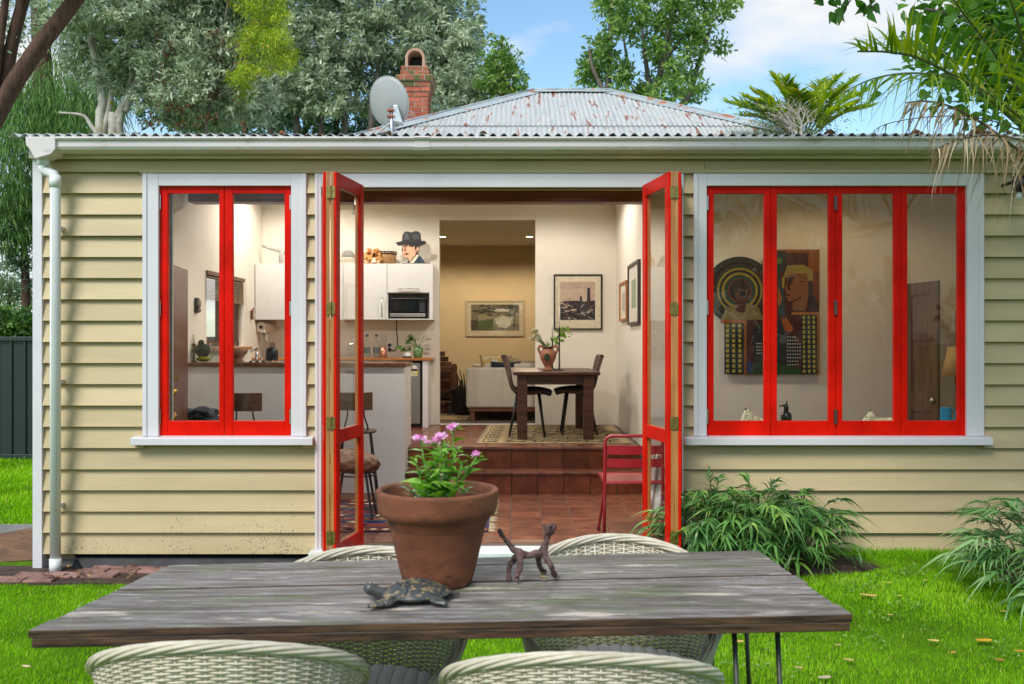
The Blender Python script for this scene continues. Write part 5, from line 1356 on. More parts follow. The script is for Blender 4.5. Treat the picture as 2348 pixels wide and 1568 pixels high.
# ------------------------------------------------------------------ pictures
def framed(name, label, px, D, fw, fcol, matcol, polys, conv, matpx, tilt=0):
    x0, y0, x1, y1 = px
    t = thing(name, label, 'picture', (wx((x0 + x1) / 2, D), D, wz(y1, D)))
    mb = MB(); X0, X1, Z0, Z1 = wx(x0, D), wx(x1, D), wz(y1, D), wz(y0, D)
    mb.box(X0, X0 + fw, D - 0.03, D - 0.001, Z0, Z1); mb.box(X1 - fw, X1, D - 0.03, D - 0.001, Z0, Z1); mb.box(X0 + fw, X1 - fw, D - 0.0295, D - 0.001, Z1 - fw, Z1); mb.box(X0 + fw, X1 - fw, D - 0.0295, D - 0.001, Z0, Z0 + fw)
    mb.build('frame', flat(fcol, 0.4), t, bevel=0.002)
    mb = MB(); mb.box(X0 + fw - .002, X1 - fw + .002, D - 0.014, D - 0.002, Z0 + fw - .002, Z1 - fw + .002); mb.build('mount', flat(matcol, 0.8), t)
    if polys: art('print', polys, D - 0.0145, t, conv=conv, step=0.00012, back=0.0004)
    mb = MB(); mb.box(X0 + fw, X1 - fw, D - 0.0265, D - 0.0245, Z0 + fw, Z1 - fw); mb.build('glazing', glassmat('picture_glass', ior=1.38), t)
    return t
z2 = zf(1600, 700, 1000 / 2240)
r_ = random.Random(21)
pl = [('#b9a08f', rect(1122, 800, 1415, 1120)), ('#c7ad97', rect(1122, 860, 1415, 960))]
pl += [('#231e22', [(1122, 975), (1160, 962), (1250, 958), (1330, 966), (1415, 955), (1415, 1120), (1122, 1120)])]
for i in range(70):
    x = r_.uniform(1126, 1400); y = r_.uniform(975, 1112); a = r_.uniform(-.9, .9); l = r_.uniform(12, 46); w_ = r_.uniform(4, 13)
    c, s_ = math.cos(a), math.sin(a)
    q = [(x + c * l / 2 - s_ * w_ / 2, y + s_ * l / 2 + c * w_ / 2), (x + c * l / 2 + s_ * w_ / 2, y + s_ * l / 2 - c * w_ / 2), (x - c * l / 2 + s_ * w_ / 2, y - s_ * l / 2 - c * w_ / 2), (x - c * l / 2 - s_ * w_ / 2, y - s_ * l / 2 + c * w_ / 2)]
    q = [(min(1413, max(1124, a_)), min(1118, max(962, b_))) for a_, b_ in q]
    pl.append((r_.choice(['#3a3238', '#8b7d78', '#c3b3a2', '#54474a', '#5f463c', '#a39a94', '#2b2529', '#6f5d58']), q))
pl += [('#24222b', [(1346, 968), (1350, 850), (1371, 850), (1375, 968)]), ('#2c2a33', [(1285, 964), (1288, 920), (1303, 920), (1306, 964)]), ('#3b3640', rect(1195, 930, 1200, 968)), ('#2b262b', [(1150, 985), (1160, 955), (1172, 985)])]
framed('framed_print', 'black framed print of a chimney over rubble on the dining wall', (1269, 629, 1380, 756), BW, 0.018, '#16110f', '#ddd0b4', pl, z2, None)
pl = [('#6f6a55', rect(372, 990, 777, 1210)), ('#8b8468', [(430, 1080), (777, 1060), (777, 1150), (430, 1170)]), ('#4d5a35', [(432, 1130), (560, 1110), (560, 1208), (432, 1208)]), ('#3f3b33', rect(372, 1120, 432, 1208))]
for i in range(46):
    x = r_.uniform(374, 740); y = r_.uniform(992, 1075); a = r_.uniform(-.5, .5); l = r_.uniform(20, 80); w_ = r_.uniform(4, 16)
    q = [(x, y), (x + l * math.cos(a), y + l * math.sin(a) * .6), (x + l * math.cos(a), y + l * math.sin(a) * .6 + w_ * .5), (x, y + w_)]
    pl.append((r_.choice(['#2a2823', '#1f1e1b', '#3c382f', '#57503f']), [(min(776, a_), min(1100, max(991, b_))) for a_, b_ in q]))
pl += [('#1f1d1a', [(695, 1010), (703, 1010), (701, 1170), (694, 1170)]), ('#1f1d1a', [(742, 1030), (750, 1030), (735, 1175), (728, 1175)]), ('#c9c5b8', [(562, 1045), (590, 1028), (640, 1024), (694, 1040), (690, 1050), (600, 1050)]), ('#bdb8a9', [(568, 1110), (640, 1086), (715, 1105), (700, 1170), (660, 1190), (600, 1180)])]
framed('landscape_picture', 'pale framed landscape picture on the lamp-tinted wall above the sofa', (1068, 688, 1201, 771), 16.5, 0.03, '#b9ac93', '#c6b9a0', pl, z2, None)
def side_picture(name, label, D0, D1, z0, z1, fcol, fw, matcol, inner):
    X = 1.255
    t = thing(name, label, 'picture', (X, (D0 + D1) / 2, z0))
    mb = MB(); mb.box(X - 0.032, X - 0.001, D0, D0 + fw, z0, z1); mb.box(X - 0.032, X - 0.001, D1 - fw, D1, z0, z1); mb.box(X - 0.0315, X - 0.001, D0 + fw, D1 - fw, z0, z0 + fw); mb.box(X - 0.0315, X - 0.001, D0 + fw, D1 - fw, z1 - fw, z1); mb.build('frame', flat(fcol, 0.4), t, bevel=0.002)
    mb = MB(); mb.box(X - 0.016, X - 0.002, D0 + fw, D1 - fw, z0 + fw, z1 - fw); mb.build('mount', flat(matcol, 0.7), t)
    a, b = (D1 - D0) * 0.3, (z1 - z0) * 0.27
    mb = MB(); mb.box(X - 0.0175, X - 0.0162, D0 + a, D1 - a, z0 + b, z1 - b); mb.build('print', flat(inner, 0.7), t)
side_picture('small_picture', 'small light oak framed picture on the white side wall', 10.66, 11.34, wz(737, 11.3), wz(650, 11.3), '#a8692e', 0.025, '#d9cfbb', '#b9ac97')
side_picture('large_picture', 'large charcoal framed picture on the white side wall', 9.62, 10.50, wz(746, 10.4), wz(608, 10.4), '#3b3532', 0.03, '#cfc9bb', '#8d9a80')

# ------------------------------------------------------------------ back room: sofa, cushions, hearth
SY = 12.5
sx0, sx1 = wx(1068, SY), 0.42
t = thing('sofa', 'pale oatmeal sofa on a timber base in the back room', 'sofa', ((sx0 + sx1) / 2, 13.2, RF))
SOFA = pbr('oatmeal_linen', (0.50, 0.45, 0.37), rough=0.9, var=0.06, scale=3, bump=0.15, bscale=160)
za = RF + 0.69; zb_ = RF + 0.17
mb = MB(); mb.box(sx0, sx1, SY, SY + 0.16, zb_, za); mb.build('arm', SOFA, t, bevel=0.028, segs=4)
for px in (1151, 1195):
    mb = MB(); xx = wx(px, SY); mb.box(xx - 0.0015, xx + 0.0015, SY - 0.002, SY + 0.01, zb_ + 0.02, za - 0.02); mb.build('seam', flat('#7f725c'), t)
mb = MB(); mb.box(sx0, sx1, SY + 1.9, SY + 2.06, zb_, za); mb.build('arm', SOFA, t, bevel=0.028, segs=4)
mb = MB(); mb.box(sx0 + 0.62, sx1, SY + 0.16, SY + 1.9, zb_, za + 0.05); mb.build('back', SOFA, t, bevel=0.03, segs=4)
mb = MB(); mb.box(sx0 + 0.01, sx0 + 0.62, SY + 0.16, SY + 1.9, zb_, RF + 0.43); mb.build('seat', SOFA, t, bevel=0.04, segs=4)
mb = MB(); mb.box(sx0 + 0.03, sx1 - 0.01, SY + 0.03, SY + 2.0, zb_ - 0.045, zb_ - 0.001); mb.build('base_rail', pbr('sofa_base_wood', (0.17, 0.06, 0.025), rough=0.4, var=0.2), t, bevel=0.004)
for lx in (sx0 + 0.05, sx1 - 0.12):
    for ly in (SY + 0.05, SY + 1.9):
        mb = MB(); mb.box(lx, lx + 0.06, ly, ly + 0.06, RF + 0.001, zb_ - 0.046); mb.build('leg', MATS['sofa_base_wood'], t)
def cushion(label, c, w, h, d, mats, rx=0.0, ry=0.0, rz=0.0, name='cushion'):
    mb = MB(); M = Matrix.Translation(c) @ Matrix.Rotation(rz, 4, 'Z') @ Matrix.Rotation(rx, 4, 'X') @ Matrix.Rotation(ry, 4, 'Y')
    def f(s):
        def g(u, v):
            a, b = 2 * u - 1, 2 * v - 1
            k = (max(0, 1 - a ** 4) * max(0, 1 - b ** 4)) ** 0.5
            pin = 1 - 0.10 * (1 - abs(a)) * (abs(b) ** 2) ; pin2 = 1 - 0.10 * (1 - abs(b)) * (abs(a) ** 2)
            return tuple(M @ Vector((a * w / 2 * pin2, s * d / 2 * k, b * h / 2 * pin + h / 2)))
        return g
    mb.grid(f(-1), 16, 16); mb.grid(f(1), 16, 16)
    return mb.build(name, mats, org=c, smooth=True, weld=True, label=label, cat='cushion')
yel = pbr('floral_yellow', (0.55, 0.36, 0.10), rough=0.9, col2=(0.62, 0.58, 0.48), scale=14, lo=0.45, hi=0.55)
cz_ = RF + 0.432
cushion('mustard floral cushion standing on the sofa', Vector((wx(1137, 13.0), 12.92, cz_)), 0.42, 0.42, 0.14, yel, rx=-0.15, rz=0.3)
cushion('dark navy cushion in front of the floral one on the sofa', Vector((wx(1160, 12.8), 12.80, cz_ - 0.002)), 0.40, 0.34, 0.13, flat('#1c2733', 0.95), rx=-0.12, rz=0.1)
cushion('beige back cushion leaning in the sofa corner', Vector((wx(1186, 12.85), 13.12, cz_)), 0.36, 0.38, 0.15, flat('#a08d70', 0.95), ry=0.2, rx=-0.2)
# brick hearth, stepped side
t = thing('brick_fireplace', 'stepped dark brick fireplace in the back room', 'fireplace', (-1.5, 14.6, RF))
HB = pbr('hearth_brick', (0.11, 0.045, 0.028), rough=0.85, col2=(0.20, 0.09, 0.055), scale=8, rand=0.3, bump=0.2)
Dh = 14.6
steps = [(wx(1055, 14.0), 14.0, RF + 0.17), (wx(1048, Dh), Dh, wz(883, Dh)), (wx(1043, Dh), Dh + 0.1, wz(845, Dh)), (wx(1036, Dh), Dh + 0.1, wz(828, Dh)), (wx(1027, Dh), Dh + 0.1, wz(817, Dh)), (wx(1019, Dh), Dh + 0.1, wz(806, Dh))]
zprev = RF + 0.001
hc = MB(); hc.box(-2.8, wx(1043, Dh) - 0.02, Dh + 0.12, Dh + 0.8, RF + 0.001, wz(846, Dh)); hcore = hc.build('core', flat('#2d201a', 0.95), t)
def course(xr, y, z0, z1, n, xl=-2.6):
    bw = 0.23
    x = xr; i = 0
    while x > xl and i < n:
        L_ = bw if i or int(z0 * 100) % 2 else bw / 2
        mb = MB(); mb.box(x - L_ + 0.006, x, y + random.uniform(-.004, .004), y + 0.22, z0 + 0.004, z1 - 0.004); mb.build('brick', HB, t, bevel=0.004, segs=1); x -= L_; i += 1
for q in range(2): course(wx(1058, 14.0), 13.95, RF + 0.002 + q * 0.082, RF + 0.082 + q * 0.082, 7)
z = RF + 0.166; q = 0
while z < wz(808, Dh):
    lim = 1047
    for px, pz in ((1043, 845), (1036, 828), (1027, 817), (1019, 806)):
        if z + 0.04 > wz(pz + 14, Dh): lim = px - 8 if False else px
    lim = 1047 if z < wz(862, Dh) else 1043 if z < wz(845, Dh) else 1034 if z < wz(830, Dh) else 1026 if z < wz(818, Dh) else 1018
    course(wx(lim, Dh), Dh, z, z + 0.08, 5); z += 0.08; q += 1
t = thing('fire_irons', 'iron fire tools and a branch leaning on the brick hearth', 'fire tools', (wx(1040, 13.7), 13.7, RF))
mb = MB(); mb.tube(smooth_path([(wx(1008, 13.7), 13.7, wz(915, 13.7)), (wx(1030, 13.7), 13.68, wz(897, 13.7)), (wx(1052, 13.7), 13.68, wz(888, 13.7)), (wx(1059, 13.7), 13.7, wz(870, 13.7))], 14), 0.016, 7); mb.tube([(wx(1010, 13.7), 13.7, wz(915, 13.7)), (wx(1006, 13.7), 13.6, RF + 0.002)], 0.016, 7); mb.build('branch', flat('#1d1512'), t, smooth=True)
for px, a in ((1036, 5), (1046, -3), (1054, 3)):
    mb = MB(); mb.tube([(wx(px, 13.75), 13.75, wz(880, 13.75)), (wx(px - a, 13.75), 13.72, RF + 0.02)], 0.009, 6); mb.box(wx(px - a, 13.75) - 0.03, wx(px - a, 13.75) + 0.03, 13.70, 13.76, RF + 0.002, RF + 0.10); mb.build('tool', BLACK, t)
t = thing('log_basket', 'dark woven log basket between the hearth and the sofa', 'basket', (wx(1062, 14.2), 14.0, RF))
x, y = wx(1064, 13.9), 13.75
mb = MB(); mb.lathe([(0.12, 0.001), (0.15, 0.02), (0.17, 0.34), (0.16, 0.34), (0.14, 0.03), (0.0001, 0.02)], (x, y, RF), 20); mb.build('basket', flat('#1c1713', 0.9), t)
for i in range(4):
    mb = MB(); mb.tube(smooth_path([(x - 0.03 + i * 0.02, y, RF + 0.25), (x - 0.05 + i * 0.03, y, RF + 0.45), (x - 0.12 + i * 0.06, y, RF + 0.58 + 0.05 * (i % 2))], 8), [0.014, 0.012, 0.012, 0.011, 0.010, 0.009, 0.008, 0.007, 0.005], 6); mb.build('stick', flat('#2c211a'), t)
t = thing('wood_carving', 'tall narrow brown wood carving standing by the hearth', 'carving', (wx(1041, 14.3), 14.3, RF))
x, y = wx(1042, 14.2), 14.15
mb = MB(); zt = wz(832, 14.2) - RF; mb.lathe([(0.055, 0.001), (0.05, zt * 0.3), (0.06, zt * 0.6), (0.06, zt * 0.74), (0.03, zt * 0.80), (0.045, zt * 0.88), (0.035, zt * 0.97), (0.0001, zt)], (x, y, RF), 14, sy=0.6); mb.build('figure', flat('#6b3d22'), t, smooth=True)

# ------------------------------------------------------------------ red metal chair just inside the doors
CR = pbr('crimson_metal', (0.29, 0.008, 0.020), rough=0.3, var=0.06, scale=6, coat=0.3)
t = thing('metal_chair', 'crimson slatted metal bistro chair just inside the open doors', 'chair', (1.0, 7.2, FL))
xl, yb_ = wx(1386, 7.0), 7.0
xr = xl + 0.42
zs_, zt_ = FL + 0.42, wz(999, 7.0)
mb = MB(); mb.tube([(xl - 0.004, 7.0, FL + 0.002), (xl, 7.0, zs_), (xl + 0.002, 6.99, zt_ - 0.05), (xl + 0.012, 6.99, zt_ - 0.018), (xl + 0.04, 6.99, zt_), (xr - 0.04, 6.99, zt_), (xr - 0.012, 6.99, zt_ - 0.018), (xr - 0.002, 6.99, zt_ - 0.05), (xr, 7.0, zs_), (xr + 0.004, 7.0, FL + 0.002)], 0.0125, 10); mb.build('back_frame', CR, t, smooth=True)
for py, hh in ((1031, 0.064), (1061, 0.062)):
    zc = wz(py, 7.0); mb = MB(); mb.grid(lambda u, v: (xl + 0.01 + 0.40 * u, 6.995 - 0.03 * (1 - (2 * u - 1) ** 2), zc - hh / 2 + hh * v), 12, 1); mb.build('back_slat', CR, t, thick=0.004)
for s, xx in ((-1, xl), (1, xr)):
    mb = MB(); mb.tube([(xx, 7.0, zs_), (xx - s * 0.0, 7.43, zs_ + 0.004)], 0.011, 8); mb.build('seat_rail', CR, t)
    mb = MB(); mb.tube([(xx - 0.012 * (-s) * -1, 7.05, zs_ - 0.006), (xx + s * 0.012, 7.38, FL + 0.012)], 0.0115, 8); mb.build('leg', CR, t)
    mb = MB(); mb.tube([(xx + s * 0.012, 7.376, FL + 0.04), (xx + s * 0.012, 7.383, FL + 0.001)], 0.014, 8); mb.build('foot_cap', BLACK, t)
for yy_, dz_ in ((7.0, 0), (7.43, 0.004)):
    mb = MB(); mb.tube([(xl, yy_, zs_ + dz_), (xr, yy_, zs_ + dz_)], 0.0115, 8); mb.build('cross_rail', CR, t)
for i in range(8):
    y0 = 7.016 + i * 0.052; mb = MB(); mb.box(xl + 0.008, xr - 0.008, y0, y0 + 0.045, zs_ + 0.008, zs_ + 0.012); mb.build('seat_slat', CR, t)
t = thing('linen_throw', 'white linen cloth hanging behind the right door leaf', 'cloth', (wx(1506, 7.35), 7.35, 0.4))
mb = MB()
def cloth(u, v):
    wd = 0.035 + 0.055 * v
    return (wx(1512, 7.05) + (u - 0.5) * wd * 2 - 0.025 * v, 7.06 + 0.02 * math.sin(u * 14 + v * 3) + 0.02 * math.sin(v * 6), wz(1040, 7.05) - v * (wz(1040, 7.05) - wz(1185, 7.05)) * (1 - 0.10 * u))
mb.grid(cloth, 20, 18); mb.build('cloth', pbr('linen', (0.62, 0.60, 0.56), rough=0.95, col2=(0.30, 0.27, 0.24), scale=7, lo=0.52, hi=0.72), t, smooth=True, thick=0.003)

# ------------------------------------------------------------------ living corner behind the four-pane window
z4 = zf(2550, 620, 600 / 1206)
A = AW - 0.03
t = thing('round_artwork', 'round painted artwork of a figure inside striped rings', 'artwork', (wx(1695, A), A, wz(760, A)))
c0 = (450, 945)
mb = MB(); cc = z4(*c0); rr = 257 * 0.49751 * 0.6112
mb.prism([(wx(cc[0] + rr * math.cos(a), A), wz(cc[1] + rr * math.sin(a), A)) for a in np.linspace(0, 2 * PI, 49)[:-1]], A, A + 0.025); mb.build('disc', flat('#20302c'), t)
pl = [('#23332e', circle(*c0, 256)), ('#33281c', circle(*c0, 240)), ('#11120f', circle(*c0, 215)), ('#38291d', circle(*c0, 203)), ('#1d3a2e', circle(*c0, 182)), ('#8d7a24', circle(*c0, 172)), ('#12120e', circle(*c0, 156)), ('#8d7a24', circle(*c0, 137)), ('#203a24', circle(*c0, 118)), ('#5d2716', circle(*c0, 92)), ('#10100e', circle(*c0, 76)),
      ('#75693d', [(310, 1165), (345, 1075), (425, 1050), (520, 1040), (590, 1070), (632, 1165)]), ('#4a2416', [(435, 1035), (500, 1025), (490, 1105), (455, 1110), (418, 1090)]),
      ('#5a3a2a', [(398, 905), (410, 985), (435, 1030), (470, 1030), (505, 985), (520, 920), (470, 890)]), ('#2c1712', [(395, 920), (410, 870), (470, 858), (522, 900), (520, 932), (400, 936)]), ('#16110f', rect(412, 944, 440, 953)), ('#16110f', rect(450, 950, 490, 985)), ('#241411', rect(440, 1005, 465, 1012))]
art('painting', pl, A - 0.0005, t, conv=z4, step=0.0005)
t = thing('figure_artwork', 'large painted panel with a blond profile and blue checked strips', 'artwork', (wx(1770, A), A, wz(858, A)))
A2 = A - 0.022
mb = MB()
outl = [(310, 1165), (640, 1165), (640, 690), (735, 690), (735, 635), (1052, 635), (1052, 1576), (338, 1576), (338, 1190), (310, 1190)]
mb.prism([(wx(z4(*p)[0], A2), wz(z4(*p)[1], A2)) for p in outl], A2, A2 + 0.02); mb.build('panel', flat('#3a1812'), t)
pl = [('#431a12', [(640, 690), (735, 690), (735, 640), (1050, 640), (1050, 1110), (640, 1110)]), ('#8a4d18', rect(735, 635, 1050, 658)), ('#86481c', rect(968, 658, 1050, 960)), ('#6e2f14', rect(1000, 800, 1050, 1100)), ('#232c2a', [(640, 690), (745, 645), (800, 650), (800, 760), (740, 850), (640, 850)]), ('#4a6a3a', circle(748, 720, 26)),
      ('#2d3f44', [(740, 850), (770, 850), (790, 1000), (790, 1160), (745, 1160)]), ('#9a5b23', [(738, 900), (770, 1010), (750, 1060), (738, 1050)]),
      ('#7d4f31', [(810, 820), (965, 815), (972, 960), (950, 1095), (850, 1095), (850, 1030), (815, 1028), (797, 985), (800, 960), (792, 930), (806, 880)]), ('#8c7a3a', [(785, 820), (810, 755), (860, 752), (930, 750), (1005, 790), (1000, 870), (965, 870), (955, 815), (830, 818), (800, 850)]), ('#9a8534', [(768, 850), (790, 830), (784, 930), (770, 920)]),
      ('#2b1510', [(968, 870), (1000, 880), (1000, 960), (1045, 1050), (1040, 1095), (965, 1095)]), ('#2b1510', [(815, 848), (860, 835), (845, 880), (822, 920), (838, 940), (815, 940), (806, 920)]), ('#31170f', [(900, 845), (955, 852), (955, 858), (905, 850)]), ('#31170f', [(900, 872), (940, 876), (938, 884), (903, 880)]), ('#5a1c15', [(800, 970), (832, 975), (825, 986), (804, 984)]), ('#2b1510', [(797, 985), (815, 1028), (860, 1020), (920, 980), (905, 1000), (850, 1034), (812, 1034)]),
      ('#a8671f', rect(840, 1108, 1050, 1126)), ('#a46a1d', rect(1028, 1126, 1052, 1576)), ('#9a4e1c', rect(310, 1165, 500, 1188)), ('#94561f', rect(480, 1188, 500, 1576)), ('#3f1610', rect(502, 1165, 640, 1576)), ('#451812', rect(735, 1126, 915, 1576)),
      ('#1b1d22', [(545, 1250), (590, 1195), (640, 1200), (640, 1576), (540, 1576), (560, 1480)]), ('#22262b', [(640, 1180), (790, 1160), (800, 1280), (860, 1300), (900, 1400), (880, 1520), (790, 1576), (640, 1576)]), ('#9b5224', [(760, 1160), (800, 1150), (855, 1230), (840, 1255), (790, 1250)]), ('#1f3a1e', [(520, 1540), (640, 1450), (780, 1500), (900, 1530), (915, 1576), (520, 1576)]), ('#1d3566', rect(508, 1480, 538, 1560))]
for X0, X1, Y0, Y1 in ((340, 478, 1190, 1570), (915, 1026, 1130, 1570)):
    pl.append(('#12262f', rect(X0, Y0, X1, Y1)))
    cols = int((X1 - X0) / 42) + (0 if X0 > 500 else 0); 
    nc = 3; cw = (X1 - X0) / nc; nr = int((Y1 - Y0) / 36); chh = (Y1 - Y0) / nr
    for r in range(nr):
        pl.append(('#1f4a5c', rect(X0, Y0 + r * chh + chh * .2, X1, Y0 + r * chh + chh * .75)))
    for r in range(nr):
        for c in range(nc):
            pl.append(('#0f1418' if True else '', rect(X0 + c * cw + cw * .62, Y0 + r * chh + chh * .15, X0 + c * cw + cw * .98, Y0 + r * chh + chh * .8)))
            pl.append(('#a8982c', rect(X0 + c * cw + cw * .1, Y0 + r * chh + chh * .15, X0 + c * cw + cw * .58, Y0 + r * chh + chh * .8)))
for i in range(6):
    for j in range(9):
        x_, y_ = 800 + i * 18, 1290 + j * 26
        if (x_ - 830) ** 2 / 70 ** 2 + (y_ - 1400) ** 2 / 125 ** 2 < 1: pl.append(('#d4cfc2', rect(x_, y_, x_ + 7, y_ + 8)))
for i in range(3):
    for j in range(4): pl.append(('#d4cfc2', rect(568 + i * 15, 1340 + j * 24, 575 + i * 15, 1348 + j * 24)))
art('painting', pl, A2 - 0.0003, t, conv=z4, step=0.00022)

def vx2(p, D): return wx(p, D)
# sill-height bench under the window with cushions, decanter, mug
t = thing('window_bench', 'low timber bench just inside the four-pane window', 'bench', (2.9, 7.1, FL))
ZB = wz(965, 6.9) - 0.03
mb = MB(); mb.box(WIN_R[0] + 0.03, WIN_R[1] + 0.15, 6.875, 7.25, ZB - 0.035, ZB); mb.build('top', DARK_WOOD, t, bevel=0.004)
for q in (WIN_R[0] + 0.1, WIN_R[1] + 0.02):
    mb = MB(); mb.box(q, q + 0.06, 6.9, 7.2, FL + 0.001, ZB - 0.036); mb.build('leg', DARK_WOOD, t)
spk = pbr('leaf_print_linen', (0.62, 0.58, 0.40), rough=0.95, col2=(0.30, 0.30, 0.16), scale=40, lo=0.48, hi=0.56)
cushion('leaf print cushion poking up beside the round artwork', Vector((wx(1697, 7.1), 7.12, ZB + 0.001 - 0.20)), 0.22, 0.29, 0.1, spk, ry=0.5)
cushion('leaf print cushion with a corner up in the third pane', Vector((wx(1974, 7.1), 7.12, ZB + 0.001 - 0.16)), 0.24, 0.24, 0.1, spk, ry=0.75)
cushion('flat leaf print cushion lying beside the cornered one', Vector((wx(2030, 7.1), 7.10, ZB + 0.001 - 0.13)), 0.30, 0.175, 0.1, spk)
x, y = wx(1802, 7.05), 7.05
t = thing('soda_siphon', 'dark green glass soda siphon on the window bench', 'siphon', (x, y, ZB))
hh = wz(945, 7.05) - ZB
mb = MB(); mb.lathe([(0.036, 0.001), (0.038, 0.01), (0.040, hh - 0.03), (0.034, hh - 0.005), (0.02, hh + 0.004), (0.0001, hh + 0.004)], (x, y, ZB), 18); mb.build('bottle', flat('#0e1a13', 0.12), t, smooth=True)
mb = MB(); mb.lathe([(0.016, hh), (0.017, hh + 0.04), (0.012, hh + 0.06), (0.0001, hh + 0.062)], (x, y, ZB), 12); mb.tube([(x, y, ZB + hh + 0.045), (x - 0.03, y, ZB + hh + 0.05), (x - 0.052, y, ZB + hh + 0.042)], [0.010, 0.007, 0.004], 8); mb.tube([(x, y, ZB + hh + 0.05), (x + 0.004, y, ZB + hh + 0.085)], 0.005, 6); mb.build('siphon_head', flat('#14171a', 0.25), t, smooth=True)
x, y = wx(2168, 6.95), 6.95
t = thing('blue_mug', 'teal blue mug on the window bench by the white curtain', 'mug', (x, y, ZB))
zt = wz(934, 6.95) - ZB
mb = MB(); mb.lathe([(0.040, 0.001), (0.0415, 0.006), (0.039, zt - 0.004), (0.040, zt), (0.036, zt), (0.037, 0.012), (0.0001, 0.010)], (x, y, ZB), 24); mb.build('cup', flat('#1e7ea0', 0.3), t, smooth=True)
mb = MB(); mb.tube(smooth_path([(x + 0.036, y, ZB + zt - 0.02), (x + 0.062, y, ZB + zt - 0.025), (x + 0.068, y, ZB + zt - 0.06), (x + 0.058, y, ZB + zt - 0.09), (x + 0.037, y, ZB + zt - 0.095)], 12), 0.0065, 8); mb.build('handle', flat('#1e7ea0', 0.3), t, smooth=True)
# panelled door ajar, lamp
t = thing('panelled_door', 'dark brown panelled door standing ajar behind the four-pane window', 'door', (wx(2150, 8.8), 8.8, FL))
pA, pB = (wx(2078, 9.25), 9.25), (wx(2152, 8.72), 8.72)
u = Vector((pB[0] - pA[0], pB[1] - pA[1], 0)); L_ = u.length; u.normalize(); v_ = Vector((u.y, -u.x, 0))
TT_ = lambda p: (Vector((pA[0], pA[1], 0)) + u * p[0] + v_ * p[1] + Vector((0, 0, p[2])))
zt = wz(643, 8.72)
MD = pbr('panel_door_wood', (0.085, 0.038, 0.020), rough=0.4, col2=(0.17, 0.08, 0.045), scale=4, stretch=(5, 5, 0.6))
mb = MB(); mb.T = TT_; mb.box(0, L_, -0.012, 0.0, FL + 0.005, zt); mb.build('core', MD, t)
mb = MB(); mb.T = TT_
st_ = 0.10
mb.box(0, st_, 0, 0.014, FL + 0.005, zt); mb.box(L_ - st_, L_, 0, 0.014, FL + 0.005, zt)
for a, b in ((FL + 0.005, FL + 0.22), (0.92, 1.10), (zt - 0.11, zt)): mb.box(st_, L_ - st_, 0, 0.0135, a, b)
mb.build('stiles_and_rails', MD, t, bevel=0.003)
kx = TT_((L_ - 0.055, 0.03, wz(918, 8.76)))
mb = MB(); mb.ball(tuple(kx), 0.028, 12, 8); mb.tube([tuple(TT_((L_ - 0.055, 0.0, wz(918, 8.76)))), tuple(kx)], 0.012, 8); mb.build('knob', STEEL, t, smooth=True)
x, y = wx(2192, 8.0), 8.0
t = thing('standard_lamp', 'standard lamp with a tan cone shade beside the white curtain', 'lamp', (x, y, FL))
mb = MB(); mb.lathe([(0.12, 0.001), (0.12, 0.02), (0.02, 0.03), (0.012, 0.05), (0.012, wz(712, 8.0) - FL), (0.0001, wz(712, 8.0) - FL)], (x, y, FL), 14); mb.build('pole', flat('#4b3a2c'), t, smooth=True)
mb = MB(); mb.lathe([(0.115, wz(862, 8.0) - FL), (0.065, wz(795, 8.0) - FL), (0.063, wz(795, 8.0) - FL), (0.113, wz(862, 8.0) - FL)], (x, y, FL), 28); mb.build('lamp_shade', pbr('tan_shade', (0.42, 0.25, 0.09), rough=0.9, var=0.08), t, smooth=True)

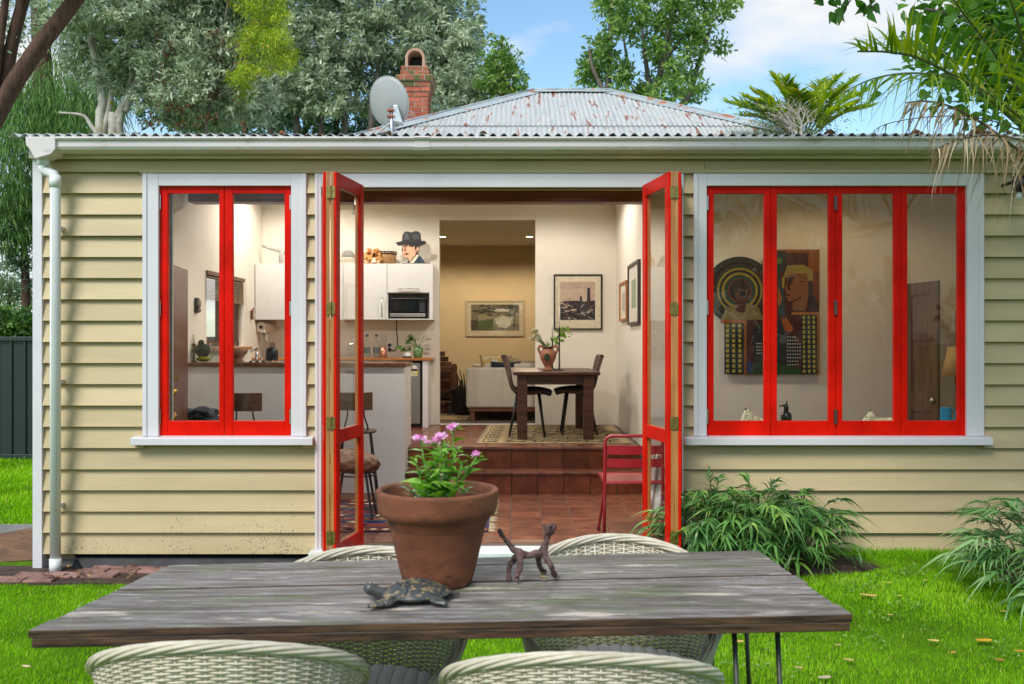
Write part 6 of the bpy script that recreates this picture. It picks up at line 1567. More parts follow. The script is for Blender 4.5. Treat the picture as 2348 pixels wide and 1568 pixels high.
# ------------------------------------------------------------------ outdoor table
TZ = 0.76
TQ = [(-1.368, 2.712), (1.007, 2.873), (0.945, 3.75), (-1.256, 3.50)]     # near-left, near-right, far-right, far-left
def tq(u, v):
    a, b, c, d = [Vector((p[0], p[1], 0)) for p in TQ]
    return a.lerp(b, u).lerp(d.lerp(c, u), v)
def weathered():
    m, N, L, b = new_mat('weathered_table_boards')
    tc = N.new('ShaderNodeTexCoord'); oi = N.new('ShaderNodeObjectInfo')
    def noise(scale, stretch, detail=8, rough=0.65, seedmul=11.0):
        mp = N.new('ShaderNodeMapping'); mp.inputs['Scale'].default_value = stretch
        L.new(tc.outputs['Object'], mp.inputs['Vector'])
        ad = N.new('ShaderNodeVectorMath'); ad.operation = 'MULTIPLY_ADD'; ad.inputs[1].default_value = (seedmul,) * 3
        L.new(oi.outputs['Random'], ad.inputs[0]); L.new(mp.outputs['Vector'], ad.inputs[2])
        n = N.new('ShaderNodeTexNoise'); n.inputs['Scale'].default_value = scale; n.inputs['Detail'].default_value = detail; n.inputs['Roughness'].default_value = rough
        L.new(ad.outputs[0], n.inputs['Vector']); return n
    g = noise(4.0, (0.8, 13, 13), 12, 0.72)
    r = N.new('ShaderNodeValToRGB'); e = r.color_ramp.elements
    e[0].position = 0.30; e[0].color = (0.060, 0.046, 0.036, 1); e[1].position = 0.70; e[1].color = (0.42, 0.405, 0.395, 1)
    k = e.new(0.5); k.color = (0.175, 0.158, 0.145, 1)
    L.new(g.outputs['Fac'], r.inputs['Fac']); out = r.outputs['Color']
    def over(fac_node, lo, hi, col, amt=1.0):
        nonlocal out
        mr = N.new('ShaderNodeMapRange'); mr.inputs['From Min'].default_value = lo; mr.inputs['From Max'].default_value = hi; mr.inputs['To Max'].default_value = amt
        L.new(fac_node.outputs['Fac'], mr.inputs['Value'])
        mx = N.new('ShaderNodeMix'); mx.data_type = 'RGBA'; mx.inputs['B'].default_value = (*col, 1)
        L.new(mr.outputs['Result'], mx.inputs['Factor']); L.new(out, mx.inputs['A']); out = mx.outputs['Result']
    over(noise(1.9, (1, 3.0, 1), 6), 0.52, 0.64, (0.11, 0.155, 0.05), 0.62)          # algae
    over(noise(2.9, (0.8, 3.6, 1), 8, seedmul=31), 0.585, 0.66, (0.62, 0.53, 0.45), 0.9)  # bare worn timber
    over(noise(9, (0.6, 5, 5), 5, seedmul=51), 0.60, 0.70, (0.60, 0.57, 0.55), 0.75); over(noise(7, (0.35, 8, 8), 5, seedmul=91), 0.60, 0.70, (0.05, 0.042, 0.04), 0.8)       # pale scuffs
    over(noise(26, (0.6, 1, 1), 2, seedmul=71), 0.75, 0.78, (0.02, 0.013, 0.01), 0.9)     # knots, burns
    over(noise(1.3, (1.0, 2.4, 1), 9, 0.7, seedmul=23), 0.50, 0.66, (0.055, 0.040, 0.030), 0.6)   # old stains
    over(noise(5, (0.16, 42, 42), 3, seedmul=17), 0.655, 0.69, (0.012, 0.009, 0.007), 0.9)     # checks in the grain
    # sawn edges and undersides are brown
    ge = N.new('ShaderNodeNewGeometry'); sp = N.new('ShaderNodeSeparateXYZ'); L.new(ge.outputs['Normal'], sp.inputs['Vector'])
    mr = N.new('ShaderNodeMapRange'); mr.inputs['From Min'].default_value = 0.35; mr.inputs['From Max'].default_value = 0.75; L.new(sp.outputs['Z'], mr.inputs['Value'])
    ed = noise(6, (0.8, 6, 14), 6, seedmul=5)
    re = N.new('ShaderNodeValToRGB'); re.color_ramp.elements[0].position = 0.36; re.color_ramp.elements[0].color = (0.018, 0.011, 0.008, 1); re.color_ramp.elements[1].position = 0.68; re.color_ramp.elements[1].color = (0.13, 0.07, 0.035, 1)
    L.new(ed.outputs['Fac'], re.inputs['Fac'])
    mx = N.new('ShaderNodeMix'); mx.data_type = 'RGBA'; L.new(mr.outputs['Result'], mx.inputs['Factor']); L.new(re.outputs['Color'], mx.inputs['A']); L.new(out, mx.inputs['B'])
    L.new(mx.outputs['Result'], b.inputs['Base Color'])
    b.inputs['Roughness'].default_value = 0.62; b.inputs['Specular IOR Level'].default_value = 0.35
    bp = N.new('ShaderNodeBump'); bp.inputs['Strength'].default_value = 0.35; bp.inputs['Distance'].default_value = 0.01
    L.new(g.outputs['Fac'], bp.inputs['Height']); L.new(bp.outputs['Normal'], b.inputs['Normal'])
    return m
TAB = weathered()
tc_ = tq(0.5, 0.5)
t = thing('outdoor_table', 'long weathered plank table on steel rod legs on the lawn', 'table', (tc_.x, tc_.y, 0.0))
npl = 7
edges = [0, .135, .275, .425, .56, .70, .855, 1.0]
for i in range(npl):
    v0, v1 = edges[i] + random.uniform(.001, .004), edges[i + 1] - random.uniform(.001, .004)
    e0, e1 = random.uniform(-.003, .003), random.uniform(-.003, .003); dz = random.uniform(-.0025, .0025)
    p = [tq(e0, v0), tq(1 + e1, v0), tq(1 + e1, v1), tq(e0, v1)]
    mb = MB(); mb.hexa([(q.x, q.y, TZ - 0.024 + dz) for q in p] + [(q.x, q.y, TZ + dz) for q in p]); mb.build('plank', TAB, t, bevel=0.003)
# second layer: frame boards under the planks
mb = MB()
for v0, v1 in ((0.004, 0.10), (0.90, 0.996)):
    p = [tq(0.003, v0), tq(0.997, v0), tq(0.997, v1), tq(0.003, v1)]; mb.hexa([(q.x, q.y, TZ - 0.052) for q in p] + [(q.x, q.y, TZ - 0.0245) for q in p])
for u0, u1 in ((0.004, 0.045), (0.48, 0.52), (0.955, 0.996)):
    p = [tq(u0, 0.105), tq(u1, 0.105), tq(u1, 0.895), tq(u0, 0.895)]; mb.hexa([(q.x, q.y, TZ - 0.052) for q in p] + [(q.x, q.y, TZ - 0.0245) for q in p])
mb.build('underframe', TAB, t, bevel=0.003)
for u, v in ((0.893, 0.16), (0.925, 0.85), (0.11, 0.16), (0.10, 0.85)):
    c = tq(u, v); mb = MB()
    mb.box(c.x - 0.08, c.x + 0.08, c.y - 0.03, c.y + 0.03, TZ - 0.064, TZ - 0.0525)
    pl_ = mb.build('leg_plate', pbr('rusty_plate', (0.05, 0.03, 0.02), rough=0.7, var=0.4), t)
    for dx, fx in ((-0.067, -0.022), (0.067, 0.062)):
        mb = MB(); mb.tube([(c.x + dx, c.y, TZ - 0.058), (c.x + fx * 1.6, c.y, 0.012)], 0.0085, 10); mb.build('leg_rod', pbr('dull_rod', (0.09, 0.10, 0.08), rough=0.45, metal=0.7, var=0.2), t, smooth=True)
    mb = MB(); mb.tube(smooth_path([(c.x - 0.034, c.y, 0.03), (c.x - 0.02, c.y, 0.005), (c.x + 0.055, c.y, 0.005), (c.x + 0.072, c.y, 0.03)], 8), 0.0085, 8); mb.build('leg_foot', MATS['dull_rod'], t)

# ------------------------------------------------------------------ wicker tub chairs, woven strand by strand
WICK = pbr('painted_wicker', (0.45, 0.40, 0.29), rough=0.5, col2=(0.61, 0.56, 0.45), scale=18, lo=0.3, hi=0.6)
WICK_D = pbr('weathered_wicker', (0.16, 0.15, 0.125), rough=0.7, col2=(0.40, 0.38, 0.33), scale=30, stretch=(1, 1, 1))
SEATC = pbr('cream_ribbed_seat', (0.76, 0.74, 0.68), rough=0.6, col2=(0.84, 0.82, 0.78), scale=6)
def chair_mesh():
    A0 = math.radians(128)
    seat, ztop = 0.30, 0.758
    def hgt(th):
        return 0.385 + (ztop - 0.385) * math.cos(abs(th) * 0.62) ** 1.3
    def pt(th, tt, off=0.0):
        z = seat + (hgt(th) - seat) * tt
        k = 0.76 + 0.24 * min(1, (z - seat) / 0.40) ** 0.8
        rx, ry = 0.42 * k + off, 0.345 * k + off
        return Vector((rx * math.sin(th), -ry * math.cos(th) * (1.0 if abs(th) < 1.9 else 1.0), z))
    root = thing('wicker_chair', 'x', 'chair')
    NS, NR = 46, 54
    ths = [-A0 + 2 * A0 * i / (NS * 2) for i in range(NS * 2 + 1)]
    V, Fc = [], []
    nseg = 4
    # horizontal strands
    for r in range(NR):
        tt = (r + 0.5) / NR
        ring = []
        base = len(V)
        for i, th in enumerate(ths):
            off = 0.0045 * (1 if ((i // 2 + r) % 2) else -1) if i % 2 == 0 else 0.0
            c = pt(th, tt, off)
            rad = (pt(th, tt, off + 0.1) - c); rad.z = 0; rad.normalize()
            for (a, b) in ((0.0026, 0), (0, 0.0042), (-0.0026, 0), (0, -0.0042)):
                V.append(c + rad * a + Vector((0, 0, b)))
        for i in range(len(ths) - 1):
            for j in range(4):
                Fc.append((base + i * 4 + j, base + (i + 1) * 4 + j, base + (i + 1) * 4 + (j + 1) % 4, base + i * 4 + (j + 1) % 4))
    me = fastmesh('weave', np.array([tuple(v) for v in V]), np.array(Fc), smooth=True)
    o = link_mesh('weave', me, WICK, root); tag(o, kind='stuff')
    mb = MB()
    for i in range(0, len(ths), 2):
        mb.tube([pt(ths[i], 0.0), pt(ths[i], 0.33), pt(ths[i], 0.66), pt(ths[i], 0.99)], 0.0042, 5)
    o = mb.build('stakes', WICK, root, smooth=True); tag(o, kind='stuff')
    # braided rim that runs down the arm fronts
    rim = [pt(th, 1.0) for th in np.linspace(-A0, A0, 90)]
    lowL = [Vector((rim[0].x * f, rim[0].y + g, z)) for f, g, z in ((0.86, 0.0, 0.25), (0.90, 0.012, 0.31), (0.96, 0.012, rim[0].z - 0.03))]
    lowR = [Vector((-p.x, p.y, p.z)) for p in reversed(lowL)]
    path = [np.array(p) for p in lowL + rim + lowR]
    path = smooth_path(path, 220)
    for k in range(6):
        pts = []
        for i, p in enumerate(path):
            q = path[min(i + 1, len(path) - 1)] - path[max(i - 1, 0)]; tv = Vector(q).normalized()
            u = tv.cross(Vector((0, 0, 1))); u = u.normalized() if u.length > 1e-3 else Vector((1, 0, 0)); w = u.cross(tv)
            a = i * 0.105 + k * PI / 3
            pts.append(Vector(p) + u * (0.0115 * math.cos(a)) + w * (0.0115 * math.sin(a)))
        mb = MB(); mb.tube(pts, 0.0066, 6); mb.build('rim_strand', WICK if k % 2 else MATS['painted_wicker'], root, smooth=True)
    # seat: ribbed cream pad, front and under apron
    def seatf(u, v):
        x = -0.30 + 0.60 * u
        lim = 0.27 * math.sqrt(max(0, 1 - (x / 0.305) ** 2))
        y = -lim + (lim + 0.24 * (1 - 0.35 * (x / 0.30) ** 2)) * v
        return (x, y, 0.335 + 0.010 * abs(math.sin(u * PI * 13)) - 0.02 * (2 * v - 1) ** 2)
    mb = MB(); mb.grid(seatf, 104, 10); mb.build('seat', SEATC, root, smooth=True, thick=0.03)
    def apron(u, v):
        a = 2 * PI * u
        return (0.29 * math.cos(a) * (1 + 0.0 * v), 0.27 * math.sin(a), 0.325 - 0.12 * v + 0.004 * math.sin(a * 60 + v * 20))
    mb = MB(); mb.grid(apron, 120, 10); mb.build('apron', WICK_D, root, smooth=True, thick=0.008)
    for sx in (-1, 1):
        for sy in (-1, 1):
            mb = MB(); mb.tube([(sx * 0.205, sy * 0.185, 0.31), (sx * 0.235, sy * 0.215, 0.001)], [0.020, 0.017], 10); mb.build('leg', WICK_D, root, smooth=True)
    return root
ch0 = chair_mesh()
spots = [(-0.56, 3.77, PI + 0.03, 'cream wicker tub chair across the table behind the flower pot'), (0.395, 4.01, PI - 0.05, 'cream wicker tub chair across the table behind the twig dog'),
         (-0.845, 2.83, 0.05, 'cream wicker tub chair with its back out, tucked in opposite the flower pot'), (0.192, 2.737, -0.03, 'cream wicker tub chair with its back out, tucked in opposite the twig dog')]
for i, (x, y, rz, lb) in enumerate(spots):
    o = ch0 if i == 0 else copy_tree(ch0)
    cyc = 0.345
    # back of the chair is its local -y side
    yy = y - cyc if i < 2 else y + 0.09
    o.location = (x, (y - 0.345) + 0.0 if i < 2 else y + 0.09, 0.0)
    o.rotation_euler = (0, 0, rz)
    tag(o, lb, 'chair', 'cream wicker tub chairs round the table')

# ------------------------------------------------------------------ flower pot
px_, py_ = wx(1003, 3.25), 3.25
t = thing('flower_pot', 'large old terracotta pot standing on the outdoor table', 'flower pot', (px_, py_, TZ))
POT = pbr('aged_pot_clay', (0.12, 0.036, 0.015), rough=0.8, col2=(0.27, 0.092, 0.042), scale=5, lo=0.32, hi=0.68, bump=0.15, bscale=60, specks=((0.09, 0.035, 0.02), 11, 0.60, 0.10), stretch=(1, 1, 1.6))
mb = MB(); mb.lathe([(0.110, 0.001), (0.116, 0.006), (0.128, 0.05), (0.1285, 0.052), (0.161, 0.188), (0.162, 0.191), (0.165, 0.194), (0.166, 0.203), (0.169, 0.206), (0.172, 0.218), (0.177, 0.226), (0.194, 0.236), (0.200, 0.255), (0.206, 0.305), (0.206, 0.313), (0.200, 0.318), (0.190, 0.316), (0.184, 0.308), (0.178, 0.26), (0.170, 0.25), (0.0001, 0.25)], (px_, py_, TZ), 56)
mb.T = None
mb.build('pot', POT, t, smooth=True)
mb = MB(); mb.lathe([(0.18, 0.262), (0.1, 0.272), (0.0001, 0.275)], (px_, py_, TZ), 30); mb.build('potting_soil', SOIL, t, smooth=True)
t2 = thing('flowering_plant', 'leafy plant with small pink flowers growing in the terracotta pot', 'plant', (px_, py_, TZ + 0.27))
FL_LEAF = leafmat('fresh_leaf', [(0.07, 0.21, 0.02), (0.18, 0.42, 0.04), (0.34, 0.60, 0.09)], trans=0.35, rough=0.4)
SILV = leafmat('silver_leaf', [(0.10, 0.20, 0.12), (0.24, 0.34, 0.24)], trans=0.2)
stems = [((960, 1085), (965, 1010)), ((985, 1085), (992, 1015)), ((1010, 1085), (1025, 1020)), ((1030, 1085), (1040, 983)), ((1050, 1090), (1095, 1045)), ((1000, 1090), (1010, 1030)), ((975, 1095), (950, 1050)), ((1020, 1090), (1048, 1035)), ((990, 1090), (975, 1060)), ((1040, 1095), (1060, 1060)), ((970, 1095), (1000, 1040)), ((1030, 1090), (1012, 1005))]
st = MB(); pos, dr, L_, W_ = [], [], [], []; fl_c = []
for i, (b, e) in enumerate(stems):
    db = 3.22 + rng.uniform(-.06, .08)
    B, E = Vector((px_ + (wx(b[0], 3.25) - px_) * 0.6, py_ + rng.uniform(-.06, .06), TZ + 0.268)), Vector(P(e[0], e[1], db))
    mid = B.lerp(E, 0.5) + Vector((rng.uniform(-.01, .01), 0, 0.01))
    st.tube([B, mid, E], [0.0035, 0.003, 0.0022], 6)
    fl_c.append(E)
    n = 11
    for k in range(n):
        s = 0.12 + 0.85 * k / n
        p = B.lerp(mid, s * 2) if s < 0.5 else mid.lerp(E, s * 2 - 1)
        a = k * 2.4 + i
        pos.append(tuple(p)); dr.append((math.cos(a), math.sin(a) * 0.8, rng.uniform(0.1, 0.8))); f = 1 - 0.55 * s
        L_.append(rng.uniform(0.065, 0.11) * f + 0.012); W_.append(rng.uniform(0.016, 0.03) * f + 0.004)
for k in range(34):
    a = rng.uniform(0, 2 * PI); r_0 = rng.uniform(0, .12)
    pos.append((px_ + r_0 * math.cos(a), py_ + r_0 * math.sin(a), TZ + 0.268 + rng.uniform(0, .05))); dr.append((math.cos(a), math.sin(a), rng.uniform(.2, 1.2))); L_.append(rng.uniform(.06, .12)); W_.append(rng.uniform(.018, .035))
st.build('stem', flat('#6f9a3c'), t2, smooth=True)
me = strap_mesh('foliage', np.array(pos), np.array(dr), np.array(L_), np.array(W_), 0.35, rng.uniform(0, 1, len(pos)), nseg=5, org=(px_, py_, TZ + 0.27), jit=0.4)
link_mesh('foliage', me, FL_LEAF, t2)
n = 14
me = strap_mesh('silver_blades', np.tile([px_ - 0.01, py_ - 0.03, TZ + 0.27], (n, 1)) + rng.normal(size=(n, 3)) * [0.04, 0.02, 0.01], rng.normal(size=(n, 3)) * [.4, .3, .1] + [0.1, -.2, .9], rng.uniform(.09, .17, n), 0.022, 0.6, rng.uniform(0, 1, n), nseg=5, org=(px_, py_, TZ + 0.27))
link_mesh('silver_blades', me, SILV, t2)
PETAL = leafmat('pink_petal', [(0.62, 0.13, 0.44), (0.78, 0.32, 0.62), (0.85, 0.62, 0.76)], trans=0.3, rough=0.6)
for i in (0, 1, 3, 4, 11):
    c = fl_c[i]
    pos, dr = [], []
    for k in range(5 if i != 4 else 2):
        o_ = c + Vector((rng.uniform(-.022, .022), rng.uniform(-.02, .02), rng.uniform(-.006, .014)))
        up = nrm(np.array([rng.normal() * .4, -0.6, 1.0]))
        s1 = nrm(np.cross(up, [1, 0.2, 0])); s2 = np.cross(up, s1)
        for q in range(5):
            a = 2 * PI * q / 5; pos.append(tuple(o_)); dr.append(s1 * math.cos(a) + s2 * math.sin(a) + up * 0.15)
    m = len(pos)
    me = leaf_mesh('flower_head', np.array(pos), np.array(dr), rng.uniform(.013, .018, m), 0.013, rng.uniform(0, 1, m), fold=0.05, droop=0.0, org=(px_, py_, TZ + 0.27), up=(0, -.5, 1))
    link_mesh('flower_head', me, PETAL, t2)
pos = []; dr = []
for c in fl_c:
    for k in range(9): pos.append(tuple(c)); dr.append(tuple(rng.normal(size=3) * [1, 1, .4] + [0, 0, .25]))
me = leaf_mesh('sepals', np.array(pos), np.array(dr), rng.uniform(.02, .035, len(pos)), 0.006, rng.uniform(.4, 1, len(pos)), org=(px_, py_, TZ + 0.27)); tag(link_mesh('bracts', me, FL_LEAF, t2), kind='stuff')

# ------------------------------------------------------------------ ceramic turtle
tx, ty = wx(946, 3.035), 3.035
t = thing('ceramic_turtle', 'glazed brown and grey ceramic turtle in front of the flower pot', 'turtle ornament', (tx, ty, TZ))
def glaze():
    m, N, L, b = new_mat('mottled_glaze')
    tc = N.new('ShaderNodeTexCoord'); v = N.new('ShaderNodeTexVoronoi'); v.feature = 'DISTANCE_TO_EDGE'; v.inputs['Scale'].default_value = 17
    mp = N.new('ShaderNodeMapping'); mp.inputs['Scale'].default_value = (1, 1.2, 1); L.new(tc.outputs['Object'], mp.inputs['Vector']); L.new(mp.outputs['Vector'], v.inputs['Vector'])
    n = N.new('ShaderNodeTexNoise'); n.inputs['Scale'].default_value = 55; n.inputs['Detail'].default_value = 5; L.new(tc.outputs['Object'], n.inputs['Vector'])
    r = N.new('ShaderNodeValToRGB'); e = r.color_ramp.elements; e[0].position = 0.36; e[0].color = (0.06, 0.065, 0.07, 1); e[1].position = 0.60; e[1].color = (0.25, 0.19, 0.095, 1); k = e.new(0.52); k.color = (0.06, 0.062, 0.06, 1)
    L.new(n.outputs['Fac'], r.inputs['Fac'])
    mr = N.new('ShaderNodeMapRange'); mr.inputs['From Min'].default_value = 0.05; mr.inputs['From Max'].default_value = 0.012; L.new(v.outputs['Distance'], mr.inputs['Value'])
    mx = N.new('ShaderNodeMix'); mx.data_type = 'RGBA'; mx.inputs['B'].default_value = (0.02, 0.03, 0.036, 1); L.new(mr.outputs['Result'], mx.inputs['Factor']); L.new(r.outputs['Color'], mx.inputs['A'])
    L.new(mx.outputs['Result'], b.inputs['Base Color']); b.inputs['Roughness'].default_value = 0.28
    bp = N.new('ShaderNodeBump'); bp.inputs['Strength'].default_value = 0.5; bp.inputs['Distance'].default_value = 0.004; bp.invert = True; L.new(mr.outputs['Result'], bp.inputs['Height']); L.new(bp.outputs['Normal'], b.inputs['Normal'])
    return m
GL = glaze()
GL_D = pbr('dark_glaze', (0.025, 0.032, 0.038), rough=0.3, col2=(0.10, 0.10, 0.085), scale=22)
TTu = lambda p: (tx + p[0] * math.cos(0.18) - p[1] * math.sin(0.18), ty + p[0] * math.sin(0.18) + p[1] * math.cos(0.18), TZ + p[2])
def tb(): m = MB(); m.T = TTu; return m
def shellf(u, v):
    a = 2 * PI * u; r = v
    rx = 0.105 + (0.012 if math.cos(a) > 0 else 0.0) * math.cos(a)
    x = rx * r * math.cos(a) + 0.005; y = 0.088 * r * math.sin(a)
    rim = 1 + 0.03 * math.cos(a * 9) * (v > 0.95)
    z = 0.022 + 0.041 * (1 - r ** 2.1) ** 0.85 if r < 1 else 0.022
    z += 0.006 * max(0, 1 - abs(y) / 0.012) * (1 - r)
    return (x * rim, y * rim, z)
m = tb(); m.grid(shellf, 44, 14); m.build('shell', GL, t, smooth=True, weld=True)
m = tb(); m.lathe([(0.001, 0.010), (0.085, 0.008), (0.100, 0.016), (0.107, 0.023), (0.095, 0.0235)], (0.004, 0, 0), 30, sy=0.82); m.build('underside', GL_D, t, smooth=True)
m = tb(); m.tube(smooth_path([(-0.085, 0, 0.022), (-0.11, 0, 0.030), (-0.135, 0.004, 0.040), (-0.152, 0.006, 0.040)], 12), [0.022, 0.021, 0.020, 0.019, 0.0185, 0.0185, 0.019, 0.0195, 0.020, 0.019, 0.016, 0.012, 0.006], 12); m.build('head', GL_D, t, smooth=True)
def flipper(x0, y0, ang, L_, w_):
    m = tb(); c, s = math.cos(ang), math.sin(ang)
    def f(u, v):
        l = L_ * u; w = w_ * (math.sin(PI * min(1, u * 0.80 + 0.22))) * (v - 0.5)
        return (x0 + c * l - s * w, y0 + s * l + c * w, 0.018 + 0.008 * math.sin(PI * v) - 0.011 * u)
    m.grid(f, 10, 6); m.build('flipper', GL if x0 < 0 else GL_D, t, smooth=True, thick=0.010)
flipper(-0.062, -0.060, math.radians(205), 0.085, 0.055); flipper(-0.062, 0.060, math.radians(150), 0.085, 0.055)
flipper(0.055, -0.062, math.radians(-55), 0.065, 0.045); flipper(0.07, 0.055, math.radians(40), 0.06, 0.045)
m = tb(); m.tube([(0.10, 0, 0.018), (0.125, 0, 0.015), (0.148, 0.002, 0.010)], [0.014, 0.009, 0.003], 8); m.build('tail', GL_D, t, smooth=True)

# ------------------------------------------------------------------ twig dog: one skinned body
t0 = (wx(1212, 3.28), 3.28, TZ)
RUST = pbr('rusty_brown_twig', (0.055, 0.028, 0.026), rough=0.65, col2=(0.17, 0.095, 0.085), scale=28, bump=0.5, bscale=90, specks=((0.20, 0.23, 0.17), 26, 0.66, 0.06))
def D_(px, py, D): p = P(px, py, D); return Vector(p) - Vector(t0)
body = [D_(1192, 1272, 3.28), D_(1213, 1276, 3.28), D_(1236, 1271, 3.28), D_(1246, 1262, 3.28), D_(1253, 1240, 3.28), D_(1258, 1222, 3.28)]
nodes, eds, rad = [], [], []
def chain(pts, rs, root=None):
    prev = root
    for p, r in zip(pts, rs):
        nodes.append(p); rad.append(r)
        if prev is not None: eds.append((prev, len(nodes) - 1))
        prev = len(nodes) - 1
    return prev
chain(body, [0.016, 0.013, 0.014, 0.015, 0.013, 0.015])
chain([D_(1266, 1214, 3.26), D_(1273, 1207, 3.25)], [0.0155, 0.011], 5)
chain([D_(1250, 1212, 3.29), D_(1244, 1203, 3.29)], [0.006, 0.004], 5); chain([D_(1261, 1212, 3.245), D_(1261, 1204, 3.24)], [0.006, 0.004], 5)
chain([D_(1176, 1262, 3.28), D_(1163, 1247, 3.28), D_(1151, 1231, 3.28), D_(1143, 1216, 3.28)], [0.011, 0.009, 0.008, 0.006], 0)
chain([D_(1192, 1288, 3.235), D_(1193, 1303, 3.235), D_(1186, 1318, 3.235), D_(1184, 1332, 3.24), D_(1190, 1335, 3.225)], [0.012, 0.0105, 0.010, 0.011, 0.007], 0)
chain([D_(1176, 1286, 3.32), D_(1168, 1302, 3.32), D_(1166, 1318, 3.305), D_(1166, 1331, 3.27), D_(1170, 1334, 3.255)], [0.011, 0.010, 0.009, 0.010, 0.006], 0)
chain([D_(1251, 1283, 3.25), D_(1262, 1299, 3.25), D_(1268, 1314, 3.26), D_(1271, 1322, 3.305), D_(1277, 1321, 3.30)], [0.011, 0.010, 0.009, 0.011, 0.007], 3)
chain([D_(1233, 1284, 3.33), D_(1236, 1300, 3.34), D_(1244, 1312, 3.37), D_(1248, 1314, 3.37), D_(1252, 1314, 3.365)], [0.010, 0.0095, 0.009, 0.010, 0.007], 2)
zmin = min(n.z - 0.0) if False else min(n.z for n in nodes)
me = bpy.data.meshes.new('twig_dog'); me.from_pydata([tuple(n) for n in nodes], eds, [])
me.materials.append(RUST)
dog = bpy.data.objects.new('twig_dog', me); C.objects.link(dog)
sk = dog.modifiers.new('skin', 'SKIN'); ly = me.skin_vertices[0] if me.skin_vertices else None
if ly is None:
    bm = bmesh.new(); bm.from_mesh(me); bm.verts.layers.skin.verify(); bm.to_mesh(me); bm.free(); ly = me.skin_vertices[0]
for i, r in enumerate(rad): ly.data[i].radius = (r * 0.98, r * 0.98)
ly.data[0].use_root = True
sub = dog.modifiers.new('sub', 'SUBSURF'); sub.levels = 2; sub.render_levels = 2
tx_ = bpy.data.textures.new('gnarl', 'CLOUDS'); tx_.noise_scale = 0.016
dp_ = dog.modifiers.new('gnarl', 'DISPLACE'); dp_.texture = tx_; dp_.strength = 0.010; dp_.mid_level = 0.5
dog.location = (t0[0], t0[1], TZ + 0.006 - zmin)
tag(dog, 'small dog figure made of gnarled brown twigs on the outdoor table', 'dog figurine')
# dry leaf crumbs by the dog
for i in range(5):
    cx, cy = wx(1262 + rng.uniform(-25, 30), 3.30), 3.30 + rng.uniform(-.05, .06)
    mb = MB(); a = rng.uniform(0, 6); l = rng.uniform(.012, .035)
    mb.grid(lambda u, v: (cx + l * (u - .5) * math.cos(a) - 0.4 * l * (v - .5) * math.sin(PI * u) * math.sin(a), cy + l * (u - .5) * math.sin(a) + 0.4 * l * (v - .5) * math.sin(PI * u) * math.cos(a), TZ + 0.0045 + 0.004 * math.sin(PI * v)), 5, 3)
    mb.build('leaf_crumb', flat('#9c8a5c', 0.9), org=(cx, cy, TZ), label='dry leaf crumb lying on the table by the twig dog', cat='dry leaf', group='dry leaf crumbs on the table', smooth=True, thick=0.001)

# ------------------------------------------------------------------ wall lamp, satellite dish
lx, ly_, lz = wx(2336, 6.45), 6.45, wz(420, 6.45)
t = thing('wall_lamp', 'black outdoor wall lamp with a clear glass globe', 'wall lamp', (lx, 6.68, lz))
mb = MB(); mb.tube([(lx, 6.69, lz + 0.02), (lx, 6.45, lz + 0.02)], 0.012, 8); mb.lathe([(0.05, 0.0), (0.05, -0.012), (0.0001, -0.013)], (lx, 6.45, lz + 0.05), 16); mb.lathe([(0.03, -0.06), (0.045, -0.03), (0.045, 0.035), (0.02, 0.05), (0.0001, 0.05)], (lx, 6.45, lz), 16); mb.build('bracket', BLACK, t, smooth=True)
mb = MB(); mb.ball((lx, 6.45, lz - 0.095), (0.062, 0.062, 0.055), 20, 12); mb.build('globe', CLEAR, t, smooth=True)
mb = MB(); mb.ball((lx, 6.45, lz - 0.085), (0.02, 0.02, 0.03), 10, 7); mb.build('bulb', flat('#dfe2df', 0.2), t, smooth=True)

DD = 13.1
dx, dz = wx(892, DD), wz(234, DD)
t = thing('satellite_dish', 'grey oval satellite dish on a tripod on the iron roof', 'satellite dish', (wx(903, DD), DD, wz(318, DD)))
nrm_v = Vector((0.52, 0.80, 0.30)).normalized()          # looks away from us, up to the north: we see its back
uu = nrm_v.cross(Vector((0, 0, 1))).normalized(); vv = uu.cross(nrm_v)
def dish(u, v):
    a = 2 * PI * u; r = v
    return tuple(Vector((dx, DD, dz)) + uu * (0.325 * r * math.cos(a)) + vv * (0.335 * r * math.sin(a)) + nrm_v * (0.055 * (r * r - 1)))
GREY = pbr('dish_grey', (0.42, 0.44, 0.45), rough=0.45, var=0.05, scale=2)
mb = MB(); mb.grid(dish, 40, 10); mb.build('reflector', GREY, t, smooth=True, weld=True, thick=0.01)
mb = MB(); mb.tube([Vector((dx, DD, dz)) + uu * (0.328 * math.cos(a)) + vv * (0.338 * math.sin(a)) for a in np.linspace(0, 2 * PI, 41)[:-1]], 0.009, 6, closed=True); mb.build('rim', GREY, t, smooth=True)
mx_ = wx(901, DD); yb = DD - 0.14
mb = MB(); mb.tube([(mx_, yb, wz(250, DD)), (mx_, yb, 4.05)], 0.028, 12); mb.build('mast', STEEL, t, smooth=True)
mb = MB(); mb.tube([(mx_, yb, wz(285, DD)), (wx(820, DD), yb - 0.05, 4.15)], 0.012, 8); mb.build('stay', GREY, t); mb = MB(); mb.tube([(mx_, yb, wz(285, DD)), (wx(925, DD), yb + 0.05, 4.2)], 0.010, 8); mb.build('stay', GREY, t)
mb = MB(); mb.hexa([(mx_ - 0.02, yb - 0.02, wz(282, DD)), (mx_ + 0.16, yb - 0.02, wz(290, DD)), (mx_ + 0.14, yb + 0.12, wz(290, DD)), (mx_ - 0.02, yb + 0.12, wz(282, DD)), (mx_ + 0.02, yb - 0.02, wz(247, DD)), (mx_ + 0.08, yb - 0.02, wz(247, DD)), (mx_ + 0.08, yb + 0.12, wz(247, DD)), (mx_ + 0.02, yb + 0.12, wz(247, DD))]); mb.build('bracket', pbr('galv', (0.6, 0.62, 0.62), rough=0.35, metal=0.7, var=0.1), t, bevel=0.01)
